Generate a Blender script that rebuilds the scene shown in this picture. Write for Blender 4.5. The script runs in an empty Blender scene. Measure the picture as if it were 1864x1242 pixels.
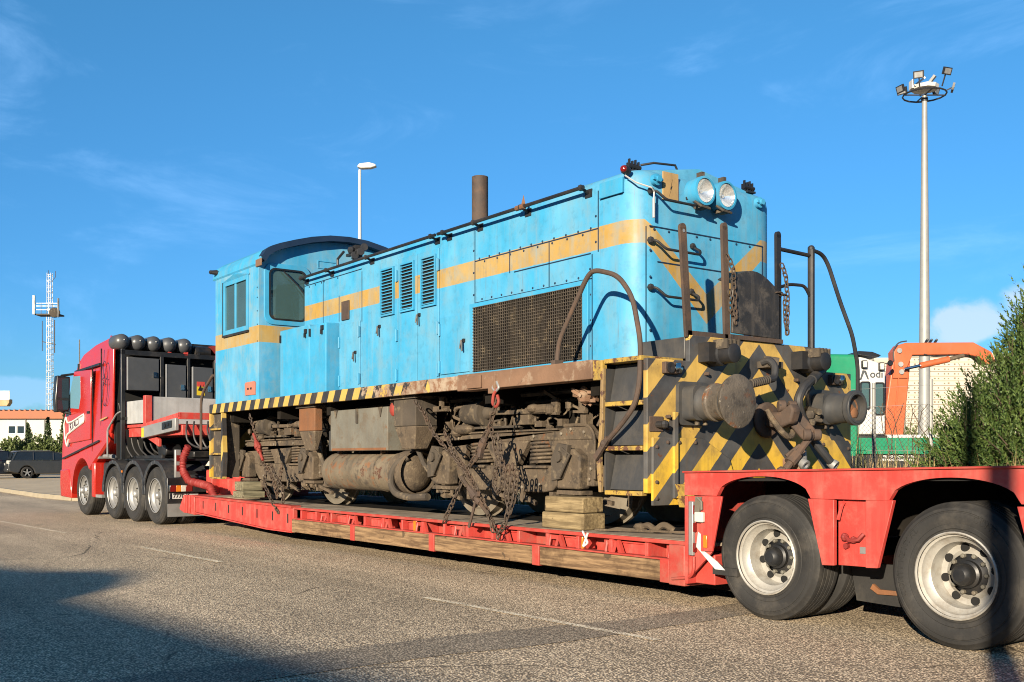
import bpy, bmesh, math, random
from mathutils import Vector, Matrix
random.seed(7)
R = math.radians
PI = math.pi
scene = bpy.context.scene
col = scene.collection

# ---------------------------------------------------------------- camera
cam_d = bpy.data.cameras.new('camera'); cam = bpy.data.objects.new('camera', cam_d); col.objects.link(cam)
cam.location = (0, 0, 1.2); cam.rotation_euler = (R(90), 0, R(53.4))
cam_d.sensor_width = 36; cam_d.lens = 36.405; cam_d.shift_y = 0.1148; cam_d.clip_end = 6000; cam_d.clip_start = 0.05
scene.camera = cam
RIGHT = Vector((.5962, .8028, 0)); FWD = Vector((-.8028, .5962, 0))

# ---------------------------------------------------------------- node helpers
def node(nt, typ, ins=None, **props):
    n = nt.nodes.new(typ)
    for k, v in props.items(): setattr(n, k, v)
    for k, v in (ins or {}).items():
        s = n.inputs[k]
        if isinstance(v, bpy.types.NodeSocket): nt.links.new(v, s)
        else: s.default_value = v
    return n
def mth(nt, op, a, b=0.0, c=0.0):
    return node(nt, 'ShaderNodeMath', {0: a, 1: b, 2: c}, operation=op).outputs[0]
def rgb(c): return (c[0], c[1], c[2], 1.0)
def mixc(nt, f, a, b, mode='MIX'):
    a = rgb(a) if isinstance(a, tuple) else a
    b = rgb(b) if isinstance(b, tuple) else b
    n = node(nt, 'ShaderNodeMix', {0: f, 6: a, 7: b}, data_type='RGBA', blend_type=mode)
    return n.outputs[2]
def noise(nt, vec, scale, detail=4.0, rough=.55, dist=0.0):
    return node(nt, 'ShaderNodeTexNoise', {'Vector': vec, 'Scale': scale, 'Detail': detail, 'Roughness': rough, 'Distortion': dist}).outputs[0]
def mr(nt, v, a, b, c=0.0, d=1.0, kind='SMOOTHSTEP'):
    return node(nt, 'ShaderNodeMapRange', {0: v, 1: a, 2: b, 3: c, 4: d}, interpolation_type=kind).outputs[0]
def scaled(nt, vec, s):
    return node(nt, 'ShaderNodeVectorMath', {0: vec, 1: s}, operation='MULTIPLY').outputs[0]
def band(nt, v, lo, hi, soft=.004):
    return mth(nt, 'MULTIPLY', mr(nt, v, lo - soft, lo + soft), mr(nt, v, hi - soft, hi + soft, 1.0, 0.0))

# ---------------------------------------------------------------- sky, sun, exposure
SUN_DIR = Vector((.636, -1.05, .31)).normalized()      # towards the sun
world = bpy.data.worlds.new('World'); scene.world = world; world.use_nodes = True
wt = world.node_tree; wt.nodes.clear()
sky = node(wt, 'ShaderNodeTexSky', sky_type='NISHITA', sun_disc=False, sun_elevation=R(14.2), sun_rotation=R(148.8),
           altitude=0, air_density=1.0, dust_density=0.0, ozone_density=3.0)
tc = node(wt, 'ShaderNodeTexCoord').outputs['Generated']
sx = node(wt, 'ShaderNodeSeparateXYZ', {0: tc})
elev = sx.outputs[2]
# colour balance of the clear air, the same all round
tint = node(wt, 'ShaderNodeValToRGB', {0: elev})
tint.color_ramp.elements[0].position = 0.0; tint.color_ramp.elements[0].color = (.30, .56, .90, 1)
tint.color_ramp.elements[1].position = .60; tint.color_ramp.elements[1].color = (.55, .98, 1.16, 1)
e_ = tint.color_ramp.elements.new(.15); e_.color = (.31, .69, 1.02, 1)
e_ = tint.color_ramp.elements.new(.38); e_.color = (.40, .90, 1.12, 1)
skyc = mixc(wt, 1.0, sky.outputs[0], tint.outputs[0], 'MULTIPLY')
# thin cirrus drifting everywhere, a few soft cumulus and a grey bank low down
cir = noise(wt, scaled(wt, tc, (2.2, 3.4, 9.0)), 1.5, 7, .62, .6)
cir = mth(wt, 'MULTIPLY', mr(wt, cir, .50, .82), .26)
def towards(x, y): return (FWD + RIGHT * ((x - 932) / 1885) + Vector((0, 0, (835 - y) / 1885))).normalized()
def puff(x, y, size, squash, thr, soft):
    d = towards(x, y); h = Vector((d.x, d.y, 0)).normalized(); r_ = Vector((h.y, -h.x, 0))
    u = node(wt, 'ShaderNodeVectorMath', {0: tc, 1: tuple(r_)}, operation='DOT_PRODUCT').outputs['Value']
    f = node(wt, 'ShaderNodeVectorMath', {0: tc, 1: tuple(h)}, operation='DOT_PRODUCT').outputs['Value']
    v = mth(wt, 'DIVIDE', mth(wt, 'SUBTRACT', elev, d.z), squash)
    dist = mth(wt, 'SQRT', mth(wt, 'ADD', mth(wt, 'POWER', u, 2.0), mth(wt, 'POWER', v, 2.0)))
    base = mth(wt, 'MULTIPLY', mr(wt, dist, size * .25, size, 1.0, 0.0), mr(wt, f, .2, .4))
    n_ = noise(wt, scaled(wt, tc, (13, 13, 17)), 1.6, 7, .58, .3)
    n2_ = noise(wt, scaled(wt, tc, (40, 40, 52)), 1.0, 6, .6)
    vv = mth(wt, 'ADD', mth(wt, 'MULTIPLY', mth(wt, 'SUBTRACT', n_, .22), 1.9), mth(wt, 'MULTIPLY', n2_, .45))
    return mr(wt, mth(wt, 'MULTIPLY', base, vv), thr, thr + soft)
c1 = mixc(wt, cir, skyc, (3.6, 6.4, 10.5))
pf1 = mth(wt, 'MAXIMUM', puff(1765, 590, .062, .62, .30, .45), puff(1870, 575, .05, .9, .30, .45))
pf2 = puff(5, 718, .085, .32, .30, .35)
c2 = mixc(wt, mth(wt, 'MULTIPLY', pf1, .62), c1, (5.3, 5.9, 6.6))
c2 = mixc(wt, mth(wt, 'MULTIPLY', pf2, .40), c2, (3.2, 5.2, 8.0))
bg = node(wt, 'ShaderNodeBackground', {'Color': c2, 'Strength': .061})
wo = node(wt, 'ShaderNodeOutputWorld', {'Surface': bg.outputs[0]})
sun_d = bpy.data.lights.new('sun', 'SUN'); sun = bpy.data.objects.new('sun', sun_d); col.objects.link(sun)
sun_d.energy = 5.0; sun_d.angle = R(.53); sun_d.color = (1.0, .86, .66)
sun.rotation_euler = SUN_DIR.to_track_quat('Z', 'Y').to_euler(); sun.location = (20, -40, 25)
vs = scene.view_settings; vs.view_transform = 'Standard'; vs.look = 'None'; vs.gamma = 1; vs.use_curve_mapping = False; vs.exposure = 1.35
scene.cycles.filter_width = 1.05; scene.cycles.max_bounces = 6; scene.cycles.transparent_max_bounces = 12

# ---------------------------------------------------------------- materials
MATS = {}
def paint(name, c, rough=.5, metal=0.0, vary=.10, dirt=(.20, .15, .10), dirt_amt=.15, chip=None, chip_amt=.5, scale=1.0,
          streak=.0, bump=.05, pattern=None, spec=.4, coat=0.0, dscale=1.0, bscale=40.0, grime=None, k=.585, runs=None, dents=0.0, sharp=.135):
    m = bpy.data.materials.new(name); m.use_nodes = True; nt = m.node_tree
    b = nt.nodes['Principled BSDF']
    P = node(nt, 'ShaderNodeNewGeometry').outputs['Position']
    base = rgb(c)
    if pattern: base = pattern(nt, P, c)
    n1 = noise(nt, P, 2.3 * scale, 5, .6)
    f = mr(nt, n1, .3, .7, 1 - vary, 1 + vary, 'LINEAR')
    base = mixc(nt, 1.0, base, node(nt, 'ShaderNodeCombineColor', {0: f, 1: f, 2: f}).outputs[0], 'MULTIPLY')
    if streak:
        s1 = noise(nt, scaled(nt, P, (9, 9, .55)), 1.0, 4, .65)
        base = mixc(nt, mth(nt, 'MULTIPLY', mr(nt, s1, .46, .74), streak), base, dirt)
    if dirt_amt:
        n2 = noise(nt, P, 3.1 * dscale, 8, .68)
        base = mixc(nt, mth(nt, 'MULTIPLY', mr(nt, n2, .585 - sharp, .585 + sharp), dirt_amt), base, dirt)
    if runs:
        s2 = noise(nt, scaled(nt, P, (26, 26, 1.1)), 1.0, 3, .6)
        s3 = noise(nt, P, 1.7, 4, .6)
        base = mixc(nt, mth(nt, 'MULTIPLY', mth(nt, 'MULTIPLY', mr(nt, s2, .60, .74), mr(nt, s3, .42, .62)), runs[1]), base, runs[0])
    if grime:
        n4 = noise(nt, P, 7.0 * dscale, 6, .7)
        base = mixc(nt, mth(nt, 'MULTIPLY', mr(nt, n4, .52, .66), grime[1]), base, grime[0])
    rsock = mr(nt, n1, .3, .7, max(rough - .1, .03), min(rough + .12, 1.0), 'LINEAR')
    if chip:
        n3 = noise(nt, P, 5.5 * scale, 9, .72)
        t = .80 - .32 * chip_amt
        cm = mr(nt, n3, t - .012, t + .012)
        base = mixc(nt, cm, base, chip)
    base = mixc(nt, 1.0, base, (k, k, k), 'MULTIPLY')
    nt.links.new(base, b.inputs['Base Color']); nt.links.new(rsock, b.inputs['Roughness'])
    b.inputs['Metallic'].default_value = metal
    b.inputs['Specular IOR Level'].default_value = spec
    b.inputs['Coat Weight'].default_value = coat; b.inputs['Coat Roughness'].default_value = .12
    if bump:
        n5 = noise(nt, P, bscale, 5, .6)
        bn = node(nt, 'ShaderNodeBump', {'Strength': bump, 'Distance': .02, 'Height': n5})
        if dents:
            bn = node(nt, 'ShaderNodeBump', {'Strength': dents, 'Distance': .05, 'Height': noise(nt, P, 2.6, 2, .5), 'Normal': bn.outputs[0]})
        nt.links.new(bn.outputs[0], b.inputs['Normal'])
    MATS[name] = m
    return m
def sep(nt, P):
    s = node(nt, 'ShaderNodeSeparateXYZ', {0: P}); return s.outputs[0], s.outputs[1], s.outputs[2]
YEL = (.47, .285, .066)
def hood_pat(nt, P, c):       # yellow band along the hood that drops to a V on the nose
    x, y, z = sep(nt, P)
    t = mth(nt, 'MAXIMUM', mth(nt, 'SUBTRACT', .80, mth(nt, 'ABSOLUTE', mth(nt, 'SUBTRACT', y, 7.57))), 0.0)
    zz = mth(nt, 'ADD', z, mth(nt, 'MULTIPLY', t, .88))
    n = noise(nt, P, 30, 3, .6)
    zz = mth(nt, 'ADD', zz, mth(nt, 'MULTIPLY', mth(nt, 'SUBTRACT', n, .5), .012))
    w = noise(nt, P, 1.1, 3, .5)
    yy = mixc(nt, mr(nt, w, .4, .7), YEL, (.47, .33, .13))
    bl = mixc(nt, mr(nt, noise(nt, scaled(nt, P, (2, 2, .5)), .9, 3, .6), .35, .7), c, (c[0] * 2.4, c[1] * 1.14, c[2] * 1.0))
    zu = mth(nt, 'ADD', mth(nt, 'SUBTRACT', zz, mth(nt, 'MULTIPLY', t, .88)), mth(nt, 'MULTIPLY', t, .79))
    bd_ = mth(nt, 'MULTIPLY', mr(nt, zz, 3.216, 3.224), mr(nt, zu, 3.436, 3.444, 1.0, 0.0))
    return mixc(nt, bd_, bl, yy)
def cab_pat(nt, P, c):
    x, y, z = sep(nt, P)
    yy = mixc(nt, mr(nt, noise(nt, P, 1.1, 3, .5), .4, .7), YEL, (.47, .33, .13))
    fade = mixc(nt, mr(nt, noise(nt, scaled(nt, P, (2, 2, .6)), 1.2, 4, .6), .35, .68), c, (c[0] * 3.2, c[1] * 1.18, c[2] * 1.0))
    return mixc(nt, band(nt, z, 2.935, 3.185), fade, yy)
def sill_pat(nt, P, c):       # slanted hazard stripes, worn to rust towards the middle
    x, y, z = sep(nt, P)
    u = mth(nt, 'SUBTRACT', x, mth(nt, 'MULTIPLY', z, .55))
    u = mth(nt, 'ADD', u, mth(nt, 'MULTIPLY', mth(nt, 'SUBTRACT', noise(nt, P, 12, 4), .5), .02))
    fr = mth(nt, 'FRACT', mth(nt, 'DIVIDE', mth(nt, 'ADD', u, 100.0), .345))
    s = mixc(nt, band(nt, fr, .04, .52, .015), (.035, .034, .036), (.60, .41, .10))
    wear = mth(nt, 'ADD', mr(nt, x, -12.3, -9.7, 0, .30, 'LINEAR'), noise(nt, P, 4.5, 9, .72))
    rc = mixc(nt, mr(nt, noise(nt, P, 9, 8, .7), .40, .62), (.23, .11, .055), (.42, .33, .24))
    return mixc(nt, mr(nt, wear, .69, .72), s, rc)
def chev_pat(nt, P, c):       # chevrons on the headstock, apex up in the middle
    x, y, z = sep(nt, P)
    d = mth(nt, 'ABSOLUTE', mth(nt, 'SUBTRACT', y, 7.585))
    s = mth(nt, 'ADD', z, mth(nt, 'MULTIPLY', d, 1.02))
    s = mth(nt, 'ADD', s, mth(nt, 'MULTIPLY', mth(nt, 'SUBTRACT', noise(nt, P, 14, 4), .5), .012))
    fr = mth(nt, 'FRACT', mth(nt, 'DIVIDE', mth(nt, 'ADD', s, 10.12 - 2.262), .46))
    g = mixc(nt, mr(nt, noise(nt, P, 2.0, 6, .6), .35, .7), (.045, .047, .052), (.115, .115, .115))
    yl = mixc(nt, mr(nt, z, 1.1, 1.55), (.78, .49, .05), (.66, .43, .11))
    return mixc(nt, band(nt, fr, .0, .5, .012), g, yl)
BLUE = (.052, .37, .64)
paint('blue_hood', BLUE, .55, spec=.22, vary=.07, dirt=(.21, .35, .42), dirt_amt=.38, dscale=1.4, streak=.52, chip=(.05, .035, .028), chip_amt=.24, scale=1.5, grime=((.05, .17, .27), .22), runs=((.16, .13, .10), .42), dents=.35, pattern=hood_pat, bump=.03, bscale=12)
paint('blue_cab', BLUE, .55, spec=.22, vary=.08, dirt=(.30, .38, .36), dirt_amt=.45, dscale=1.4, streak=.42, chip=(.06, .035, .022), chip_amt=.25, scale=1.5, runs=((.22, .17, .11), .45), dents=.35, pattern=cab_pat, bump=.03, bscale=12)
paint('blue_plain', BLUE, .55, spec=.22, vary=.10, dirt=(.20, .32, .36), dirt_amt=.38, streak=.35, chip=(.05, .035, .028), chip_amt=.24, scale=1.5, runs=((.16, .13, .10), .35), bump=.03, dents=.3)
paint('navy_shade_seam', (.012, .032, .075), .6, spec=.2, vary=.15, dirt=(.03, .05, .08), dirt_amt=.25)  # overhang shade put into the cab roof rim's colour; also seams and bolts
paint('hazard_sill', (.3, .2, .05), .6, pattern=sill_pat, dirt=(.19, .13, .085), dirt_amt=.35, chip=(.17, .075, .035), chip_amt=.45, bump=.12)
paint('hazard_front', (.3, .2, .05), .5, pattern=chev_pat, vary=.16, dirt=(.12, .088, .06), dirt_amt=.42, dscale=1.6, streak=.36, chip=(.15, .06, .028), chip_amt=.50, scale=1.4, bump=.06, spec=.35)
paint('yellow_step', (.50, .33, .065), .6, dirt=(.12, .085, .055), dirt_amt=.85, dscale=2.5, streak=.4, chip=(.13, .06, .035), chip_amt=.78, scale=2.2, bump=.15)
paint('worn_edge', (.33, .22, .09), .7, dirt=(.2, .15, .11), dirt_amt=.8, dscale=2.5, chip=(.11, .06, .04), chip_amt=.8, scale=2, bump=.2)
paint('grey_panel', (.055, .056, .058), .5, vary=.25, dirt=(.14, .12, .095), dirt_amt=.4, streak=.3, chip=(.15, .07, .035), chip_amt=.22, bump=.06)
paint('black_steel', (.018, .018, .02), .5, vary=.3, dirt=(.1, .075, .05), dirt_amt=.3, chip=(.14, .06, .03), chip_amt=.25)
paint('rust_beam', (.22, .125, .075), .75, sharp=.05, dscale=1.8, vary=.25, dirt=(.36, .27, .19), dirt_amt=.7, chip=(.10, .06, .04), chip_amt=.45, bump=.25)
paint('rust_dark', (.085, .058, .044), .8, vary=.35, dirt=(.15, .085, .05), dirt_amt=.7, dscale=2.5, chip=(.04, .032, .028), chip_amt=.5, bump=.2)
paint('rust_orange', (.24, .10, .04), .8, vary=.25, dirt=(.13, .085, .055), dirt_amt=.8, streak=.4, bump=.2)
paint('dust', (.125, .092, .060), .85, vary=.30, dirt=(.045, .035, .026), dirt_amt=.9, dscale=1.8, streak=.45, chip=(.165, .075, .033), chip_amt=.50, bump=.4, sharp=.06, grime=((.31, .24, .15), .42))
paint('dust_dark', (.07, .056, .042), .85, vary=.35, dirt=(.20, .155, .10), dirt_amt=.8, dscale=2.2, sharp=.05, streak=.3, chip=(.16, .08, .04), chip_amt=.25, bump=.2)
paint('dust_grey', (.18, .172, .142), .7, sharp=.07, vary=.2, dirt=(.15, .11, .07), dirt_amt=.6, dscale=1.6, chip=(.20, .105, .05), chip_amt=.45, bump=.15, streak=.35)
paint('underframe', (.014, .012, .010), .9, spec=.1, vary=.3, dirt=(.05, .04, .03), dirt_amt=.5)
paint('tank_rust', (.20, .16, .108), .75, vary=.3, dirt=(.055, .045, .036), dirt_amt=.75, dscale=1.1, streak=.5, sharp=.07, grime=((.25, .105, .04), .85), chip=(.10, .045, .025), chip_amt=.62, bump=.3)
paint('buffer_face', (.15, .125, .098), .6, metal=.2, vary=.3, dirt=(.21, .085, .035), dirt_amt=1.0, dscale=1.5, sharp=.05, grime=((.06, .05, .042), .7), chip=(.36, .31, .24), chip_amt=.55, scale=2.2, bump=.3)
paint('wheel_steel', (.30, .26, .2), .55, metal=.3, vary=.2, dirt=(.17, .1, .055), dirt_amt=.7, bump=.08)
paint('chain_steel', (.095, .07, .052), .7, metal=.3, vary=.4, dirt=(.16, .09, .052), dirt_amt=.7, scale=4)
paint('red_strap', (.33, .045, .03), .6, vary=.2, dirt=(.15, .07, .05), dirt_amt=.5, dscale=3)
paint('trailer_red', (.60, .062, .05), .5, spec=.3, vary=.10, dirt=(.42, .19, .15), dirt_amt=.5, dscale=1.8, streak=.40, chip=(.20, .07, .045), chip_amt=.30, scale=1.6, grime=((.40, .05, .04), .4), runs=((.20, .09, .06), .4), dents=.25, bump=.05)
paint('trailer_red_worn', (.48, .055, .04), .55, vary=.15, dirt=(.32, .19, .14), dirt_amt=.5, chip=(.14, .08, .055), chip_amt=.38, bump=.1)
paint('deck_plate', (.40, .32, .23), .85, vary=.3, dirt=(.17, .13, .09), dirt_amt=.8, dscale=2.0, chip=(.3, .09, .06), chip_amt=.1, bump=.2)
paint('truck_red', (.55, .022, .012), .25, vary=.05, dirt=(.35, .08, .05), dirt_amt=.15, coat=.5, bump=0)
paint('truck_black', (.014, .015, .017), .42, vary=.3, dirt=(.10, .085, .07), dirt_amt=.35, bump=.04)
paint('truck_grey', (.075, .08, .088), .38, vary=.1, dirt=(.13, .12, .1), dirt_amt=.25, bump=.02)
paint('fender_black', (.035, .037, .042), .5, vary=.2, dirt=(.15, .13, .105), dirt_amt=.5, bump=.05)
paint('worn_black', (.028, .026, .025), .55, vary=.3, dirt=(.13, .11, .09), dirt_amt=.85, dscale=2.2, streak=.5, chip=(.14, .09, .06), chip_amt=.4, scale=2, bump=.15)
paint('alu_board', (.54, .54, .53), .5, metal=.2, vary=.10, dirt=(.25, .22, .19), dirt_amt=.3, streak=.3, bump=.05)
paint('galv', (.45, .45, .44), .45, metal=.5, vary=.12, dirt=(.25, .2, .16), dirt_amt=.3)
paint('mast_grey', (.36, .36, .345), .5, metal=.2, vary=.06, dirt=(.34, .32, .28), dirt_amt=.25, streak=.15, bump=0)
paint('white_paint', (.72, .71, .68), .45, vary=.05, dirt=(.4, .36, .3), dirt_amt=.2, streak=.2)
paint('rim_white', (.52, .50, .45), .42, metal=.25, vary=.12, dirt=(.23, .17, .11), dirt_amt=.5, dscale=2.5, chip=(.15, .10, .06), chip_amt=.2, bump=.05)
paint('rubber', (.030, .029, .028), .72, vary=.25, dirt=(.085, .076, .064), dirt_amt=.7, dscale=1.6, bump=.10, bscale=60, spec=.3)
paint('rubber_hose', (.03, .03, .032), .6, vary=.3, dirt=(.12, .1, .08), dirt_amt=.5)
paint('plastic_black', (.016, .016, .017), .3, vary=.1, dirt_amt=.1)
paint('orange_lens', (.75, .22, .02), .2, vary=.03, dirt_amt=.1)
paint('red_lens', (.20, .012, .01), .15, vary=.05, dirt_amt=.05)
paint('white_lens', (.7, .68, .6), .15, vary=.05, dirt_amt=.1)
paint('chrome', (.75, .75, .74), .12, metal=1.0, vary=.02, dirt_amt=.05, bump=0)
paint('yellow_sticker', (.75, .55, .03), .4, vary=.05, dirt_amt=.1)
paint('green_paint', (.012, .27, .13), .4, vary=.07, dirt=(.06, .2, .12), dirt_amt=.3, streak=.2)
paint('orange_paint', (.62, .135, .045), .42, vary=.07, dirt=(.4, .16, .08), dirt_amt=.3, streak=.25)
paint('beige_wall', (.62, .57, .46), .8, vary=.05, dirt=(.5, .44, .34), dirt_amt=.2, scale=.05)
paint('white_wall', (.72, .68, .58), .8, vary=.05, dirt=(.5, .45, .36), dirt_amt=.25, scale=.2, dscale=.2, streak=.1)
paint('roof_tile', (.42, .15, .07), .75, vary=.12, dirt=(.3, .12, .07), dirt_amt=.4, scale=.5)
paint('slab_edge', (.27, .215, .155), .8, vary=.1, dirt_amt=.2)
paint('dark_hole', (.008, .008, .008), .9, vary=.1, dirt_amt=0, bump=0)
paint('pink_plate', (.55, .20, .13), .6, vary=.1, dirt=(.3, .2, .15), dirt_amt=.4, chip=(.1, .06, .04), chip_amt=.3)
paint('ochre_plate', (.52, .33, .13), .6, vary=.1, dirt=(.25, .17, .09), dirt_amt=.4, streak=.3)
paint('canvas_red', (.30, .028, .024), .6, vary=.2, dirt=(.2, .04, .03), dirt_amt=.5)
paint('kerb_stone', (.25, .21, .145), .85, vary=.12, dirt=(.3, .26, .2), dirt_amt=.4, bump=.15, k=.9)
paint('concrete', (.42, .38, .31), .85, vary=.12, dirt=(.27, .24, .19), dirt_amt=.4, bump=.15, scale=.4, k=.9)
paint('weed_soil', (.13, .105, .065), .95, vary=.3, dirt=(.22, .17, .1), dirt_amt=.6, bump=.3)
paint('sand_lot', (.46, .355, .22), .9, vary=.12, dirt=(.30, .24, .155), dirt_amt=.5, scale=.3, bump=.2, k=.9)
paint('car_grey', (.045, .047, .05), .25, vary=.05, dirt=(.1, .09, .08), dirt_amt=.2, coat=.4, bump=0)
paint('car_navy', (.012, .016, .028), .22, vary=.05, dirt=(.05, .05, .05), dirt_amt=.2, coat=.4, bump=0)
paint('car_red', (.22, .012, .012), .25, vary=.05, dirt_amt=.1, coat=.4, bump=0)
paint('bark', (.13, .09, .06), .9, vary=.25, dirt_amt=.2, bump=.3)
paint('navy_mark', (.07, .02, .03), .4, vary=.05, dirt_amt=0)
paint('headlight_dish', (1.0, 1.0, .98), .16, metal=.85, k=.92, vary=.05, dirt=(.3, .28, .24), dirt_amt=.3, bump=0)

def glass(name, c, alpha, rough=.04):
    m = bpy.data.materials.new(name); m.use_nodes = True; b = m.node_tree.nodes['Principled BSDF']; nt = m.node_tree
    P = node(nt, 'ShaderNodeNewGeometry').outputs['Position']
    f = mr(nt, noise(nt, P, 2.5, 6, .65), .4, .75, alpha, min(alpha + .16, 1))
    nt.links.new(f, b.inputs['Alpha'])
    b.inputs['Base Color'].default_value = rgb(c); b.inputs['Roughness'].default_value = rough; b.inputs['Specular IOR Level'].default_value = .8
    MATS[name] = m
glass('window_glass', (.045, .085, .085), .62)
glass('car_glass', (.012, .016, .02), .85)
glass('lens_glass', (.4, .42, .42), .06)
glass('truck_glass_sky', (.10, .21, .27), .97)  # opaque teal in place of the sky showing in the cab window
glass('rail_glass', (.55, .62, .66), .45)

def wood(name, c1, c2, axis, scale=1.0):
    m = bpy.data.materials.new(name); m.use_nodes = True; nt = m.node_tree; b = nt.nodes['Principled BSDF']
    P = node(nt, 'ShaderNodeNewGeometry').outputs['Position']
    st = [34, 34, 34]; st[axis] = 2.2
    g = noise(nt, scaled(nt, P, tuple(s * scale for s in st)), 1.0, 6, .65, .35)
    g2 = noise(nt, P, 3.2, 8, .7)
    k = noise(nt, P, 7.5, 2, .5)
    c = mixc(nt, mr(nt, g, .36, .66), c1, c2)
    c = mixc(nt, mth(nt, 'MULTIPLY', mr(nt, g2, .48, .7), .65), c, (c1[0] * .45, c1[1] * .42, c1[2] * .4))
    c = mixc(nt, mth(nt, 'MULTIPLY', mr(nt, k, .68, .72), .8), c, (.05, .035, .022))
    nt.links.new(c, b.inputs['Base Color']); b.inputs['Roughness'].default_value = .85; b.inputs['Specular IOR Level'].default_value = .2
    bn = node(nt, 'ShaderNodeBump', {'Strength': .5, 'Distance': .012, 'Height': g}); nt.links.new(bn.outputs[0], b.inputs['Normal'])
    MATS[name] = m
wood('timber', (.085, .052, .029), (.215, .14, .076), 0)
wood('timber_block', (.115, .085, .045), (.23, .175, .095), 0)
wood('timber_block_cross', (.085, .078, .05), (.19, .17, .11), 1)

def leaves(name, c, c2, trans=.25):
    m = bpy.data.materials.new(name); m.use_nodes = True; nt = m.node_tree; b = nt.nodes['Principled BSDF']
    P = node(nt, 'ShaderNodeNewGeometry').outputs['Position']
    n = noise(nt, P, 3.0, 3, .6); n2 = noise(nt, P, 28.0, 2, .5)
    f = mth(nt, 'ADD', mth(nt, 'MULTIPLY', n, .5), mth(nt, 'MULTIPLY', n2, .5))
    nt.links.new(mixc(nt, mr(nt, f, .35, .65), c, c2), b.inputs['Base Color'])
    b.inputs['Roughness'].default_value = .6; b.inputs['Specular IOR Level'].default_value = .25
    MATS[name] = m
leaves('conifer', (.020, .045, .010), (.085, .122, .028))
leaves('hedge_leaf', (.045, .07, .02), (.10, .12, .04))
leaves('cypress_leaf', (.025, .04, .015), (.05, .07, .025))
leaves('dry_grass', (.28, .19, .09), (.46, .35, .18))
leaves('weed_green', (.08, .09, .03), (.18, .16, .07))

def asphalt(name, dark, light, patch=0.0):
    m = bpy.data.materials.new(name); m.use_nodes = True; nt = m.node_tree; b = nt.nodes['Principled BSDF']
    P = node(nt, 'ShaderNodeNewGeometry').outputs['Position']
    v = node(nt, 'ShaderNodeTexVoronoi', {'Vector': P, 'Scale': 72.0, 'Randomness': 1.0})
    v2 = node(nt, 'ShaderNodeTexVoronoi', {'Vector': P, 'Scale': 125.0, 'Randomness': 1.0})
    gr = node(nt, 'ShaderNodeSeparateColor', {0: v.outputs['Color']}).outputs[0]
    gr2 = node(nt, 'ShaderNodeSeparateColor', {0: v2.outputs['Color']}).outputs[1]
    gap = mr(nt, v.outputs['Distance'], .34, .56)
    f = mth(nt, 'ADD', mth(nt, 'MULTIPLY', gr, .6), mth(nt, 'MULTIPLY', gr2, .4))
    c = mixc(nt, mr(nt, f, .1, .9), dark, light)
    c = mixc(nt, mth(nt, 'MULTIPLY', gap, .80), c, (dark[0] * .22, dark[1] * .22, dark[2] * .22))
    big = noise(nt, scaled(nt, P, (.25, .6, 1)), 1.0, 5, .6)
    fm = mr(nt, big, .3, .7, .80, 1.17, 'LINEAR')
    c = mixc(nt, 1.0, c, node(nt, 'ShaderNodeCombineColor', {0: fm, 1: fm, 2: fm}).outputs[0], 'MULTIPLY')
    trk = noise(nt, scaled(nt, P, (.045, 1.25, 1)), 1.0, 4, .6)
    ft = mr(nt, trk, .35, .68, .84, 1.12, 'LINEAR')
    c = mixc(nt, 1.0, c, node(nt, 'ShaderNodeCombineColor', {0: ft, 1: ft, 2: ft}).outputs[0], 'MULTIPLY')
    wob = node(nt, 'ShaderNodeTexNoise', {'Vector': P, 'Scale': 1.4, 'Detail': 5.0}).outputs['Color']
    pw = node(nt, 'ShaderNodeVectorMath', {0: wob, 1: (.55, .55, .0), 2: P}, operation='MULTIPLY_ADD').outputs[0]
    ck = node(nt, 'ShaderNodeTexVoronoi', {'Vector': pw, 'Scale': .23, 'Randomness': 1.0}, feature='DISTANCE_TO_EDGE').outputs['Distance']
    c = mixc(nt, mth(nt, 'MULTIPLY', mr(nt, ck, .001, .0035, 1.0, 0.0), mr(nt, noise(nt, P, .5, 3), .45, .6)), c, (dark[0] * .25, dark[1] * .25, dark[2] * .25))
    st = noise(nt, scaled(nt, P, (.9, .9, 1)), 1.3, 7, .7)
    c = mixc(nt, mth(nt, 'MULTIPLY', mr(nt, st, .58, .72), .48), c, (dark[0] * .5, dark[1] * .5, dark[2] * .5))
    nt.links.new(c, b.inputs['Base Color']); b.inputs['Roughness'].default_value = .85; b.inputs['Specular IOR Level'].default_value = .25
    h = mth(nt, 'SUBTRACT', mth(nt, 'ADD', mth(nt, 'MULTIPLY', gr, .6), .4), mth(nt, 'MULTIPLY', v.outputs['Distance'], 1.0))
    bn = node(nt, 'ShaderNodeBump', {'Strength': .75 - patch, 'Distance': .008, 'Height': h}); nt.links.new(bn.outputs[0], b.inputs['Normal'])
    MATS[name] = m
asphalt('asphalt', (.37, .288, .198), (.97, .78, .535))
asphalt('asphalt_patch', (.25, .205, .15), (.54, .44, .32), .35)
def linepaint():
    m = bpy.data.materials.new('line_paint'); m.use_nodes = True; nt = m.node_tree; b = nt.nodes['Principled BSDF']
    P = node(nt, 'ShaderNodeNewGeometry').outputs['Position']
    v = node(nt, 'ShaderNodeTexVoronoi', {'Vector': P, 'Scale': 62.0})
    w = mth(nt, 'ADD', mth(nt, 'MULTIPLY', noise(nt, P, 5, 6, .7), .7), mth(nt, 'MULTIPLY', v.outputs['Distance'], .5))
    nt.links.new(mixc(nt, mr(nt, noise(nt, P, 40, 3), .35, .65), (.70, .60, .42), (.90, .80, .60)), b.inputs['Base Color'])
    nt.links.new(mr(nt, w, .54, .74, .9, 0.0), b.inputs['Alpha']); b.inputs['Roughness'].default_value = .8
    MATS['line_paint'] = m
linepaint()

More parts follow.
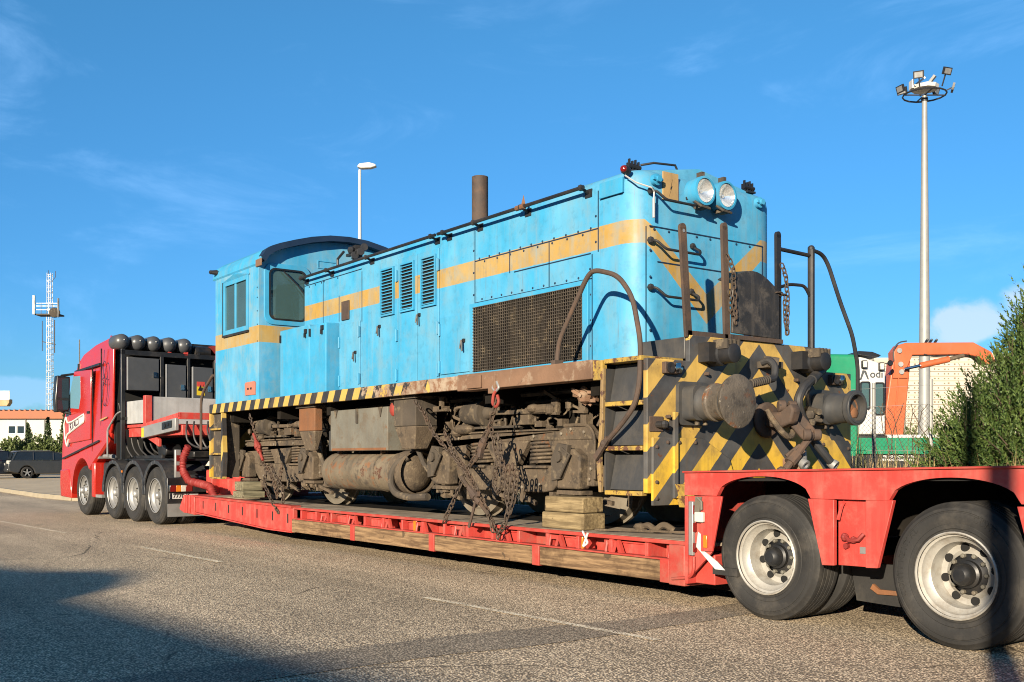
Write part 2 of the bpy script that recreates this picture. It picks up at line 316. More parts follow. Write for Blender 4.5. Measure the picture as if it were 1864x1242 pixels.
# ---------------------------------------------------------------- mesh builder
class M:
    def __init__(s): s.v = []; s.f = []
    def add(s, vs, fs):
        o = len(s.v); s.v += [tuple(p) for p in vs]; s.f += [tuple(i + o for i in q) for q in fs]; return s
    def hexa(s, p):       # p: bottom 4 (ccw) then top 4
        return s.add(p, [(3, 2, 1, 0), (4, 5, 6, 7), (0, 1, 5, 4), (1, 2, 6, 5), (2, 3, 7, 6), (3, 0, 4, 7)])
    def box(s, x0, x1, y0, y1, z0, z1):
        x0, x1 = min(x0, x1), max(x0, x1); y0, y1 = min(y0, y1), max(y0, y1); z0, z1 = min(z0, z1), max(z0, z1)
        return s.hexa([(x0, y0, z0), (x1, y0, z0), (x1, y1, z0), (x0, y1, z0), (x0, y0, z1), (x1, y0, z1), (x1, y1, z1), (x0, y1, z1)])
    def prism(s, poly, axis, lo, hi):     # poly in the two remaining axes, in order; ends closed
        n = len(poly)
        def P(q, t):
            return {'x': (t, q[0], q[1]), 'y': (q[0], t, q[1]), 'z': (q[0], q[1], t)}[axis]
        vs = [P(q, lo) for q in poly] + [P(q, hi) for q in poly]
        return s.add(vs, [tuple(range(n))[::-1], tuple(range(n, 2 * n))] + [(i, (i + 1) % n, n + (i + 1) % n, n + i) for i in range(n)])
    def ring(s, outer, inner, axis, lo, hi):   # plate with a hole; both outlines have the same count
        n = len(outer)
        def P(q, t):
            return {'x': (t, q[0], q[1]), 'y': (q[0], t, q[1]), 'z': (q[0], q[1], t)}[axis]
        vs = [P(q, lo) for q in outer] + [P(q, hi) for q in outer] + [P(q, lo) for q in inner] + [P(q, hi) for q in inner]
        fs = []
        for i in range(n):
            j = (i + 1) % n
            fs += [(i, j, n + j, n + i), (2 * n + j, 2 * n + i, 3 * n + i, 3 * n + j), (j, i, 2 * n + i, 2 * n + j), (n + i, n + j, 3 * n + j, 3 * n + i)]
        return s.add(vs, fs)
    def lathe(s, o, ax, prof, n=24, closed=False, caps=True):   # prof: (t along axis, radius)
        o = Vector(o); ax = Vector(ax).normalized()
        u = ax.orthogonal().normalized(); w = ax.cross(u)
        vs = []; fs = []
        for t, r in prof:
            for k in range(n):
                a = 2 * PI * k / n; vs.append(o + ax * t + (u * math.cos(a) + w * math.sin(a)) * r)
        m = len(prof)
        for i in range(m - 1 + (1 if closed else 0)):
            i2 = (i + 1) % m
            for k in range(n):
                k2 = (k + 1) % n; fs.append((i * n + k, i * n + k2, i2 * n + k2, i2 * n + k))
        if not closed and caps:
            if prof[0][1] > 1e-4: fs.append(tuple(range(n))[::-1])
            if prof[-1][1] > 1e-4: fs.append(tuple((m - 1) * n + k for k in range(n)))
        return s.add(vs, fs)
    def cyl(s, p0, p1, r0, r1=None, n=14):
        p0 = Vector(p0); p1 = Vector(p1); r1 = r0 if r1 is None else r1
        return s.lathe(p0, p1 - p0, [(0, r0), ((p1 - p0).length, r1)], n)
    def tube(s, pts, r, n=8, fillet=0.0):
        P = [Vector(p) for p in pts]
        if fillet:
            Q = [P[0]]
            for i in range(1, len(P) - 1):
                a, b, c = P[i - 1], P[i], P[i + 1]
                d1 = min(fillet, (a - b).length * .45); d2 = min(fillet, (c - b).length * .45)
                e = b + (a - b).normalized() * d1; g = b + (c - b).normalized() * d2
                for k in range(6):
                    t = k / 5; Q.append(e * (1 - t) ** 2 + b * 2 * t * (1 - t) + g * t * t)
            Q.append(P[-1]); P = Q
        up = None; rings = []
        for i, p in enumerate(P):
            d = (P[min(i + 1, len(P) - 1)] - P[max(i - 1, 0)])
            if d.length < 1e-6: d = Vector((0, 0, 1))
            d.normalize()
            if up is None: up = d.orthogonal().normalized()
            up = (up - d * up.dot(d))
            up = up.normalized() if up.length > 1e-5 else d.orthogonal().normalized()
            w = d.cross(up)
            rr = r[i] if isinstance(r, (list, tuple)) else r
            rings.append([p + (up * math.cos(2 * PI * k / n) + w * math.sin(2 * PI * k / n)) * rr for k in range(n)])
        vs = [q for g in rings for q in g]; m = len(rings)
        fs = [(i * n + k, i * n + (k + 1) % n, (i + 1) * n + (k + 1) % n, (i + 1) * n + k) for i in range(m - 1) for k in range(n)]
        fs += [tuple(range(n))[::-1], tuple((m - 1) * n + k for k in range(n))]
        return s.add(vs, fs)
    def bar(s, p0, p1, w, h, up=(0, 0, 1)):   # flat bar from p0 to p1
        p0 = Vector(p0); p1 = Vector(p1); d = (p1 - p0).normalized(); up = Vector(up)
        sd = d.cross(up)
        sd = sd.normalized() if sd.length > 1e-5 else d.orthogonal().normalized()
        u = sd.cross(d)
        q = [(-1, -1), (1, -1), (1, 1), (-1, 1)]
        return s.add([p0 + sd * (a * w / 2) + u * (b * h / 2) for a, b in q] + [p1 + sd * (a * w / 2) + u * (b * h / 2) for a, b in q],
                     [(3, 2, 1, 0), (4, 5, 6, 7), (0, 1, 5, 4), (1, 2, 6, 5), (2, 3, 7, 6), (3, 0, 4, 7)])
    def ball(s, c, r, n=12, sq=(1, 1, 1)):
        c = Vector(c); m = n // 2
        o = len(s.v)
        prof = [(-math.cos(PI * i / m) * r, max(math.sin(PI * i / m) * r, 1e-5)) for i in range(m + 1)]
        s.lathe(c, (0, 0, 1), prof, n)
        for i in range(o, len(s.v)):
            p = Vector(s.v[i]) - c; s.v[i] = tuple(c + Vector((p.x * sq[0], p.y * sq[1], p.z * sq[2])))
        return s
    def link(s, c, d, up, L=.075, w=.045, r=.008, n=6, seg=12):   # chain link
        c = Vector(c); d = Vector(d).normalized(); up = Vector(up); up = (up - d * up.dot(d)).normalized()
        pts = []
        for k in range(seg):
            a = 2 * PI * k / seg; x = math.cos(a); y = math.sin(a)
            pts.append(c + d * ((L / 2 - w / 2) * (1 if x > 0.01 else -1 if x < -.01 else 0) + x * w / 2) + up * y * w / 2)
        nn = d.cross(up); vs = []; fs = []
        for k in range(seg):
            t = (pts[(k + 1) % seg] - pts[k - 1]).normalized(); o = nn.cross(t)
            for q in range(n):
                a = 2 * PI * q / n; vs.append(pts[k] + (o * math.cos(a) + nn * math.sin(a)) * r)
        for k in range(seg):
            k2 = (k + 1) % seg
            for q in range(n):
                q2 = (q + 1) % n; fs.append((k * n + q, k * n + q2, k2 * n + q2, k2 * n + q))
        return s.add(vs, fs)
    def mirror_y(s, c):
        n = len(s.v); s.v += [(p[0], 2 * c - p[1], p[2]) for p in s.v]; s.f += [tuple(i + n for i in q)[::-1] for q in s.f]; return s

FR = {}
def thing(name, label, cat, loc=(0, 0, 0), rotz=0.0, group=None):
    o = bpy.data.objects.new(name, None); col.objects.link(o); o.empty_display_size = .2
    o.location = loc; o.rotation_euler = (0, 0, rotz)
    o['label'] = label; o['category'] = cat
    if group: o['group'] = group
    FR[o.name] = Matrix.Translation(loc) @ Matrix.Rotation(rotz, 4, 'Z')
    return o
def mesh_of(mb, name, smooth=True, ang=35, inv=None, flip=True):
    me = bpy.data.meshes.new(name)
    vs = [inv @ Vector(p) for p in mb.v] if inv is not None else mb.v
    me.from_pydata(vs, [], mb.f); me.validate()
    if flip:
        bm = bmesh.new(); bm.from_mesh(me); bmesh.ops.recalc_face_normals(bm, faces=bm.faces); bm.to_mesh(me); bm.free()
    if smooth:
        me.polygons.foreach_set('use_smooth', [True] * len(me.polygons)); me.set_sharp_from_angle(angle=R(ang))
    me.update(); return me
def obj(name, mb, mat, parent=None, local=False, bevel=0, seg=2, smooth=True, ang=35, label=None, kind=None, flip=True):
    """one mesh object; geometry is given in world space unless local (the frame of the thing it belongs to)"""
    inv = None; fr = Matrix.Identity(4)
    if parent is not None:
        fr = FR[parent.name]
        if not local: inv = fr.inverted()
    me = mesh_of(mb, name, smooth, ang, inv, flip)
    o = bpy.data.objects.new(name, me); col.objects.link(o)
    me.materials.append(MATS[mat] if isinstance(mat, str) else mat)
    if parent is not None: o.parent = parent; FR[o.name] = fr
    if bevel:
        b = o.modifiers.new('bevel', 'BEVEL'); b.width = bevel; b.segments = seg; b.limit_method = 'ANGLE'; b.angle_limit = R(40); b.use_clamp_overlap = True
    if label: o['label'] = label
    if kind: o['kind'] = kind
    return o
def again(src, off, parent=None, mat=None):      # a copy that shares mesh data
    c = src.copy(); col.objects.link(c); c.parent = parent if parent is not None else src.parent
    c.location = Vector(src.location) + Vector(off); FR[c.name] = FR.get(src.name, Matrix.Identity(4)); return c
def tag(o, label, cat, group=None):
    o['label'] = label; o['category'] = cat
    if group: o['group'] = group
    return o
def struct(name, mb, mat, smooth=False, **k):
    o = obj(name, mb, mat, smooth=smooth, **k); o['kind'] = 'structure'; return o
def text_mesh(name, body, size, mat, parent, M4, extrude=.002, bold=0.0, shear=0.0):
    c = bpy.data.curves.new('tmp', 'FONT'); c.body = body; c.size = size; c.extrude = extrude; c.offset = bold; c.shear = shear
    c.align_x = 'LEFT'; t = bpy.data.objects.new('tmp', c); col.objects.link(t)
    bpy.context.view_layer.update()
    me = bpy.data.meshes.new_from_object(t.evaluated_get(bpy.context.evaluated_depsgraph_get()))
    bpy.data.objects.remove(t); bpy.data.curves.remove(c)
    me.materials.clear(); me.materials.append(MATS[mat]); me.transform(M4); me.name = name
    o = bpy.data.objects.new(name, me); col.objects.link(o); o.parent = parent; FR[o.name] = FR[parent.name]
    return o
def arc(cx, cz, r, a0, a1, n): return [(cx + r * math.cos(R(a0 + (a1 - a0) * k / n)), cz + r * math.sin(R(a0 + (a1 - a0) * k / n))) for k in range(n + 1)]
def rrect(x0, x1, z0, z1, r, n=4):
    return arc(x1 - r, z1 - r, r, 0, 90, n) + arc(x0 + r, z1 - r, r, 90, 180, n) + arc(x0 + r, z0 + r, r, 180, 270, n) + arc(x1 - r, z0 + r, r, 270, 360, n)
def chain_pts(pts, step):
    P = [Vector(p) for p in pts]; out = []; carry = 0.0
    for i in range(len(P) - 1):
        d = P[i + 1] - P[i]; L = d.length; t = carry
        while t < L: out.append((P[i] + d * (t / L), d.normalized())); t += step
        carry = t - L
    return out
def chain(mb, pts, L=.072, w=.044, r=.0085):
    for k, (p, d) in enumerate(chain_pts(pts, L * .76)):
        a = random.uniform(-.35, .35); p = p + Vector((random.uniform(-.004, .004), random.uniform(-.004, .004), 0))
        side = d.orthogonal().normalized(); other = d.cross(side)
        q = (k % 2) * PI / 2 + PI / 4 + a
        mb.link(p, d, side * math.cos(q) + other * math.sin(q), L, w, r)
    return mb

# ---------------------------------------------------------------- ground
g = M(); g.add([(-3000, -3000, 0), (3000, -3000, 0), (3000, 3000, 0), (-3000, 3000, 0)], [(0, 1, 2, 3)])
struct('road', g, 'asphalt', flip=False)
# darker trench repair across the road
pt = M(); edge = []
random.seed(3)
bs = [-6 + .45 * k for k in range(33)]
lo = [(-5.27 + .05 * math.sin(b * 1.7) + random.uniform(-.025, .025), b) for b in bs]
hi = [(-5.83 + .06 * math.sin(b * 1.3 + 1) + random.uniform(-.03, .03) + (.08 if b > 5 else 0), b) for b in bs]
n = len(bs)
pt.add([(a, b, .004) for a, b in lo] + [(a, b, .004) for a, b in hi], [(i, i + 1, n + i + 1, n + i) for i in range(n - 1)])
struct('road_patch', pt, 'asphalt_patch')
def lane(name, p, q, w):
    d = (Vector(q) - Vector(p)).normalized(); s = Vector((-d.y, d.x, 0)) * w / 2
    m = M(); L = (Vector(q) - Vector(p)).length; k = max(2, int(L / .4)); vs = []
    for i in range(k + 1):
        c = Vector(p) + d * L * i / k; vs += [c - s, c + s]
    m.add(vs, [(2 * i, 2 * i + 2, 2 * i + 3, 2 * i + 1) for i in range(k)])
    o = struct(name, m, 'line_paint', flip=False); return o
lane('lane_marking', (-21.6, 3.93, .0085), (-17.6, 4.15, .0085), .08)
lane('lane_marking', (-14.3, 4.31, .0085), (-11.6, 4.42, .0085), .08)
lane('lane_marking', (-7.6, 4.70, .0085), (-4.9, 4.83, .0085), .07)
# kerb with its stones, turning away behind the lorry; pale lot beyond it
kp = [Vector((-75, 8.7, 0)), Vector((-60, 8.2, 0)), Vector((-48, 7.8, 0)), Vector((-40, 7.55, 0)), Vector((-34, 7.4, 0)), Vector((-31, 7.6, 0)), Vector((-29, 8.5, 0)), Vector((-27.9, 10, 0)), Vector((-27.4, 13, 0)), Vector((-27.2, 20, 0)), Vector((-27.1, 30, 0))]
dense = []
for i in range(len(kp) - 1):
    L = (kp[i + 1] - kp[i]).length; k = max(1, round(L / 1.0))
    dense += [kp[i].lerp(kp[i + 1], t / k) for t in range(k)]
dense.append(kp[-1])
lot = M(); outer = [(p.x, p.y) for p in dense]
lot.prism(outer + [(-27.1, 120), (-160, 120), (-160, 10)], 'z', .0, .115)
struct('parking_lot', lot, 'sand_lot')
kr = thing('kerb', 'pale stone kerb curving round the parking lot behind the truck', 'kerb', (-30, 8, 0)); 
for i in range(len(dense) - 1):
    p, q = dense[i], dense[i + 1]; d = (q - p); L = d.length; d = d.normalized(); s = Vector((-d.y, d.x, 0))
    m = M(); p2 = p + d * .008; q2 = q - d * .008
    a0 = p2 + s * .02; a1 = q2 + s * .02; b0 = p2 - s * .16; b1 = q2 - s * .16
    if s.y < -0.001 and False: pass
    z = .135 + random.uniform(-.006, .006)
    m.hexa([(*b0.xy, 0), (*b1.xy, 0), (*a1.xy, 0), (*a0.xy, 0), (*(b0 + s * .03).xy, z), (*(b1 + s * .03).xy, z), (*a1.xy, z), (*a0.xy, z)])
    obj('kerb_stone', m, 'kerb_stone', kr, bevel=.012)
# verge behind the trailer, a low bank with the fence on it
vg = M(); sec = [(9.9, -.02), (10.15, .10), (10.7, .38), (11.3, .52), (13, .56), (30, .5), (60, .3), (90, -.02)]
avals = [-13.5 + 1.0 * k for k in range(26)]
vs = []
for a in avals:
    e = max(0, min(1, (a + 13.5) / 3.0))
    for b, z in sec: vs.append((a, b, (z + (.05 * math.sin(a * 2.1 + b) if .05 < z < .55 else 0)) * e + (-.02 if e == 0 else 0)))
k = len(sec)
vg.add(vs, [(i * k + j, (i + 1) * k + j, (i + 1) * k + j + 1, i * k + j + 1) for i in range(len(avals) - 1) for j in range(k - 1)])
struct('verge', vg, 'weed_soil', smooth=True)

# ---------------------------------------------------------------- locomotive
L = thing('diesel_locomotive', 'old pale blue diesel locomotive with yellow band, loaded on a red low trailer', 'locomotive', (-11.5, 7.57, .53))
def lp(name, mb, mat, parent=None, **k): return obj(name, mb, mat, parent or L, **k)
YC = 7.57
# underframe
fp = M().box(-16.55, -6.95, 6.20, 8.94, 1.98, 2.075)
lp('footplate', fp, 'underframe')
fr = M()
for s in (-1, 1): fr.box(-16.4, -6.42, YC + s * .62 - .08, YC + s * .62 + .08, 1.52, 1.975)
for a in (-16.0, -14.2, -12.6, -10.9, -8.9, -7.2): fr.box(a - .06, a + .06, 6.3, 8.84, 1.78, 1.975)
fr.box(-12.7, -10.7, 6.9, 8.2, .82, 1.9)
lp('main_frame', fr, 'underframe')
lp('side_sill', M().box(-16.58, -9.22, 6.135, 6.195, 1.935, 2.082), 'hazard_sill', bevel=.006)
b = M().box(-9.215, -7.03, 6.115, 6.30, 1.915, 2.088); b.box(-9.0, -8.75, 6.09, 6.114, 1.93, 2.06); b.box(-8.63, -8.50, 6.10, 6.114, 1.86, 2.04)
lp('side_beam', b, 'rust_beam', bevel=.01, label='rusty bare steel side beam under the radiator grille')
lp('corner_plate', M().box(-7.025, -6.90, 6.12, 6.18, 1.90, 2.075), 'yellow_step', bevel=.005)
lp('side_sill', M().box(-16.58, -6.9, 8.945, 9.005, 1.935, 2.082), 'hazard_sill')
# ---- cab
prof = [(6.15, 4.08), (6.165, 4.17), (6.22, 4.26), (6.32, 4.33), (6.44, 4.38), (6.68, 4.46), (6.94, 4.535), (7.25, 4.595), (YC, 4.615)]
prof = prof + [(2 * YC - b, z) for b, z in prof[-2::-1]]
def wall_arch(mb, a0, a1, openings):      # end wall under the arched roof, with rectangular openings
    xs = sorted(set([p[0] for p in prof] + [o[0] for o in openings] + [o[1] for o in openings]))
    def top(b):
        for (p, q) in zip(prof, prof[1:]):
            if p[0] <= b <= q[0] + 1e-9: return p[1] + (q[1] - p[1]) * (b - p[0]) / max(q[0] - p[0], 1e-9)
    for x0, x1 in zip(xs, xs[1:]):
        op = [o for o in openings if o[0] <= x0 + 1e-6 and o[1] >= x1 - 1e-6]
        if op:
            o = op[0]; mb.box(a0, a1, x0, x1, 2.08, o[2]); mb.prism([(x0, o[3]), (x1, o[3]), (x1, top(x1)), (x0, top(x0))], 'x', a0, a1)
        else: mb.prism([(x0, 2.08), (x1, 2.08), (x1, top(x1)), (x0, top(x0))], 'x', a0, a1)
    return mb
fw = (6.30, 6.90, 3.28, 4.05)
fwm = (2 * YC - 6.90, 2 * YC - 6.30, 3.28, 4.05)
lp('cab_front_wall', wall_arch(M(), -14.62, -14.58, [fw, fwm]), 'blue_cab')
lp('cab_rear_wall', wall_arch(M(), -16.34, -16.30, []), 'blue_cab')
for s in (0, 1):
    y0, y1 = (6.15, 6.19) if s == 0 else (8.95, 8.99)
    w = M().ring([(-16.30, 2.08), (-14.62, 2.08), (-14.62, 4.10), (-16.30, 4.10)], [(-15.92, 3.19), (-15.0, 3.19), (-15.0, 3.95), (-15.92, 3.95)], 'y', y0, y1)
    lp('cab_side_wall', w, 'blue_cab')
rf = M(); n = len(prof)
outer = [(b + (b - YC) * .012, z + .025) for b, z in prof]
for i in range(n - 1):
    rf.hexa([(-16.42, *prof[i]), (-14.50, *prof[i]), (-14.50, *prof[i + 1]), (-16.42, *prof[i + 1]), (-16.42, *outer[i]), (-14.50, *outer[i]), (-14.50, *outer[i + 1]), (-16.42, *outer[i + 1])])
roof = lp('cab_roof', rf, 'blue_plain')
rim = M()
for i in range(1, n - 2):
    p, q = prof[i], prof[i + 1]
    def ins(t): return (YC + (t[0] - YC) * .975, t[1] - .05)
    o1, o2 = (p[0] + (p[0] - YC) * .014, p[1] + .032), (q[0] + (q[0] - YC) * .014, q[1] + .032)
    rim.prism([ins(p), ins(q), o2, o1], 'x', -14.578, -14.43)
lp('roof_rim_shade', rim, 'navy_shade_seam', roof)  # dark navy rim stands in for the shadow under the roof overhang
lp('gutter_end', M().box(-14.66, -14.45, 6.125, 6.15, 4.05, 4.16), 'rust_beam', roof, bevel=.01)
lp('cab_floor', M().box(-16.3, -14.62, 6.2, 8.94, 2.09, 2.14), 'underframe')
ds = M().box(-15.0, -14.66, 6.9, 8.2, 2.14, 3.45); ds.box(-14.95, -14.66, 6.45, 6.85, 2.14, 3.15); ds.box(-15.9, -15.5, 7.6, 8.1, 2.14, 2.7); ds.box(-15.98, -15.88, 7.6, 8.1, 2.7, 3.3)
lp('control_desk', ds, 'dust_grey')
# side window: two sliding panes in a pale frame under a drip cap
for s, yw in ((1, 6.15), (-1, 8.99)):
    wf = M().ring([(-15.96, 3.15), (-14.965, 3.15), (-14.965, 3.985), (-15.96, 3.985)], [(-15.89, 3.22), (-15.03, 3.22), (-15.03, 3.92), (-15.89, 3.92)], 'y', yw - s * .022, yw + s * .02)
    wf.box(-15.51, -15.45, yw - s * .012, yw + s * .02, 3.22, 3.92)
    win = lp('side_window', wf, 'blue_plain', bevel=.004)
    lp('pane', M().box(-15.89, -15.51, yw + s * .008, yw + s * .014, 3.22, 3.92), 'window_glass', win)
    lp('pane', M().box(-15.45, -15.03, yw + s * .008, yw + s * .014, 3.22, 3.92), 'window_glass', win)
    if s == 1:
        dc = M().add([(-16.0, 6.14, 3.985), (-15.46, 6.10, 4.055), (-14.93, 6.14, 3.985), (-16.0, 6.148, 4.01), (-15.46, 6.148, 4.085), (-14.93, 6.148, 4.01)], [(0, 1, 4, 3), (1, 2, 5, 4), (0, 2, 1), (3, 4, 5), (0, 3, 5, 2)])
        lp('drip_cap', dc, 'blue_plain', win)
        lp('window_seal', M().box(-15.97, -15.955, 6.12, 6.15, 3.13, 3.99).box(-15.97, -14.95, 6.115, 6.149, 3.118, 3.146), 'black_steel', win)
def front_window(o):
    f = M().ring(rrect(o[0] - .075, o[1] + .075, o[2] - .075, o[3] + .075, .14, 5), rrect(o[0] + .012, o[1] - .012, o[2] + .012, o[3] - .012, .09, 5), 'x', -14.60, -14.555)
    w = lp('front_window', f, 'blue_plain', bevel=.006)
    f2 = M().ring(rrect(o[0] - .004, o[1] + .004, o[2] - .004, o[3] + .004, .10, 5), rrect(o[0] + .022, o[1] - .022, o[2] + .022, o[3] - .022, .08, 5), 'x', -14.57, -14.549)
    lp('window_seal', f2, 'plastic_black', w)
    lp('pane', M().prism(rrect(o[0] + .01, o[1] - .01, o[2] + .01, o[3] - .01, .085, 5), 'x', -14.585, -14.579), 'window_glass', w)
    return w
w1 = front_window(fw); front_window(fwm)
lp('wiper', M().tube([(-14.53, 6.94, 3.60), (-14.525, 6.74, 3.83), (-14.525, 6.52, 4.01)], .011, 6).box(-14.55, -14.52, 6.90, 6.97, 3.55, 3.62), 'black_steel', w1)
pk = lp('cover_plate', M().prism([(-15.08, 2.16), (-14.70, 2.155), (-14.69, 2.34), (-14.73, 2.36), (-15.06, 2.355), (-15.09, 2.33)], 'y', 6.135, 6.149), 'pink_plate', label='faded pink cover plate low on the cab side')
lp('bolt', M().box(-14.98, -14.93, 6.128, 6.134, 2.24, 2.27).box(-14.87, -14.82, 6.128, 6.134, 2.24, 2.27), 'black_steel', pk)
lp('marker_lamp', M().cyl((-16.26, 6.15, 4.2), (-16.28, 6.05, 4.2), .045, .03, 10).ball((-16.28, 6.05, 4.2), .035, 8), 'black_steel')
lp('cab_plate_outline', M().ring([(7.1, 4.13), (7.42, 4.13), (7.42, 4.25), (7.1, 4.25)], [(7.112, 4.142), (7.408, 4.142), (7.408, 4.238), (7.112, 4.238)], 'x', -14.579, -14.568), 'blue_plain')
# ---- low lockers in front of the cab
for a0, a1 in ((-14.46, -13.475), (-13.465, -12.95)):
    bx = lp('locker', M().box(a0, a1, 6.43, 6.66, 2.08, 3.10 if a0 < -14 else 3.075), 'blue_plain', bevel=.012)
    lp('latch', M().box(a1 - .12, a1 - .06, 6.405, 6.43, 2.98, 3.04).box(a1 - .11, a1 - .09, 6.395, 6.43, 2.92, 2.98), 'black_steel', bx)
    lp('hinge', M().box(a0 + .02, a0 + .05, 6.408, 6.43, 2.92, 3.03), 'black_steel', bx)
# ---- hood
near = [(-14.06, 6.64), (-12.9, 6.64), (-11.0, 6.64), (-9.0, 6.64), (-7.6, 6.64), (-7.26, 6.64)]
def outline(i):
    o = [(a + (i if a == -14.06 else 0), b + i) for a, b in near]
    rr = .26 - i
    o += [(-7.26 + rr * math.cos(R(t)), 6.90 - rr * math.sin(R(-t) * -1) if False else 6.90 + rr * math.sin(R(t))) for t in (-78, -66, -54, -42, -30, -18, -6)]
    o += [(-7.0 - i, 6.905), (-7.0 - i, 7.1), (-7.0 - i, 7.35)]
    return o
hd = M(); rings = []
for z, i in ((2.08, 0), (3.795, 0), (3.85, .012), (3.895, .045), (3.925, .10)):
    rings.append([(a, b, z if i < .1 else z + .0) for a, b in outline(i)])
rg = [(r[0], YC, 4.055) for r in rings[-1]]
m0 = len(rings[0])
for k in range(len(rings) - 1):
    for i in range(m0 - 1):
        hd.add([rings[k][i], rings[k][i + 1], rings[k + 1][i + 1], rings[k + 1][i]], [(0, 1, 2, 3)])
    p, q = rings[k][-1], rings[k + 1][-1]
    hd.add([p, (p[0], YC, p[2]), (q[0], YC, q[2] if k < len(rings) - 2 else q[2]), q], [(0, 1, 2, 3)])
    p, q = rings[k][0], rings[k + 1][0]
    hd.add([p, q, (q[0], YC, q[2]), (p[0], YC, p[2])], [(0, 1, 2, 3)])
def ztop(b): return 3.925 + (4.055 - 3.925) * max(0, min(1, (b - 6.74) / (YC - 6.74)))
T = rings[-1]
for i in range(m0 - 1):
    hd.add([T[i], T[i + 1], (T[i + 1][0], YC, 4.055), (T[i][0], YC, 4.055)], [(0, 1, 2, 3)])
hd.add([T[-1], (T[-1][0], YC, 3.925), (T[-1][0], YC, 4.055)], [(0, 1, 2)])
hd.add([T[0], (T[0][0], YC, 4.055), (T[0][0], YC, 3.925)], [(0, 1, 2)])
n0 = len(hd.v); hd.mirror_y(YC); hd.v[n0:] = [(p[0], YC + (p[1] - YC) * 1.165, p[2]) for p in hd.v[n0:]]
hood = None
def weld(o):
    bm = bmesh.new(); bm.from_mesh(o.data); bmesh.ops.remove_doubles(bm, verts=bm.verts, dist=.0005); bmesh.ops.recalc_face_normals(bm, faces=bm.faces); bm.to_mesh(o.data); bm.free()
    o.data.polygons.foreach_set('use_smooth', [True] * len(o.data.polygons)); o.data.set_sharp_from_angle(angle=R(38)); o.data.update()
hood = lp('hood', hd, 'blue_hood'); weld(hood)
lp('hood_neck', M().box(-14.575, -14.065, 6.95, 8.2, 2.08, 3.9), 'blue_plain')
# seams and bolts
sm = M(); S = 6.6365
def vs_(a, z0, z1): sm.box(a - .006, a + .006, S, 6.645, z0, z1)
def hs_(a0, a1, z): sm.box(a0, a1, S, 6.645, z - .006, z + .006)
vs_(-7.54, 3.20, 3.79); vs_(-7.63, 2.1, 3.19); hs_(-9.63, -7.54, 3.425); vs_(-9.64, 2.1, 3.79); hs_(-9.63, -7.63, 2.955)
vs_(-13.45, 3.12, 3.74); vs_(-12.96, 3.1, 3.46); vs_(-12.3, 3.03, 3.7); hs_(-14.05, -12.3, 3.735)
hs_(-8.9, -7.65, 3.20)
vs_(-8.98, 3.20, 3.42); vs_(-8.3, 2.96, 3.42)
for b0, b1, z in ((6.80, 8.40, 3.375), (6.9, 8.1, 3.05)): sm.box(-7.005, -6.9945, b0, b1, z - .006, z + .006)
sm.box(-7.034, -7.0255, 6.777, 6.785, 2.1, 3.375); sm.box(-7.012, -7.0, 8.395, 8.405, 2.1, 3.375)
lp('panel_seam', sm, 'navy_shade_seam', kind='stuff')
bl = M(); random.seed(5)
def bolt_y(a, z, r=.013, y=6.64): bl.lathe((a, y + .002, z), (0, -1, 0), [(0, r), (.007, r * .9), (.012, r * .4)], 8)
def bolt_x(b, z, r=.013, x=-7.0): bl.lathe((x - .002, b, z), (1, 0, 0), [(0, r), (.007, r * .9), (.012, r * .4)], 8)
for k in range(11): bolt_y(-9.55 + k * .19, 3.445); bolt_y(-9.5 + k * .185, 2.985)
for k in range(8): bolt_y(-9.45 + k * .24, 3.40)
for z in (2.3, 2.55, 2.8, 3.05, 3.3, 3.55): bolt_y(-9.665, z); bolt_y(-7.66, z) if z < 3.2 else bolt_y(-7.575, z)
for a in (-13.9, -13.7, -13.5, -13.42, -13.0): bolt_y(a, 3.70 + random.uniform(-.02, .02))
for b in (6.86, 7.05, 7.24, 7.43, 7.62, 7.82, 8.0, 8.2): bolt_x(b, 3.35)
for z in (2.4, 2.9, 3.15): bolt_x(6.81, z)
for z in (2.95, 3.2, 3.4, 3.6, 3.75): bl.lathe((-14.64, 6.152, z), (0, -1, 0), [(0, .012), (.008, .01)], 6)
lp('bolt', bl, 'navy_shade_seam', kind='stuff')
# scuffs where the paint has worn: small raised flakes of filler are left to the material
# doors
def door(a0, a1, z0, z1, handle=None, hinges=()):
    d = lp('hood_door', M().box(a0 + .006, a1 - .006, 6.622, 6.642, z0, z1), 'blue_hood', bevel=.005)
    if handle:
        a, z = handle
        lp('door_handle', M().box(a - .02, a + .02, 6.60, 6.622, z + .03, z + .07).tube([(a, 6.60, z + .05), (a, 6.585, z + .045), (a + .012, 6.58, z - .075)], .011, 6).tube([(a - .045, 6.605, z + .06), (a - .05, 6.59, z - .04)], .009, 6), 'black_steel', d)
    for a, z in hinges:
        lp('hinge', M().box(a - .018, a + .018, 6.606, 6.622, z - .07, z + .07).cyl((a, 6.604, z - .075), (a, 6.604, z + .075), .010, n=6), 'blue_plain', d)
    return d
door(-12.93, -12.33, 2.15, 3.05, (-12.44, 2.58), ((-12.345, 2.9), (-12.345, 2.27), (-12.91, 2.27), (-12.91, 2.8)))
d1 = door(-11.83, -11.335, 2.15, 3.72, (-11.84 + .06, 2.86), ((-11.345, 3.5), (-11.345, 2.75), (-11.345, 2.25)))
d2 = door(-11.33, -10.86, 2.15, 3.71)
d3 = door(-10.855, -10.37, 2.15, 3.70, (-10.80, 2.90), ((-10.38, 3.5), (-10.38, 2.75), (-10.38, 2.25)))
door(-10.36, -9.72, 2.19, 2.86, (-9.83, 2.50), ((-10.345, 2.72), (-10.345, 2.28)))
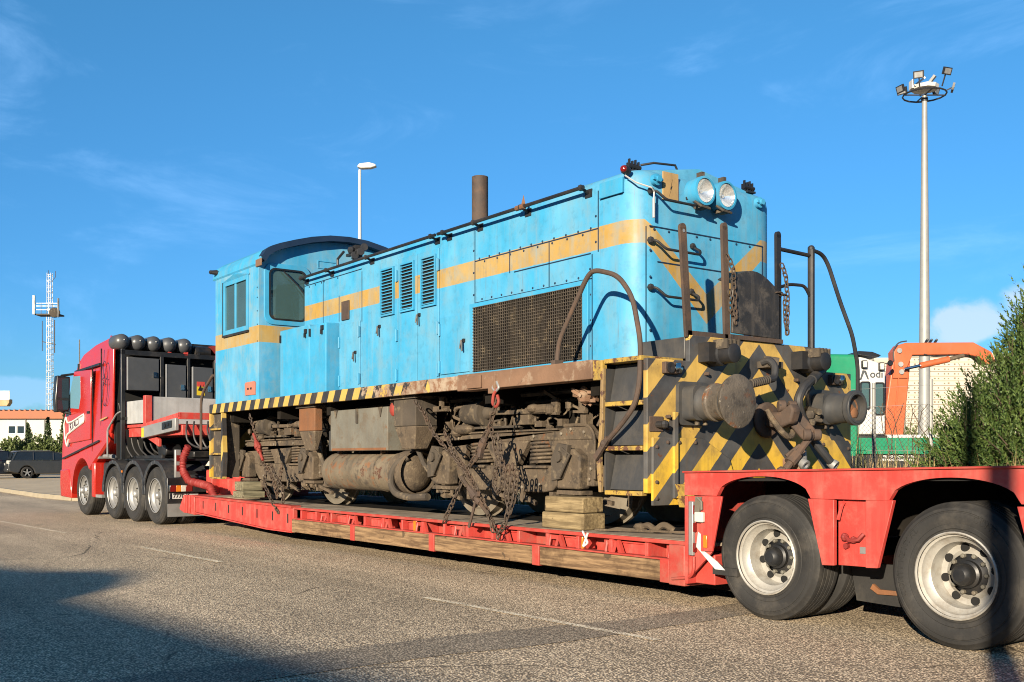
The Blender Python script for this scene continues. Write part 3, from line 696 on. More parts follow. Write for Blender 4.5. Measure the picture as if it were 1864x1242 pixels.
for d, (a0, a1) in ((d1, (-11.72, -11.42)), (d2, (-11.225, -10.93)), (d3, (-10.725, -10.435))):
    lp('louvre_back', M().box(a0, a1, 6.6195, 6.6215, 3.045, 3.615), 'dark_hole', d)
    lf = M().ring([(a0 - .022, 3.025), (a1 + .022, 3.025), (a1 + .022, 3.635), (a0 - .022, 3.635)], [(a0, 3.047), (a1, 3.047), (a1, 3.613), (a0, 3.613)], 'y', 6.592, 6.622)
    lp('louvre_frame', lf, 'blue_plain', d)
    s0 = None
    for k in range(14):
        z = 3.062 + k * .0405
        if s0 is None:
            s0 = lp('louvre_slat', M().hexa([(a0, 6.597, z - .006), (a1, 6.597, z - .006), (a1, 6.618, z + .004), (a0, 6.618, z + .004), (a0, 6.597, z + .003), (a1, 6.597, z + .003), (a1, 6.618, z + .013), (a0, 6.618, z + .013)]), 'blue_plain', d, smooth=False)
        else: again(s0, (0, 0, k * .0405))
lp('vent_cover', M().box(-12.86, -12.65, 6.618, 6.642, 3.10, 3.36), 'rust_dark', bevel=.006)
lp('side_plate', M().box(-7.50, -7.18, 6.618, 6.642, 3.70, 3.845).box(-7.50, -7.18, 6.61, 6.618, 3.695, 3.71), 'blue_plain', bevel=.004)
# radiator grille
gb = lp('radiator_grille', M().ring([(-9.70, 2.10), (-7.655, 2.10), (-7.655, 2.945), (-9.70, 2.945)], [(-9.63, 2.17), (-7.74, 2.17), (-7.74, 2.90), (-9.63, 2.90)], 'y', 6.602, 6.643), 'blue_plain', bevel=.004)
lp('grille_dark_back', M().box(-9.63, -7.74, 6.634, 6.6385, 2.17, 2.90), 'dark_hole', gb)  # black plate on the solid hood side stands in for a dark recess
cr = M()
for k in range(31): a = -9.60 + k * .0615; cr.box(a - .008, a + .008, 6.622, 6.634, 2.17, 2.90)
lp('core_fin', cr, 'underframe', gb, kind='stuff', smooth=False)
wr = M()
for k in range(55): a = -9.615 + k * .0345; wr.box(a - .0036, a + .0036, 6.600, 6.608, 2.17, 2.90)
for k in range(22): z = 2.185 + k * .0338; wr.box(-9.63, -7.74, 6.594, 6.600, z - .0036, z + .0036)
lp('wire_mesh', wr, 'dust_dark', gb, kind='stuff', smooth=False)
# roof-edge handrail
hr = lp('roof_handrail', M().tube([(-14.0, 6.535, 3.83), (-10.32, 6.535, 3.83)], .02, 8).tube([(-10.26, 6.535, 3.83), (-7.64, 6.535, 3.83)], .02, 8), 'black_steel')
br = None
for a in (-13.97, -13.16, -12.01, -10.42, -10.16, -9.53, -8.65, -7.68):
    if br is None: br = lp('handrail_bracket', M().cyl((a, 6.65, 3.79), (a, 6.535, 3.83), .016, n=8).ball((a, 6.535, 3.83), .034, 8).box(a - .05, a + .05, 6.63, 6.642, 3.75, 3.83), 'black_steel', hr)
    else: again(br, (a + 13.97, 0, 0))
lp('splice', M().cyl((-8.72, 6.535, 3.83), (-8.58, 6.535, 3.83), .03, n=8).add([(-8.62, 6.53, 3.85), (-8.56, 6.53, 3.85), (-8.59, 6.53, 3.95), (-8.59, 6.50, 3.85)], [(0, 1, 2), (0, 2, 3), (1, 3, 2), (0, 3, 1)]), 'rust_orange', hr)
# exhaust, horns
ex = M().lathe((-10.88, YC, 4.0), (0, 0, 1), [(0, .105), (.80, .105), (.80, .088), (.4, .088)], 20)
lp('exhaust_stack', ex, 'rust_dark')
hn = M()
for k, (da, dz) in enumerate(((0, 0), (.09, .05), (-.08, .07), (.02, .14))):
    hn.lathe((-14.2 + da, 7.5 + .05 * k, 4.27 + dz), (1, -.3, .05), [(0, .02), (.12, .025), (.2, .06), (.205, .055)], 10)
hn.box(-14.25, -14.05, 7.42, 7.75, 4.02, 4.12).box(-14.2, -14.1, 7.5, 7.62, 4.1, 4.46).ball((-14.15, 7.45, 4.38), .06, 8).box(-14.3, -14.0, 7.44, 7.5, 4.30, 4.34).tube([(-14.3, 7.3, 4.1), (-14.3, 7.3, 4.25), (-14.1, 7.3, 4.33)], .02, 6)
lp('horn_cluster', hn, 'black_steel')
def roof_bracket(a, b, z):
    m = M().box(a - .05, a + .05, b - .06, b + .06, z, z + .02)
    for k in range(4): m.box(a - .012, a + .012, b - .065 + k * .04, b - .052 + k * .04, z + .02, z + .13 - .015 * (k % 2)); m.box(a - .04, a - .025, b - .06 + k * .04, b - .045 + k * .04, z + .02, z + .10)
    m.cyl((a, b - .075, z + .06), (a, b + .085, z + .06), .022, n=8)
    return m
lp('lifting_bracket', roof_bracket(-7.3, 6.88, 3.945).tube([(-7.28, 6.95, 4.03), (-7.2, 7.05, 4.05), (-7.16, 7.30, 4.06), (-7.16, 7.34, 4.0)], .012, 6), 'black_steel')
lp('lifting_bracket', roof_bracket(-7.12, 8.32, 3.93), 'black_steel')
rl = lp('marker_light', M().lathe((-7.13, 6.64, 3.885), (.35, -1, .1), [(0, .042), (.06, .042), (.075, .036)], 14), 'black_steel')
lp('lens', M().lathe((-7.105, 6.567, 3.892), (.35, -1, .1), [(0, .034), (.015, .028), (.024, .012), (.026, .001)], 14), 'red_lens', rl)
lp('cable', M().tube([(-7.12, 6.60, 3.84), (-7.02, 6.64, 3.76), (-6.93, 6.76, 3.71), (-6.94, 6.80, 3.68), (-6.95, 6.80, 3.45)], .008, 6).tube([(-6.945, 6.80, 3.62), (-6.945, 6.80, 3.44)], .013, 8), 'alu_board', rl)
# nose fittings
pl = lp('warning_plate', M().box(-7.0, -6.985, 6.965, 7.165, 3.645, 3.91), 'ochre_plate')
lp('lightning_bolt', M().prism([(7.085, 3.85), (7.055, 3.75), (7.07, 3.755), (7.04, 3.68), (7.085, 3.785), (7.068, 3.78)], 'x', -6.985, -6.9835), 'black_steel', pl)
for b, z in ((6.86, 3.81), (8.32, 3.81)):
    lp('filler_boss', M().lathe((-7.0, b, z), (1, 0, 0), [(0, .055), (.04, .055), (.045, .03), (.08, .03)], 12).box(-6.96, -6.94, b - .06, b + .06, z - .012, z + .012), 'blue_plain')
for z0, b1 in ((3.70, 7.32), (3.24, 7.38), (2.80, 7.36)):
    m = M().tube([(-7.0, 6.80, z0), (-6.93, 6.82, z0 - .01), (-6.88, 6.90, z0 - .09), (-6.88, b1 - .03, z0 - .09), (-6.90, b1, z0 - .05), (-7.0, b1 - .02, z0 + .01)], .013, 8, fillet=.03)
    m.ball((-6.985, 6.80, z0), .035, 8).ball((-6.985, b1 - .02, z0 + .01), .032, 8)
    lp('grab_iron', m, 'black_steel')
for b in (7.395, 7.70):
    h = lp('headlight', M().lathe((-7.0, b, 3.765), (1, 0, 0), [(0, .135), (.10, .14), (.15, .14), (.155, .118), (.07, .113), (.07, .0)], 28), 'blue_plain', ang=50)
    lp('reflector', M().lathe((-6.926, b, 3.765), (1, 0, 0), [(0, .012), (.006, .03), (.022, .06), (.045, .088), (.074, .111)], 28, caps=False).ball((-6.905, b, 3.765), .016, 8), 'headlight_dish', h)
    lp('lens', M().lathe((-6.852, b, 3.765), (1, 0, 0), [(0, .112), (.008, .09), (.014, .05), (.016, .002)], 24), 'lens_glass', h)
    lp('bracket', M().box(-6.96, -6.86, b - .05, b + .05, 3.60, 3.635).tube([(-6.9, b - .10, 3.66), (-6.85, b - .06, 3.61), (-6.85, b + .06, 3.60)], .013, 6).box(-6.95, -6.88, b - .02, b + .02, 3.90, 3.95), 'dust_dark', h)

# ---- front platform, headstock and steps
plat = lp('front_platform', M().box(-6.998, -6.415, 6.66, 8.48, 2.08, 2.275), 'grey_panel', bevel=.01)
AF = -6.36
hs = M().prism([(6.15, .905), (6.15, 2.055), (6.66, 2.055), (6.66, 2.285), (8.48, 2.285), (8.48, 2.055), (8.99, 2.055), (8.99, .905), (8.75, .90), (8.6, 1.02), (6.54, 1.02), (6.4, .90)], 'x', AF - .05, AF)
head = lp('headstock', hs, 'hazard_front', bevel=.006)
lp('lower_plate', M().prism([(6.19, .80), (6.19, 1.38), (6.80, 1.38), (7.15, 1.20), (7.32, .80)], 'x', AF + .002, AF + .03), 'hazard_front', head, bevel=.006)
lp('lower_plate', M().prism([(8.95, .80), (8.95, 1.38), (8.34, 1.38), (7.99, 1.20), (7.82, .80)], 'x', AF + .002, AF + .03), 'hazard_front', head, bevel=.006)
lp('corner_toe', M().prism([(6.42, .98), (6.60, .98), (6.58, .82), (6.50, .78)], 'x', AF + .035, AF + .30), 'yellow_step', head)
lp('corner_angle', M().prism([(6.42, .86), (6.46, .86), (6.46, 1.60), (6.42, 1.60)], 'x', AF + .032, AF + .062), 'hazard_front', head)
hb = M()
for b, z in ((6.23, 1.0), (6.23, 1.3), (6.36, 1.34), (6.5, 1.34), (6.7, 1.34), (6.23, .86), (6.6, .86), (6.9, .9), (6.38, 1.56), (6.38, 1.46), (8.9, 1.0), (8.9, 1.3), (8.5, 1.34), (6.86, 1.95), (8.1, 1.95)):
    hb.lathe((AF + .028, b, z), (1, 0, 0), [(-.03, .017), (.014, .017), (.02, .008)], 6)
lp('bolt', hb, 'rust_dark', head, kind='stuff')
lp('pocket', M().box(AF + .001, AF + .012, 6.17, 6.33, 1.43, 1.56), 'rust_dark', head, bevel=.004)
lp('coupling_stub', M().cyl((AF, 6.26, 1.49), (AF + .09, 6.27, 1.49), .03, n=10).ball((AF + .09, 6.27, 1.49), .038, 8), 'black_steel', head)
lp('step_tread', M().box(-6.89, -6.415, 6.13, 6.64, 2.04, 2.08), 'yellow_step', bevel=.004)
# near and far steps
for s in (0, 1):
    def Y(b): return b if s == 0 else 2 * YC - b
    st = M().box(-6.90, -6.42, Y(6.50), Y(6.52), .90, 2.0)
    riser = lp('step_well', st, 'grey_panel')
    for z in (1.70, 1.31, .92):
        lp('step_tread', M().box(-6.885, -6.415, Y(6.135), Y(6.20), z - .04, z), 'yellow_step', riser, bevel=.005)
    for z0, z1 in ((1.705, 2.03), (1.315, 1.62), (.925, 1.24)):
        lp('riser', M().hexa([(-6.885, Y(6.20), z0), (-6.415, Y(6.20), z0), (-6.415, Y(6.44), z0 + .01), (-6.885, Y(6.44), z0 + .01), (-6.885, Y(6.27), z1), (-6.415, Y(6.27), z1), (-6.415, Y(6.48), z1), (-6.885, Y(6.48), z1)]), 'grey_panel', riser, bevel=.004)
    lp('stringer', M().box(-6.915, -6.895, Y(6.16), Y(6.49), .90, 2.0), 'grey_panel', riser)
    lp('stringer_edge', M().prism([(-6.925, 2.0), (-6.89, 2.0), (-6.90, 1.55), (-6.935, 1.2), (-6.925, .90), (-6.955, .90), (-6.985, 1.15), (-6.945, 1.5)], 'y', Y(6.125), Y(6.16)), 'worn_edge', riser, bevel=.004)
    hz = [(-7.63, Y(6.20), 2.10), (-7.61, Y(6.20), 2.30), (-7.20, Y(6.20), 2.86), (-7.10, Y(6.20), 2.915), (-6.78, Y(6.20), 2.82), (-6.58, Y(6.19), 2.60), (-6.47, Y(6.18), 2.20), (-6.42, Y(6.12), 1.85), (-6.46, Y(6.10), 1.65), (-6.62, Y(6.10), 1.50), (-6.84, Y(6.11), 1.34)]
    if s == 0: lp('step_handrail', M().tube(hz, .023, 10, fillet=.12).ball((-6.86, Y(6.11), 1.33), .04, 8).box(-7.66, -7.60, Y(6.15), Y(6.25), 2.09, 2.13).bar((-6.80, Y(6.10), 1.38), (-6.97, Y(6.10), 1.20), .03, .05), 'rust_dark')
# rear steps beside the truck
lp('rear_headstock', M().box(-16.62, -16.57, 6.15, 8.99, .90, 2.06), 'hazard_front')
rs = lp('rear_step_well', M().box(-16.56, -16.06, 6.20, 6.44, .90, 1.92), 'dust_dark')
for z in (1.69, 1.29, .90): lp('step_tread', M().box(-16.56, -16.06, 6.14, 6.20, z - .03, z), 'yellow_step', rs, bevel=.004)
lp('stringer', M().prism([(-16.05, 1.93), (-16.01, 1.93), (-15.95, 1.2), (-16.0, .88), (-16.05, .88)], 'y', 6.13, 6.20), 'hazard_sill', rs)
lp('rear_handrail', M().tube([(-16.38, 6.12, 2.55), (-16.80, 6.12, 2.33), (-16.92, 6.12, 2.16), (-16.92, 6.12, 1.35)], .024, 8, fillet=.1), 'rust_dark')
# ---- posts, chains and folding gangway on the platform
def flat_post(b0, z0, b1, z1, w=.075):
    return M().bar((AF - .02, b0, z0), (AF - .02, b1, z1), .03, w, up=(0, 1, 0)).cyl((AF - .035, b1, z1), (AF - .005, b1, z1), w / 2, n=12)
p1 = lp('gangway_post', flat_post(6.665, 2.27, 6.59, 3.22).bar((AF - .02, 6.65, 2.30), (AF - .02, 7.17, 2.30), .03, .05), 'rust_dark')
lp('post_hole', M().cyl((AF - .001, 6.592, 3.19), (AF + .0, 6.592, 3.19), .016, n=10), 'galv', p1)
lp('gangway_post', flat_post(7.165, 2.27, 7.125, 3.30, .07), 'rust_dark')
lp('gangway_post', flat_post(7.885, 2.25, 7.875, 3.32, .065), 'black_steel')
lp('gangway_post', M().tube([(AF - .02, 8.38, 2.25), (AF - .02, 8.38, 3.25)], .034, 10).ball((AF - .02, 8.38, 3.25), .036, 10), 'black_steel')
lp('end_rail', M().tube([(AF - .02, 7.90, 3.19), (AF - .02, 8.38, 3.18)], .02, 8), 'black_steel')
lp('end_rail', M().tube([(AF - .02, 7.88, 2.82), (AF - .02, 8.05, 2.87), (AF - .02, 8.28, 2.88), (AF - .02, 8.37, 2.77)], .016, 8, fillet=.06), 'black_steel')
lp('end_rail', M().tube([(AF - .02, 8.38, 3.24), (AF - .02, 8.55, 3.22), (AF, 8.62, 3.12), (-6.3, 8.73, 2.752), (-6.2, 8.786, 2.419), (-6.2, 8.876, 2.126), (-6.2, 8.876, 1.826)], .02, 8, fillet=.08), 'black_steel')
gp = M().prism([(7.20, 2.34), (7.85, 2.32), (7.85, 2.79), (7.20, 2.84)], 'x', AF - .01, AF + .02)
gang = lp('gangway_plate', gp, 'worn_black', bevel=.008)
hood2 = M(); seg = 9
for k in range(seg):
    t0, t1 = k / seg, (k + 1) / seg
    f0, f1 = math.sin(PI * t0), math.sin(PI * t1)
    b0, b1 = 7.20 + .65 * t0, 7.20 + .65 * t1
    hood2.hexa([(AF + .02, b0, 2.82 - .04 * t0), (AF + .02, b1, 2.82 - .04 * t1), (AF - .16, b1, 2.84 - .04 * t1), (AF - .16, b0, 2.84 - .04 * t0), (AF + .0, b0, 2.835 + .12 * f0 - .04 * t0), (AF + .0, b1, 2.835 + .12 * f1 - .04 * t1), (AF - .16, b1, 2.85 + .12 * f1 - .04 * t1), (AF - .16, b0, 2.85 + .12 * f0 - .04 * t0)])
lp('gangway_top', hood2, 'worn_black', gang)
lp('hinge_strip', M().box(AF - .012, AF + .026, 7.17, 7.90, 2.285, 2.325), 'rust_dark', gang)
lp('safety_chain', chain(M(), [(AF + .02, 7.14, 3.02), (AF + .03, 7.20, 2.90), (AF + .035, 7.21, 2.55), (AF + .035, 7.23, 2.42), (AF + .03, 7.16, 2.55), (AF + .03, 7.15, 2.72)], .06, .036, .007), 'chain_steel')
lp('safety_chain', chain(M(), [(AF + .02, 7.89, 3.02), (AF + .02, 7.95, 2.92), (AF + .025, 7.97, 2.70), (AF + .03, 7.95, 2.38), (AF + .03, 7.92, 2.55), (AF + .02, 7.93, 2.75), (AF + .02, 7.80, 2.76)], .06, .036, .007), 'chain_steel')
# jumper sockets, small lamps
for b in (6.94, 8.22):
    sk = lp('jumper_socket', M().lathe((AF, b, 2.12), (1, 0, 0), [(0, .10), (.14, .10), (.15, .085), (.27, .085), (.28, .07)], 16).box(AF, AF + .13, b - .17, b - .05, 2.05, 2.22), 'black_steel')
    pr = M()
    for k in range(4): pr.box(AF + .10, AF + .26, b - .085 + k * .05, b - .065 + k * .05, 2.16, 2.245)
    lp('clamp', pr, 'dust_dark', sk)
for b in (6.42, 2 * YC - 6.42):
    lb = lp('lamp_box', M().box(AF, AF + .05, b - .10, b + .10, 1.93, 2.03), 'rust_dark', bevel=.006)
    lp('lamp', M().lathe((AF + .05, b - .045, 1.98), (1, 0, 0), [(0, .046), (.015, .046), (.016, .03), (.005, .0)], 14), 'black_steel', lb)
    lp('lamp', M().lathe((AF + .05, b + .045, 1.98), (1, 0, 0), [(0, .046), (.02, .046), (.024, .03), (.03, .002)], 14), 'chrome', lb)
# buffers
for b, full in ((6.68, True), (8.46, False)):
    bf = lp('buffer', M().prism(rrect(b - .19, b + .19, 1.49, 1.87, .05, 3), 'x', AF, AF + .04).prism(rrect(b - .155, b + .155, 1.53, 1.83, .06, 4), 'x', AF + .04, AF + .17).lathe((AF + .04, b, 1.68), (1, 0, 0), [(0, .14), (.12, .14), (.13, .15), (.16, .15), (.17, .143), (.34, .14), (.35, .15), (.40, .15)] + ([(.41, .12)] if full else [(.41, .145), (.41, .128), (.345, .127), (.34, 0)]), 28), 'grey_panel', label='buffer with a rusty disc' if full else 'buffer without its disc, an open rusty tube')
    if full:
        lp('buffer_disc', M().lathe((AF + .42, b, 1.68), (1, 0, 0), [(-.02, .09), (.06, .10), (.085, .215), (.115, .228), (.125, .21), (.135, .12), (.138, .001)], 36), 'buffer_face', bf, ang=50)
        lp('buffer_collar', M().lathe((AF + .28, b, 1.68), (1, 0, 0), [(0, .165), (.03, .165), (.04, .152), (.10, .155), (.15, .165), (.17, .12)], 24), 'buffer_face', bf)
    else:
        lp('tube_rim', M().lathe((AF + .38, b, 1.68), (1, 0, 0), [(0, .150), (.02, .168), (.06, .168), (.065, .135), (.0, .132)], 28), 'grey_panel', bf)
        lp('rust_lump', M().lathe((AF + .365, b, 1.68), (1, 0, 0), [(0, .127), (.01, .12), (.022, .09), (.012, .05), (.028, .001)], 20).ball((AF + .375, b + .045, 1.635), .06, 8, (.45, 1.1, 1)).ball((AF + .375, b - .05, 1.61), .05, 8, (.45, 1, 1)), 'rust_orange', bf)
    fl = M()
    for k in (-1, 1): fl.cyl((AF + .12, b + k * .05, 1.525), (AF + .12, b + k * .05, 1.49), .02, n=6)
    lp('flange_bolt', fl, 'dust_dark', bf)
# drawgear
dg = lp('drawhook', M().prism([(AF, 1.62), (AF + .22, 1.63), (AF + .34, 1.70), (AF + .38, 1.64), (AF + .34, 1.52), (AF + .22, 1.48), (AF, 1.50)], 'y', 7.60, 7.72).lathe((AF, 7.66, 1.56), (1, 0, 0), [(0, .17), (.05, .17), (.06, .12)], 18), 'rust_dark', bevel=.02)
sc = M()
for k in (-.075, .075):
    sc.bar((AF + .22, 7.70 + k, 1.66), (AF + .34, 7.90 + k, 1.40), .04, .085)
    sc.cyl((AF + .21, 7.67 + k, 1.68), (AF + .25, 7.73 + k, 1.68), .055, n=12); sc.cyl((AF + .33, 7.87 + k, 1.42), (AF + .37, 7.93 + k, 1.42), .055, n=12)
sc.cyl((AF + .34, 7.80, 1.41), (AF + .34, 8.02, 1.41), .035, n=10)
lp('coupling_link', sc, 'rust_dark', dg, bevel=.012)
lp('screw', M().tube([(AF + .34, 7.92, 1.42), (AF + .30, 7.66, 1.16), (AF + .28, 7.56, 1.06)], .034, 10).cyl((AF + .31, 7.74, 1.24), (AF + .29, 7.66, 1.16), .055, n=10).ball((AF + .28, 7.56, 1.08), .05, 8).bar((AF + .32, 7.80, 1.30), (AF + .24, 7.70, 1.20), .04, .09), 'rust_dark', dg)
lp('shackle', M().tube([(AF + .12, 7.55, 1.64), (AF + .26, 7.56, 1.46), (AF + .27, 7.68, 1.38), (AF + .24, 7.80, 1.46), (AF + .12, 7.80, 1.62)], .028, 8, fillet=.1), 'dust', dg)
lp('shackle', M().tube([(AF + .2, 7.62, 1.12), (AF + .26, 7.66, 1.02), (AF + .26, 7.76, 1.0), (AF + .2, 7.82, 1.1)], .022, 8, fillet=.05).box(AF + .1, AF + .3, 7.80, 7.86, 1.0, 1.2), 'rust_beam', dg)
lp('brake_hose', M().tube([(-6.3, 7.557, 2.088), (-6.22, 7.568, 2.108), (-6.16, 7.572, 2.038), (-6.14, 7.532, 1.925), (-6.12, 7.393, 1.907), (-6.1, 7.147, 1.856)], .034, 10, fillet=.05), 'rubber_hose')
cv = M().box(AF, AF + .12, 7.56, 7.78, 2.04, 2.10).tube([(-6.3, 7.572, 2.109), (-6.2, 7.668, 2.086)], .045, 8)
for k in range(9):
    t = k / 8; p = Vector((-6.12, 7.416, 1.908)).lerp(Vector((-6.1, 7.162, 1.861)), t); cv.lathe(p, Vector((.0, -1, -.08)), [(-.007, .036), (0, .042), (.007, .036)], 10)
lp('hose_valve', cv, 'dust_dark', kind='stuff')
lp('brake_hose', M().tube([(-6.32, 8.435, 2.052), (-6.18, 8.156, 1.966), (-6.12, 7.915, 1.859), (-6.12, 7.835, 1.734), (-6.14, 7.908, 1.609), (-6.16, 7.999, 1.545)], .042, 10, fillet=.06).cyl((-6.3, 8.442, 2.073), (-6.16, 8.097, 1.941), .05, n=12), 'rubber_hose')
lp('brake_hose', M().tube([(-6.2, 8.035, 1.506), (-6.12, 8.045, 1.391), (-6.08, 8.148, 1.267), (-6.06, 8.246, 1.174)], .038, 10, fillet=.06), 'rubber_hose')
lp('hose_coupling', M().lathe((-6.05, 8.282, 1.143), (.75, .2, -.5), [(-.05, .04), (0, .05), (.03, .05), (.03, .03), (.0, .0)], 14), 'galv')
lp('hose_coupling', M().lathe((-6.02, 7.801, 1.15), (.8, 0, -.5), [(-.08, .035), (0, .05), (.03, .05), (.03, .03), (.0, .0)], 14).tube([(-6.2, 8.018, 1.304), (-6.05, 7.84, 1.165)], .03, 8), 'galv')
vl = M()
for x, y, r in ((1475, 755, .05), (1488, 758, .035), (1478, 768, .04), (1468, 745, .035), (1492, 748, .03), (1484, 775, .03)): vl.ball((-6.18, 1.12, 3.694) if False else (0, 0, 0), .001, 6)
vl = M().ball((-6.18, 8.099, 1.615), .05, 8).ball((-6.16, 8.18, 1.601), .035, 8).ball((-6.18, 8.123, 1.543), .042, 8).cyl((-6.3, 8.214, 1.675), (-6.1, 8.133, 1.639), .03, n=8).cyl((-6.2, 8.084, 1.579), (-6.14, 8.22, 1.56), .02, n=8)
lp('angle_cock', vl, 'dust_dark')

# ---- bogies
def bogie(ac, name):
    yf = 6.60
    o = M()
    def P(poly, y0=yf, y1=yf + .09): o.prism([(ac + x, z) for x, z in poly], 'y', y0, y1)
    P([(-1.43, 1.34), (-1.30, 1.475), (.92, 1.485), (1.0, 1.525), (1.34, 1.535), (1.45, 1.44), (1.45, 1.385), (-1.43, 1.385)])      # top beam
    P([(-.98, 1.12), (.98, 1.12), (.93, .98), (.80, .875), (.62, .85), (-.62, .85), (-.80, .875), (-.93, .98)])                        # bottom beam
    P([(-.40, 1.386), (.40, 1.386), (.19, 1.119), (-.19, 1.119)], yf + .002, yf + .088)                                                # centre V
    for s in (-1, 1):
        P([(s * 1.43, 1.386), (s * .72, 1.386), (s * .80, 1.25), (s * .80, 1.119), (s * .985, 1.119), (s * 1.02, 1.0), (s * 1.10, .93), (s * 1.43, .93)][::s], yf + .003, yf + .086)
    P([(1.40, .93), (1.88, .90), (1.90, 1.08), (1.40, 1.14)], yf + .06, yf + .13)
    f = lp(name, o, 'dust', bevel=.012)
    lip = M().prism([(ac - 1.32, 1.477), (ac + .92, 1.487), (ac + .92, 1.505), (ac - 1.32, 1.495)], 'y', yf - .03, yf + .05)
    lip.tube([(ac + 1.0, yf - .005, 1.53), (ac + 1.36, yf - .005, 1.53), (ac + 1.455, yf - .005, 1.43), (ac + 1.455, yf - .005, 1.0)], .018, 6, fillet=.08)
    lp('frame_lip', lip, 'dust', f)
    for x in (-.55, .55):       # coil springs in the openings
        m = M(); pts = []
        for k in range(0, 85): t = k / 84; a = t * 2 * PI * 6; pts.append((ac + x + .15 * math.cos(a), yf + .10 + .13 * math.sin(a), 1.135 + .235 * t))
        m.tube(pts, .0165, 6)
        sp = lp('spring', m, 'dust', f)
        lp('spring_seat', M().box(ac + x - .19, ac + x + .19, yf - .045, yf + .16, 1.10, 1.128), 'dust', f, bevel=.006)
        lp('spring_core', M().cyl((ac + x, yf + .11, 1.12), (ac + x, yf + .11, 1.39), .085, n=12), 'underframe', f)
    for s, x in ((-1, -1.16), (1, 1.16)):   # axle boxes with covers
        m = M().prism([(ac + x - .17, .90), (ac + x + .17, .90), (ac + x + .19, 1.22), (ac + x + .08, 1.30), (ac + x - .15, 1.28)], 'y', yf - .10, yf + .05)
        ab = lp('axle_box', m, 'dust', f, bevel=.02)
        lp('box_cover', M().prism([(ac + x - .20, 1.20), (ac + x - .10, 1.35), (ac + x + .06, 1.33), (ac + x + .03, 1.15), (ac + x - .06, 1.0), (ac + x - .19, .98)], 'y', yf - .15, yf - .095).cyl((ac + x - .07, yf - .18, 1.22), (ac + x - .07, yf - .14, 1.22), .055, n=10).tube([(ac + x - .02, yf - .16, 1.30), (ac + x + .08, yf - .14, 1.24), (ac + x - .05, yf - .16, 1.02)], .016, 6), 'dust_dark', ab, bevel=.012)
        lp('keep', M().box(ac + x - .19, ac + x + .19, yf - .08, yf + .06, .845, .885).cyl((ac + x - .15, yf - .03, .85), (ac + x - .15, yf - .03, .80), .022, n=6).cyl((ac + x + .15, yf - .03, .85), (ac + x + .15, yf - .03, .80), .022, n=6).box(ac + x - .02, ac + x + .06, yf - .05, yf, .81, .85), 'dust', ab)
    bo = M()
    for x, z in ((-1.3, 1.43), (-.9, 1.43), (-.2, 1.42), (.5, 1.43), (.95, 1.45), (1.1, 1.49), (1.3, 1.46), (-.6, .93), (.6, .93), (.3, .9), (-.3, .9), (1.4, 1.1), (1.38, 1.0), (-1.38, 1.1)):
        bo.lathe((ac + x, yf, z), (0, -1, 0), [(-.02, .02), (.014, .02), (.02, .01)], 6)
    lp('bolt', bo, 'wheel_steel', f, kind='stuff')
    for x in (-1.08, 1.08):
        for y in (YC - .5, YC + .5):
            s = -1 if y < YC else 1
            w = M().lathe((ac + x, y, 1.10), (0, s, 0), [(-.07, .44), (-.07, .60), (-.03, .60), (-.025, .575), (.07, .57), (.075, .50), (.03, .48), (.02, .22), (.09, .2), (.1, .10), (.10, .0)], 40)
            lp('wheel', w, 'wheel_steel', f)
        lp('axle', M().cyl((ac + x, yf, 1.10), (ac + x, 2 * YC - yf, 1.10), .08, n=12), 'underframe', f)
    lp('far_frame', M().box(ac - 1.43, ac + 1.45, 2 * YC - yf - .09, 2 * YC - yf, .88, 1.48), 'dust_dark', f)
    lp('bolster', M().box(ac - .35, ac + .35, 6.74, 8.40, 1.0, 1.5).box(ac - 1.5, ac + 1.6, 6.9, 8.24, .86, 1.38), 'underframe', f)
    bx0 = ac - .75
    bc = lp('brake_cylinder', M().lathe((bx0, yf + .06, 1.71), (1, 0, 0), [(-.14, .05), (-.12, .09), (-.05, .125), (.26, .14), (.27, .155), (.33, .155), (.34, .08), (.48, .03), (.55, .03)], 18).box(bx0 - .08, bx0 + 1.0, yf, yf + .14, 1.53, 1.555), 'dust_dark', f)
    lp('cylinder_strap', M().tube([(bx0 - .12, yf + .0, 1.64), (bx0 - .24, yf - .02, 1.68), (bx0 - .20, yf - .02, 1.78), (bx0 - .06, yf, 1.79)], .018, 6, fillet=.03), 'dust', bc)
    lp('sandbag', M().ball((bx0 - .02, yf - .02, 1.53), .13, 12, (1.5, .7, .45)).ball((bx0 - .16, yf - .02, 1.50), .09, 10, (1.2, .7, .6)), 'dust', bc)
    lp('brake_lever', M().bar((ac - .3, yf, 1.70), (ac + .85, yf + .03, 1.69), .03, .05).box(ac + .22, ac + .45, yf - .03, yf + .08, 1.555, 1.66).cyl((ac + .46, yf, 1.71), (ac + .78, yf, 1.71), .05, n=10).ball((ac + .52, yf - .02, 1.72), .07, 8, (1.4, 1, .7)).ball((ac + .78, yf - .01, 1.70), .06, 8), 'dust', f, bevel=.006)
    random.seed(int(abs(ac) * 10))
    pp = M()
    for k in range(22):
        x = ac - 1.4 + k * .14 + random.uniform(-.08, .08); z = random.uniform(1.58, 1.9)
        pp.tube([(x, yf + .25, 1.95), (x, yf + random.uniform(.02, .2), z), (x + random.uniform(-.3, .4), yf + random.uniform(.0, .18), z - .04), (x + random.uniform(-.3, .4), yf + .1, 1.52)], random.choice((.010, .014, .02)), 6, fillet=.05)
        if k % 2: pp.ball((x, yf + .05, z), random.uniform(.025, .05), 6, (1, .8, 1.3))
    for k in range(8):
        x = ac - 1.2 + k * .33 + random.uniform(-.1, .1); w_ = random.uniform(.05, .12); pp.box(x, x + w_, yf + .03, yf + .12, 1.53, 1.56 + random.uniform(.02, .10))
    lp('pipework', pp, 'dust', f, kind='stuff')
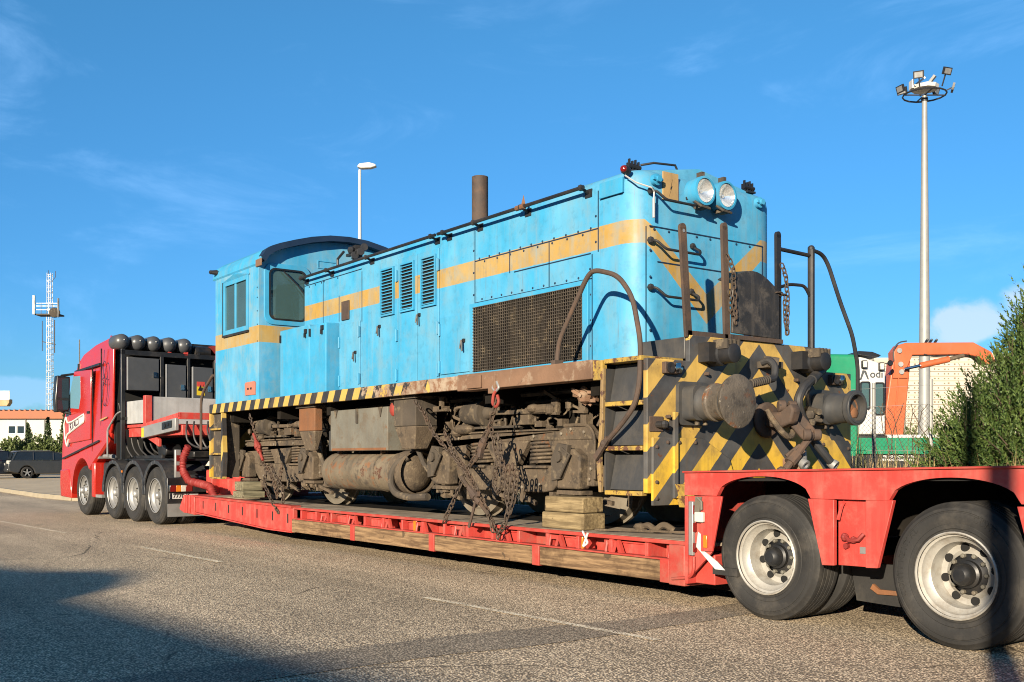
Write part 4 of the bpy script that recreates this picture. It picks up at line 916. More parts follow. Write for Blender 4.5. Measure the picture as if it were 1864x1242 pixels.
    for x in (-.52, .50, 1.66, -1.66):
        lp('brake_shoe', M().prism([(ac + x - .05, 1.3), (ac + x + .03, 1.3), (ac + x + .09, 1.0), (ac + x + .04, .72), (ac + x - .03, .74), (ac + x + .02, 1.0)], 'y', yf + .25, yf + .33), 'dust', f)
    random.seed(int(abs(ac) * 7))
    rg2 = M()
    for k in range(6):
        x = ac - 1.25 + .5 * k; rg2.bar((x, yf + .02, .83), (x + random.uniform(.2, .45), yf + .05, .76 + random.uniform(-.05, .05)), .04, .04); rg2.box(x, x + .06, yf, yf + .08, .74, .86)
    lp('brake_rigging', rg2, 'dust', f, kind='stuff')
    return f
bogie(-9.0, 'bogie'); bogie(-14.85, 'bogie')
# ---- tanks and boxes between the bogies
bt = lp('battery_box', M().box(-12.55, -11.02, 6.30, 6.9, 1.30, 1.835), 'dust_grey', bevel=.008)
lp('hanger', M().prism([(-12.43, 1.835), (-12.38, 1.73), (-12.33, 1.835)], 'y', 6.288, 6.299).box(-11.82, -11.77, 6.285, 6.299, 1.65, 1.835).prism([(-11.24, 1.835), (-11.19, 1.71), (-11.14, 1.835)], 'y', 6.288, 6.299), 'dust_dark', bt)
lp('rust_edge', M().box(-12.5, -11.06, 6.296, 6.3005, 1.305, 1.335), 'rust_orange', bt)
tk = lp('air_reservoir', M().lathe((-12.95, 6.56, 1.03), (1, 0, 0), [(-.04, .0), (-.02, .14), (.06, .225), (.12, .245), (1.95, .245), (2.02, .22), (2.08, .12), (2.10, 0)], 32), 'tank_rust', ang=50)
for x in (-12.62, -11.45): lp('tank_band', M().lathe((x, 6.56, 1.03), (1, 0, 0), [(0, .25), (.045, .25), (.045, .247), (0, .247)], 32, closed=True).box(x - .01, x + .055, 6.50, 6.60, 1.26, 1.33).cyl((x + .02, 6.44, 1.28), (x + .02, 6.52, 1.28), .03, n=8), 'tank_rust', tk)
lp('tank_shroud', M().lathe((-11.05, 6.56, 1.03), (1, 0, 0), [(0, .252), (.10, .27), (.32, .275), (.33, .255), (.1, .25)], 32, caps=False), 'dust', tk, ang=50)
lp('tank_end', M().lathe((-10.93, 6.56, 1.03), (1, 0, 0), [(0, .235), (.10, .235), (.16, .21), (.20, .14), (.215, .001)], 32), 'dust', tk, ang=50)
lp('drain_cock', M().cyl((-12.98, 6.5, .9), (-13.08, 6.5, .9), .045, n=8).cyl((-12.98, 6.5, 1.16), (-13.1, 6.5, 1.16), .03, n=8).box(-13.07, -12.98, 6.46, 6.5, .82, 1.12), 'dust', tk)
lp('drain_hose', M().tube([(-10.74, 6.42, 1.22), (-10.86, 6.30, 1.12), (-10.9, 6.26, .92), (-10.78, 6.26, .78), (-10.5, 6.28, .74), (-10.1, 6.3, .76)], .042, 10, fillet=.14), 'dust_dark', tk)
lp('pipe', M().tube([(-13.4, 6.6, 1.0), (-12.9, 6.6, 1.0)], .03, 8).tube([(-13.4, 6.62, .82), (-12.8, 6.62, .80)], .02, 8), 'dust', tk)
def sandbox(a, mat, dp=.35):
    m = M().box(a - .25, a + .25, 6.25, 6.25 + dp, 1.58, 1.90)
    s = lp('sandbox', m, mat, bevel=.012)
    lp('hopper', M().hexa([(a - .10, 6.28, 1.31), (a + .18, 6.28, 1.31), (a + .18, 6.25 + dp * .7, 1.31), (a - .10, 6.25 + dp * .7, 1.31), (a - .22, 6.24, 1.578), (a + .27, 6.24, 1.578), (a + .27, 6.25 + dp, 1.578), (a - .22, 6.25 + dp, 1.578)]), 'dust', s, bevel=.012)
    lp('lid', M().box(a - .29, a + .29, 6.22, 6.64, 1.90, 1.93), 'dust_dark', s)
    lp('sand_pipe', M().tube([(a + .04, 6.4, 1.33), (a + .1, 6.45, 1.15), (a + .3, 6.6, .8)], .03, 8), 'dust_dark', s)
sandbox(-13.17, 'rust_orange', .12); sandbox(-10.54, 'dust_dark', .3)
m = M().box(-12.90, -12.62, 6.45, 6.8, 1.30, 1.58); lp('valve_box', m, 'grey_panel', bevel=.01)
m = M().cyl((-12.78, 6.5, 1.72), (-12.78, 6.75, 1.72), .13, n=16).cyl((-12.78, 6.42, 1.72), (-12.78, 6.5, 1.72), .07, n=12).box(-12.95, -12.6, 6.5, 6.7, 1.66, 1.72); lp('regulator', m, 'dust', bevel=.005)
m = M().box(-10.98, -10.72, 6.5, 6.8, 1.30, 1.50).cyl((-10.9, 6.45, 1.55), (-10.9, 6.45, 1.85), .03, n=8).cyl((-10.97, 6.5, 1.62), (-10.83, 6.5, 1.62), .055, n=10); lp('valve_box', m, 'dust_dark', bevel=.008)
lp('red_valve', M().ball((-10.92, 6.32, 1.80), .06, 10, (1.2, .6, 1.5)), 'red_strap')
for a in (-8.27, -7.84):
    lp('hose_hanger', M().box(a + .05, a + .15, 6.60, 6.64, 1.66, 1.80).bar((a - .06, 6.61, 1.89), (a + .14, 6.61, 1.80), .04, .03).bar((a - .02, 6.61, 1.665), (a + .15, 6.61, 1.655), .05, .025), 'dust')
random.seed(11)
for _nm, _c in (('rag_bundle', (-7.48, 6.42, 1.80)), ('pipe_cluster', (-16.45, 6.55, 1.76))):
    m = M()
    for k in range(16):
        d = Vector((random.gauss(0, 1), random.gauss(0, 1), random.gauss(0, 1))).normalized(); p = Vector(_c) + d * .07
        m.bar(p, p + d.cross(Vector((.3, .5, .8))) * .11, .05, .03)
    m.ball(_c, .085, 8)
    lp(_nm, m, 'rust_beam' if _nm[0] == 'r' else 'dust_dark')
m = M()
for k in range(14):
    a = -13.0 + k * .23 + random.uniform(-.05, .05)
    if not -12.6 < a < -10.6: continue
m = M().tube([(-13.6, 6.7, 1.88), (-7.1, 6.7, 1.88)], .025, 6).tube([(-16.2, 6.75, 1.80), (-7.1, 6.75, 1.80)], .02, 6)
lp('train_pipe', m, 'dust_dark')
m = M().box(-10.15, -9.95, 6.4, 6.5, 1.74, 1.80).box(-10.02, -9.97, 6.4, 6.44, 1.76, 1.90).cyl((-10.2, 6.45, 1.76), (-9.9, 6.45, 1.76), .025, n=8); lp('cock', m, 'dust')

# ---------------------------------------------------------------- low trailer
TR = thing('low_loader_trailer', 'red low loader trailer with timber side boards carrying the locomotive', 'trailer', (-10, 7.57, 0))
def tp(name, mb, mat, parent=None, **k): return obj(name, mb, mat, parent or TR, **k)
BN, BF = 6.12, 9.02
tp('deck', M().box(-17.9, -5.62, 6.16, 6.86, .505, .53), 'deck_plate')
tp('deck_centre_shade', M().box(-17.9, -5.62, 6.865, 8.98, .49, .529), 'underframe')  # dark sheet standing in for the shade inside the open bed
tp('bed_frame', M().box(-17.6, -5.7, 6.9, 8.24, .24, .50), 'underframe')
tp('belly_shade_beam', M().prism([(-16.6, .24), (-13.4, .115), (-5.75, .11), (-5.75, .20), (-13.4, .20), (-16.6, .30)], 'y', 6.52, 8.62), 'underframe')  # dark beam added to stand in for the shadow strip under the trailer
# solid front length of the side rail with its slots
sr = tp('side_rail', M().prism([(-17.18, .30), (-17.18, .562), (-13.33, .525), (-13.33, .185), (-14.2, .185)], 'y', BN, BN + .07), 'trailer_red', bevel=.008)
tp('rail_flange', M().prism([(-17.18, .552), (-17.18, .582), (-13.33, .545), (-13.33, .515)], 'y', BN - .03, BN + .12), 'trailer_red_worn', sr)
tp('rail_flange', M().prism([(-17.18, .282), (-17.18, .30), (-14.2, .188), (-13.33, .188), (-13.33, .172), (-14.2, .172)], 'y', BN - .03, BN + .12), 'trailer_red', sr)
s0 = None
for a in (-16.82, -16.25, -15.70, -15.14, -14.58, -14.02, -13.5):
    if s0 is None: s0 = tp('slot', M().box(a - .018, a + .018, BN - .003, BN + .002, .37, .50), 'dark_hole', sr)
    else: again(s0, (a + 16.82, 0, -.012 * (a + 16.82) / .56))
nb = tp('front_nose', M().prism([(-17.92, .36), (-17.72, .575), (-17.19, .578), (-17.19, .25), (-17.72, .27), (-17.92, .31)], 'y', 6.10, 6.40), 'trailer_red', bevel=.012)
for a in (-17.68, -17.55, -17.42): tp('nose_rib', M().box(a, a + .05, 6.085, 6.099, .27, .572), 'trailer_red', nb, bevel=.006)
tp('front_beam', M().box(-17.88, -17.25, 6.41, 8.98, .28, .57), 'trailer_red_worn')
tp('deck_front_plate', M().box(-17.18, -16.3, 6.15, 6.9, .535, .575), 'deck_plate', bevel=.006)
# far side
tp('side_rail', M().box(-17.45, -5.7, 8.99, 9.05, .19, .53), 'trailer_red')
# outrigger length: recessed web, ribs and pockets, timber boards in steel straps
web = tp('outrigger_web', M().box(-13.32, -5.9, 6.34, 6.38, .2, .50), 'trailer_red_worn')
tp('deck_edge', M().box(-13.32, -5.88, 6.12, 6.17, .495, .528), 'trailer_red_worn', bevel=.005)
rib0 = None
random.seed(21)
for k in range(17):
    a = -13.1 + k * .45
    if rib0 is None:
        rib0 = tp('outrigger_rib', M().prism([(6.13, .49), (6.34, .49), (6.34, .2), (6.28, .2), (6.13, .36)], 'x', a - .02, a + .02), 'trailer_red', web, bevel=.004)
    else: again(rib0, (k * .45, 0, 0))
pk0 = None
for k in range(8):
    a = -12.87 + k * .9
    if pk0 is None: pk0 = tp('pocket_plate', M().box(a - .18, a + .18, 6.20, 6.23, .30, .46).box(a - .20, a + .20, 6.185, 6.235, .462, .478), 'trailer_red', web, bevel=.005)
    else: again(pk0, (k * .9, 0, 0))
lk0 = None
for k in range(9):
    a = -12.44 + k * .8
    if lk0 is None: lk0 = tp('lashing_ring', M().tube([(a - .06, 6.16, .47), (a - .05, 6.13, .36), (a, 6.12, .32), (a + .05, 6.13, .36), (a + .06, 6.16, .47)], .014, 6, fillet=.04).box(a - .09, a + .09, 6.15, 6.2, .44, .48).bar((a + .08, 6.16, .48), (a + .16, 6.15, .33), .03, .05), 'trailer_red_worn', web)
    else: again(lk0, (k * .8 + random.uniform(-.04, .04), 0, 0))
bx = [-13.30, -11.55, -9.70, -7.83, -6.10]
for k in range(4):
    z0, z1 = .185, .362
    m = M().box(bx[k] + .055, bx[k + 1] - .055, 6.10, 6.17, z0 + random.uniform(-.004, .004), z1 + random.uniform(-.006, .004))
    tp('timber_board', m, 'timber', bevel=.008)
for k in range(5):
    tp('board_strap', M().box(bx[k] - .055, bx[k] + .055, 6.092, 6.18, .178, .368) if k else M().box(bx[0] - .03, bx[0] + .054, 6.10, 6.18, .18, .366), 'trailer_red_worn' if k else 'timber', bevel=.006)
tp('board_rail', M().box(-13.32, -5.95, 6.095, 6.19, .364, .378), 'trailer_red_worn')
for a in (-10.16, -7.25): tp('side_marker', M().box(a - .035, a + .035, 6.16, 6.19, .36, .50), 'orange_lens', bevel=.006)
tp('rope_knot', M().tube([(-7.12, 6.12, .49), (-7.16, 6.11, .55), (-7.08, 6.11, .44), (-7.14, 6.10, .40), (-7.08, 6.11, .53)], .010, 6, fillet=.02), 'white_paint')
tp('end_post', M().box(-6.04, -5.86, 6.08, 6.42, .17, .50), 'trailer_red_worn', bevel=.01)
tp('cross_member', M().box(-5.86, -5.60, 6.15, 9.0, .20, .44), 'trailer_red_worn', bevel=.01)
# ---- rear bogie: side panel with wheel arches
AX = (-5.05, -3.55, -2.05)
PY0, PY1 = 6.05, 6.09
def ztop(a): return 1.10 + (a + 5.83) * .0215
def arch_panel(y0, y1):
    m = M()
    xs = [-5.83]
    for ax in AX: xs += [ax - .44 + .88 * k / 20 for k in range(21)]
    xs += [-1.2]
    def zb(a):
        for ax in AX:
            if abs(a - ax) <= .441: return .915 + .155 * math.sqrt(max(0, 1 - ((a - ax) / .44) ** 2)) + .012 * (a + 5.05) / 1.5
        return .915 + .012 * (a + 5.05) / 1.5
    for p, q in zip(xs, xs[1:]): m.prism([(p, zb(p)), (q, zb(q)), (q, ztop(q)), (p, ztop(p))], 'y', y0, y1)
    return m
pan = tp('side_panel', arch_panel(PY0, PY1), 'trailer_red')
tp('panel_lip', M().prism([(-5.84, 1.085), (-1.19, 1.185), (-1.19, 1.20), (-5.84, 1.10)], 'y', 6.03, 6.14), 'trailer_red_worn', pan, bevel=.004)
for p, q in zip(AX, AX[1:] + (-.55,)):
    c = (p + q) / 2
    ap = tp('apron', M().prism([(c - .34, .918), (c + .34, .93), (c + .20, .465), (c - .20, .455)], 'y', PY0 + .012, PY1 + .02) if False else M().prism([(c - .34, .916), (c - .12, .916), (c - .12, .46), (c - .22, .455)], 'y', PY0 + .004, PY0 + .04).prism([(c + .13, .92), (c + .34, .926), (c + .22, .47), (c + .13, .465)], 'y', PY0 + .004, PY0 + .04).prism([(c - .118, .917), (c + .128, .92), (c + .128, .466), (c - .118, .461)], 'y', PY0 + .05, PY0 + .09), 'trailer_red', bevel=.004)
    tp('hook', M().tube([(c - .06, 6.09, .90), (c - .06, 6.06, .88), (c - .075, 6.055, .82), (c - .085, 6.055, .78)], .013, 6, fillet=.02), 'trailer_red', ap)
    tp('valve', M().ball((c - .05, 6.08, .66), .03, 8).ball((c + .02, 6.08, .645), .026, 8).tube([(c - .06, 6.075, .68), (c, 6.06, .64), (c + .07, 6.06, .65), (c + .10, 6.08, .69)], .015, 6).cyl((c - .04, 6.10, .60), (c - .04, 6.07, .60), .02, n=8), 'canvas_red', ap)
    tp('tag_plate', M().box(c + .06, c + .115, 6.092, 6.0985, .555, .60), 'galv', ap)
    tp('mudguard', M().prism([(c - .30, .45), (c + .30, .45), (c + .34, .25), (c + .1, .16), (c - .25, .17)], 'y', 6.50, 6.53), 'rubber')
    tp('rusty_bracket', M().prism([(c - .12, .27), (c - .06, .235), (c + .30, .25), (c + .30, .275), (c - .05, .27), (c - .1, .305)], 'y', 6.475, 6.498), 'rust_orange')
fa = tp('front_apron', M().prism([(-5.83, .90), (-5.62, .905), (-5.62, .48), (-5.56, .47), (-5.83, .22)], 'y', 6.075, 6.10).prism([(-5.66, .905), (-5.44, .908), (-5.54, .475), (-5.66, .47)], 'y', 6.054, 6.074).box(-5.83, -5.80, 6.05, 6.40, .2, .90), 'trailer_red', bevel=.004)
tp('reflector_strip', M().box(-5.785, -5.735, 6.045, 6.074, .43, .86), 'galv', fa, bevel=.006)
for z in (.50, .66, .80): tp('reflector_patch', M().box(-5.732, -5.718, 6.043, 6.074, z - .04, z + .03), 'red_lens', fa)
tp('front_marker', M().box(-5.70, -5.61, 6.02, 6.054, .70, .78), 'white_lens', fa, bevel=.008)
tp('latch', M().prism([(-5.71, .78), (-5.66, .78), (-5.64, .90), (-5.70, .90)], 'y', 6.035, 6.052).tube([(-5.67, 6.03, .89), (-5.63, 6.03, .86), (-5.63, 6.03, .80)], .012, 6), 'dust_grey', fa)
tp('marker', M().box(-5.625, -5.585, 6.04, 6.053, .50, .60), 'orange_lens', fa, bevel=.005)
tp('guard_plate', M().prism([(-5.70, .62), (-5.63, .58), (-5.63, .47), (-5.50, .40), (-5.42, .34), (-5.52, .34), (-5.72, .50)], 'y', 6.066, 6.0725), 'white_paint', fa)
tp('bumper_strip', M().box(-5.55, -5.30, 6.07, 6.14, .30, .36), 'rubber', fa)
tp('drop_bracket', M().tube([(-5.74, 6.06, .42), (-5.74, 6.06, .30), (-5.80, 6.07, .25), (-6.0, 6.08, .22)], .014, 6, fillet=.04), 'trailer_red_worn', fa)
tp('rear_deck', M().prism([(-5.80, 1.05), (-5.80, 1.098), (-1.2, 1.195), (-1.2, 1.14)], 'y', 6.10, 9.0), 'deck_plate')
tp('rear_chassis', M().box(-5.78, -1.3, 6.95, 8.2, .62, 1.04), 'underframe')
tp('inner_wall', M().box(-5.79, -5.75, 6.12, 9.0, .45, 1.04), 'trailer_red_worn')
tp('side_panel', arch_panel(9.0, 9.05), 'trailer_red')
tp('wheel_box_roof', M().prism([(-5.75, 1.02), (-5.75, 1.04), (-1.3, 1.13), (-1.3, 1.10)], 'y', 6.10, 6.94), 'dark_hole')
# ---- wheels
def tyre_prof(R0, rim, w):
    sh = R0 - .022
    md = (R0 + rim) / 2
    pr = [(.004, rim), (.0, rim + .012), (.006, rim + .022), (.006, rim + .030), (-.002, rim + .036), (-.006, rim + .06), (-.0065, rim + .062), (-.0025, rim + .066), (-.010, md - .012), (-.012, md + .02), (-.0105, sh - .045), (-.006, sh - .042), (-.005, sh - .036), (-.009, sh - .033), (-.005, sh - .015), (.004, sh - .006), (.014, sh), (.028, R0 - .004)]
    g = []
    ng = 4; x0, x1 = .034, w - .034
    for k in range(ng + 1):
        s0 = x0 + (x1 - x0) * k / (ng + 1); s1 = x0 + (x1 - x0) * (k + 1) / (ng + 1)
        g += [(s0 + .004, R0), (s1 - .008, R0)]
        if k < ng: g += [(s1 - .007, R0 - .012), (s1 + .003, R0 - .012)]
    pr += g + [(w - .028, R0 - .004), (w - .014, sh), (w + .006, sh - .03), (w, rim)]
    return pr
def wheel(par, pos, R0, rim, w, side, dish, hole_n, frame='world', rimmat='rim_white', hub='truck_black', nhole=8):
    """side -1: the outer face looks to -y"""
    x, y, z = pos; ax = (0, -side, 0) if False else (0, 1 if side < 0 else -1, 0)
    lc = frame == 'local'
    ty = obj('tyre', M().lathe((x, y, z), ax, tyre_prof(R0, rim, w), 56, caps=False), 'rubber', par, local=lc, ang=28)
    rp = [(-.006, rim - .0), (-.016, rim + .008), (-.012, rim + .016), (.012, rim + .012), (.02, rim - .014), (.05, rim - .022), (.07, rim - .05), (dish * .75, rim - .055), (dish, rim * .76), (dish + .006, rim * .62), (dish - .02, rim * .50)]
    obj('rim', M().lathe((x, y, z), ax, rp, 48, caps=False), rimmat, ty, local=lc, ang=40)
    a3 = Vector(ax); hm = M()
    for k in range(nhole):
        t = 2 * PI * k / nhole + .2; c = Vector((x, y, z)) + Vector((math.cos(t), 0, math.sin(t))) * rim * .655 + a3 * (dish - .004)
        hm.lathe(c, -a3, [(-.012, rim * .105), (.005, rim * .105)], 16)
    obj('hand_hole', hm, 'dark_hole', ty, local=lc, kind='stuff')
    nm = M()
    for k in range(10):
        t = 2 * PI * k / 10; c = Vector((x, y, z)) + Vector((math.cos(t), 0, math.sin(t))) * rim * .46 + a3 * (dish - .012)
        nm.lathe(c, -a3, [(-.02, .016), (.022, .015), (.028, .008)], 6)
    obj('wheel_nut', nm, 'dust_grey', ty, local=lc, kind='stuff')
    obj('hub', M().lathe((x, y, z), ax, [(dish - .14, .001), (dish - .138, .04), (dish - .12, .062), (dish - .10, .068), (dish - .06, .072), (dish - .05, .088), (dish - .02, rim * .34), (dish - .004, rim * .50), (dish + .04, rim * .60)], 28), hub, ty, local=lc)
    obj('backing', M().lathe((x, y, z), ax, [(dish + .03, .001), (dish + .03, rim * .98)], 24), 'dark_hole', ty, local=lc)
    return ty
for ax in AX:
    wheel(TR, (ax, 6.10, .465), .465, .262, .275, -1, .17, 8)
    obj('inner_tyre', M().lathe((ax, 6.43, .465), (0, 1, 0), tyre_prof(.465, .25, .27), 48), 'rubber', TR, ang=28)
    obj('inner_tyre', M().lathe((ax, 8.46, .465), (0, 1, 0), tyre_prof(.465, .25, .27), 40), 'rubber', TR, ang=28)
    obj('inner_tyre', M().lathe((ax, 8.75, .465), (0, 1, 0), tyre_prof(.465, .25, .27), 40), 'rubber', TR, ang=28)
    tp('axle', M().cyl((ax, 6.3, .465), (ax, 8.9, .465), .07, n=12).box(ax - .15, ax + .15, 6.72, 6.84, .4, .8), 'underframe')
# raised lettering on the second tyre's sidewall
def sidewall_text(ax, body, start, size, rad):
    ty = [o for o in TR.children if o.name.startswith('tyre')][AX.index(ax)]
    step = size * .78 / rad
    for k, ch in enumerate(body):
        t = start - k * step
        fr = FR[TR.name]
        c = Vector((ax + rad * math.cos(t), 6.0885, .465 + rad * math.sin(t)))
        M4 = fr.inverted() @ Matrix.Translation(c) @ Matrix.Rotation(-(t - PI / 2), 4, 'Y') @ Matrix.Rotation(PI / 2, 4, 'X')
        text_mesh('raised_letter', ch, size, 'rubber', ty, M4, .004)
sidewall_text(-3.55, 'CONTINENTAL', R(205), .055, .365)
sidewall_text(-3.55, 'CONTI', R(72), .055, .365)
# ---- gooseneck over the tractor
TF = Matrix.Translation((-19.0, 6.0, 0)) @ Matrix.Rotation(R(3), 4, 'Z')
def tl(m):        # tractor frame -> world
    m.v = [tuple(TF @ Vector(p)) for p in m.v]; return m
gk = tp('gooseneck_platform', tl(M().box(-2.0, -.86, .18, 2.35, 1.80, 1.86).box(-2.0, .78, .22, 2.3, 1.62, 1.80)), 'trailer_red', bevel=.01)
tp('side_board', tl(M().box(-1.95, -1.0, .17, .20, 1.88, 2.32)), 'alu_board', gk, bevel=.006)
tp('rear_board', tl(M().box(-.90, -.87, .30, 2.35, 1.87, 2.38)), 'alu_board', gk, bevel=.006)
tp('corner_post', tl(M().box(-.98, -.85, .155, .29, 1.66, 2.40)), 'trailer_red', gk, bevel=.01)
tp('front_post', tl(M().box(-2.02, -1.955, .155, .25, 1.78, 2.33)), 'trailer_red', gk, bevel=.008)
tp('platform_edge', tl(M().prism([(-.98, 1.80), (.80, 1.93), (.80, 2.02), (-.98, 1.86)], 'y', .15, .24)), 'trailer_red', gk, bevel=.006)
tp('rear_edge', tl(M().box(.74, .80, .15, 2.3, 1.90, 2.02)), 'trailer_red', gk, bevel=.006)
tp('lower_skirt', tl(M().prism([(-2.0, 1.78), (-.95, 1.60), (-.3, 1.42), (-.3, 1.56), (-.9, 1.78)], 'y', .20, .26)), 'trailer_red', gk, bevel=.008)
tb = tp('toolbox', tl(M().prism([(-.92, 1.58), (.74, 1.70), (.74, 1.92), (-.92, 1.80)], 'y', .10, .17)), 'galv', gk, bevel=.01)
tp('toolbox_sticker', tl(M().prism([(-.90, 1.60), (-.78, 1.61), (-.78, 1.78), (-.90, 1.77)], 'y', .096, .0995)), 'yellow_sticker', gk)
tp('control_panel', tl(M().prism([(.15, 1.72), (.60, 1.755), (.60, 1.88), (.15, 1.85)], 'y', .085, .0995).cyl((.30, .07, 1.79), (.30, .09, 1.79), .04, n=10).cyl((.45, .07, 1.81), (.45, .09, 1.81), .03, n=10)), 'truck_black', gk)
nk = tp('gooseneck_arm', tl(M().prism([(.78, 1.95), (1.9, 1.75), (2.2, .75), (1.5, .70), (1.3, 1.40), (.5, 1.62)], 'y', .85, 1.1).prism([(.78, 1.95), (1.9, 1.75), (2.2, .75), (1.5, .70), (1.3, 1.40), (.5, 1.62)], 'y', 1.5, 1.75).box(.8, 1.9, 1.1, 1.5, 1.5, 1.75)), 'trailer_red', bevel=.015)
tp('gooseneck_foot', tl(M().box(1.1, 2.3, .75, 1.9, .55, .85).box(.9, 1.15, .6, .95, .58, 1.0)), 'trailer_red', bevel=.02)
random.seed(31)
for k in range(5):
    x = .74 + k * .07; y = .32 + k * .1
    pts = [(x, y, 1.86), (x + .10, y - .06, 1.70), (x + .14 + .03 * k, y - .06, 1.52), (x + .28, y, 1.42 - .03 * k), (x + .6, y + .1, 1.36), (x + .85, y + .2, 1.55)]
    tp('air_line', tl(M().tube(pts, .018, 6, fillet=.1)), 'rubber_hose')
tube = M(); pts = [(.95, .25, 1.40), (.80, .22, 1.20), (.80, .22, .98), (1.02, .24, .80), (1.4, .3, .76), (1.75, .32, .72), (1.95, .3, .55)]
tube.tube(pts, .055, 12, fillet=.14)
hs_ = tp('hose_sleeve', tl(tube), 'canvas_red')
wr_ = M(); P_ = [Vector(p) for p in pts]
for p, d in chain_pts(P_, .05):
    q = Vector((random.uniform(-.3, .3), random.uniform(-.3, .3), random.uniform(-.3, .3)))
    wr_.lathe(p, d + q * .5, [(-.025, .045), (0, .072), (.02, .045)], 10)
tp('sleeve_fold', tl(wr_), 'canvas_red', hs_, kind='stuff')

# ---------------------------------------------------------------- tractor unit
TK = thing('tractor_truck', 'red four-axle heavy tractor truck with grey cabinets behind its cab', 'truck', (-19.0, 6.0, 0), R(3))
def kp_(name, mb, mat, parent=None, **k): return obj(name, mb, mat, parent or TK, local=True, **k)
WD = 2.5
# cab: profile swept across, narrower at the top
cp = [(-5.50, .42), (-5.58, .62), (-5.57, 1.0), (-5.52, 1.45), (-5.40, 2.08), (-5.10, 2.75), (-4.88, 3.0), (-4.72, 3.28), (-4.35, 3.46), (-3.6, 3.60), (-2.75, 3.67), (-2.42, 3.67), (-2.36, 3.61), (-2.34, 1.85), (-2.40, 1.66), (-2.55, 1.52), (-3.15, 1.22), (-3.40, 1.10)]
arch = [(-4.15 + .64 * math.cos(R(t)), .54 + .64 * math.sin(R(t))) for t in (40, 55, 70, 85, 100, 115, 130, 145, 160, 175)]
poly = cp + arch + [(-4.82, .42)]
m = M(); n = len(poly)
def inset(p): return .02 + (.10 * max(0, (p[1] - 2.1) / 1.5)) + (.06 if p[0] < -5.3 else 0)
vs = []
for y, k in ((0, 1.0), (.05, .0), (WD - .05, .0), (WD, 1.0)):
    for p in poly:
        i = inset(p) if p[1] > 2.1 else 0
        yy = (y + i) if y < 1 else (y - i)
        c = Vector((-3.9, 2.0)); q = Vector(p) + ((c - Vector(p)).normalized() * .035 if k else Vector((0, 0)))
        vs.append((q.x, yy, q.y - (.16 * min(1, max(0, (q.y - 3.2) / .3)) if y > 1 else 0)))
fs = [tuple(range(n))[::-1], tuple(3 * n + i for i in range(n))]
for r in range(3): fs += [(r * n + i, r * n + (i + 1) % n, (r + 1) * n + (i + 1) % n, (r + 1) * n + i) for i in range(n)]
m.add(vs, fs)
cab = kp_('cab', m, 'truck_red', ang=30)
kp_('rear_fairing', M().prism([(-2.36, 1.70), (-2.30, 1.80), (-2.22, 2.0), (-2.16, 3.45), (-2.22, 3.62), (-2.36, 3.66)], 'y', .0, .05).prism([(-2.36, 1.70), (-2.30, 1.80), (-2.22, 2.0), (-2.16, 3.45), (-2.22, 3.62), (-2.36, 3.66)], 'y', WD - .05, WD), 'truck_red', cab, bevel=.015)
kp_('cab_back', M().box(-2.36, -2.30, .08, WD - .08, 1.5, 3.6), 'truck_black', cab)
def side(poly, y0, y1): return M().prism(poly, 'y', y0, y1)
kp_('side_seam', M().box(-3.02, -3.0, .03, .055, 1.3, 3.45), 'truck_black', cab)
kp_('door', side([(-5.32, 1.52), (-3.55, 1.60), (-3.50, 3.05), (-4.62, 3.08), (-5.02, 2.45), (-5.34, 2.0)], -.012, .03), 'truck_red', cab, bevel=.012)
kp_('door_seam', M().box(-3.495, -3.482, .004, .03, 1.35, 3.1), 'truck_black', cab)
kp_('visor_seam', M().bar((-4.72, .045, 3.08), (-3.1, .05, 3.14), .04, .045), 'truck_black', cab)
kp_('step_recess', M().bar((-5.42, -.012, 1.20), (-3.0, -.012, 1.56), .03, .035), 'truck_black', cab)
kp_('side_window', side([(-4.98, 2.30), (-4.30, 2.26), (-4.18, 2.50), (-4.20, 2.96), (-4.66, 2.98), (-4.94, 2.55)], -.018, .0), 'truck_glass_sky', cab, bevel=.006)
kp_('windscreen', M().hexa([(-5.42, .1, 2.12), (-5.42, 2.4, 2.12), (-5.38, 2.4, 2.12), (-5.38, .1, 2.12), (-4.92, .16, 2.98), (-4.92, 2.34, 2.98), (-4.88, 2.34, 2.98), (-4.88, .16, 2.98)]), 'car_glass', cab)
kp_('door_handle', M().box(-3.72, -3.56, -.03, -.01, 2.14, 2.19), 'truck_black', cab)
kp_('bumper', M().prism([(-5.56, .36), (-5.62, .62), (-5.60, .95), (-5.0, .97), (-4.86, .62), (-4.80, .34)], 'y', -.015, .20).box(-5.60, -5.5, .2, 2.3, .36, .9), 'truck_red', cab, bevel=.02)
kp_('step_panel', M().box(-3.50, -3.30, .0, .25, .40, 1.12), 'truck_red', cab, bevel=.02)
mr_ = kp_('mirror', M().prism([(-.32, 2.20), (-.04, 2.24), (-.02, 2.98), (-.30, 3.0), (-.34, 2.5)], 'x', -5.05, -4.84).bar((-4.95, -.2, 3.0), (-4.75, .15, 3.06), .06, .05).bar((-4.95, -.2, 2.24), (-4.8, .1, 2.15), .07, .07), 'plastic_black', cab, bevel=.03)
kp_('mirror_glass', M().box(-4.839, -4.835, -.29, -.06, 2.52, 2.94), 'car_glass', mr_)
kp_('mirror_glass', M().box(-4.839, -4.835, -.29, -.07, 2.26, 2.46), 'car_glass', mr_)
kp_('aerial', M().tube([(-4.62, .1, 3.2), (-4.62, .1, 3.78)], .014, 6).cyl((-4.62, .1, 3.1), (-4.62, .1, 3.25), .04, n=8), 'plastic_black', cab)
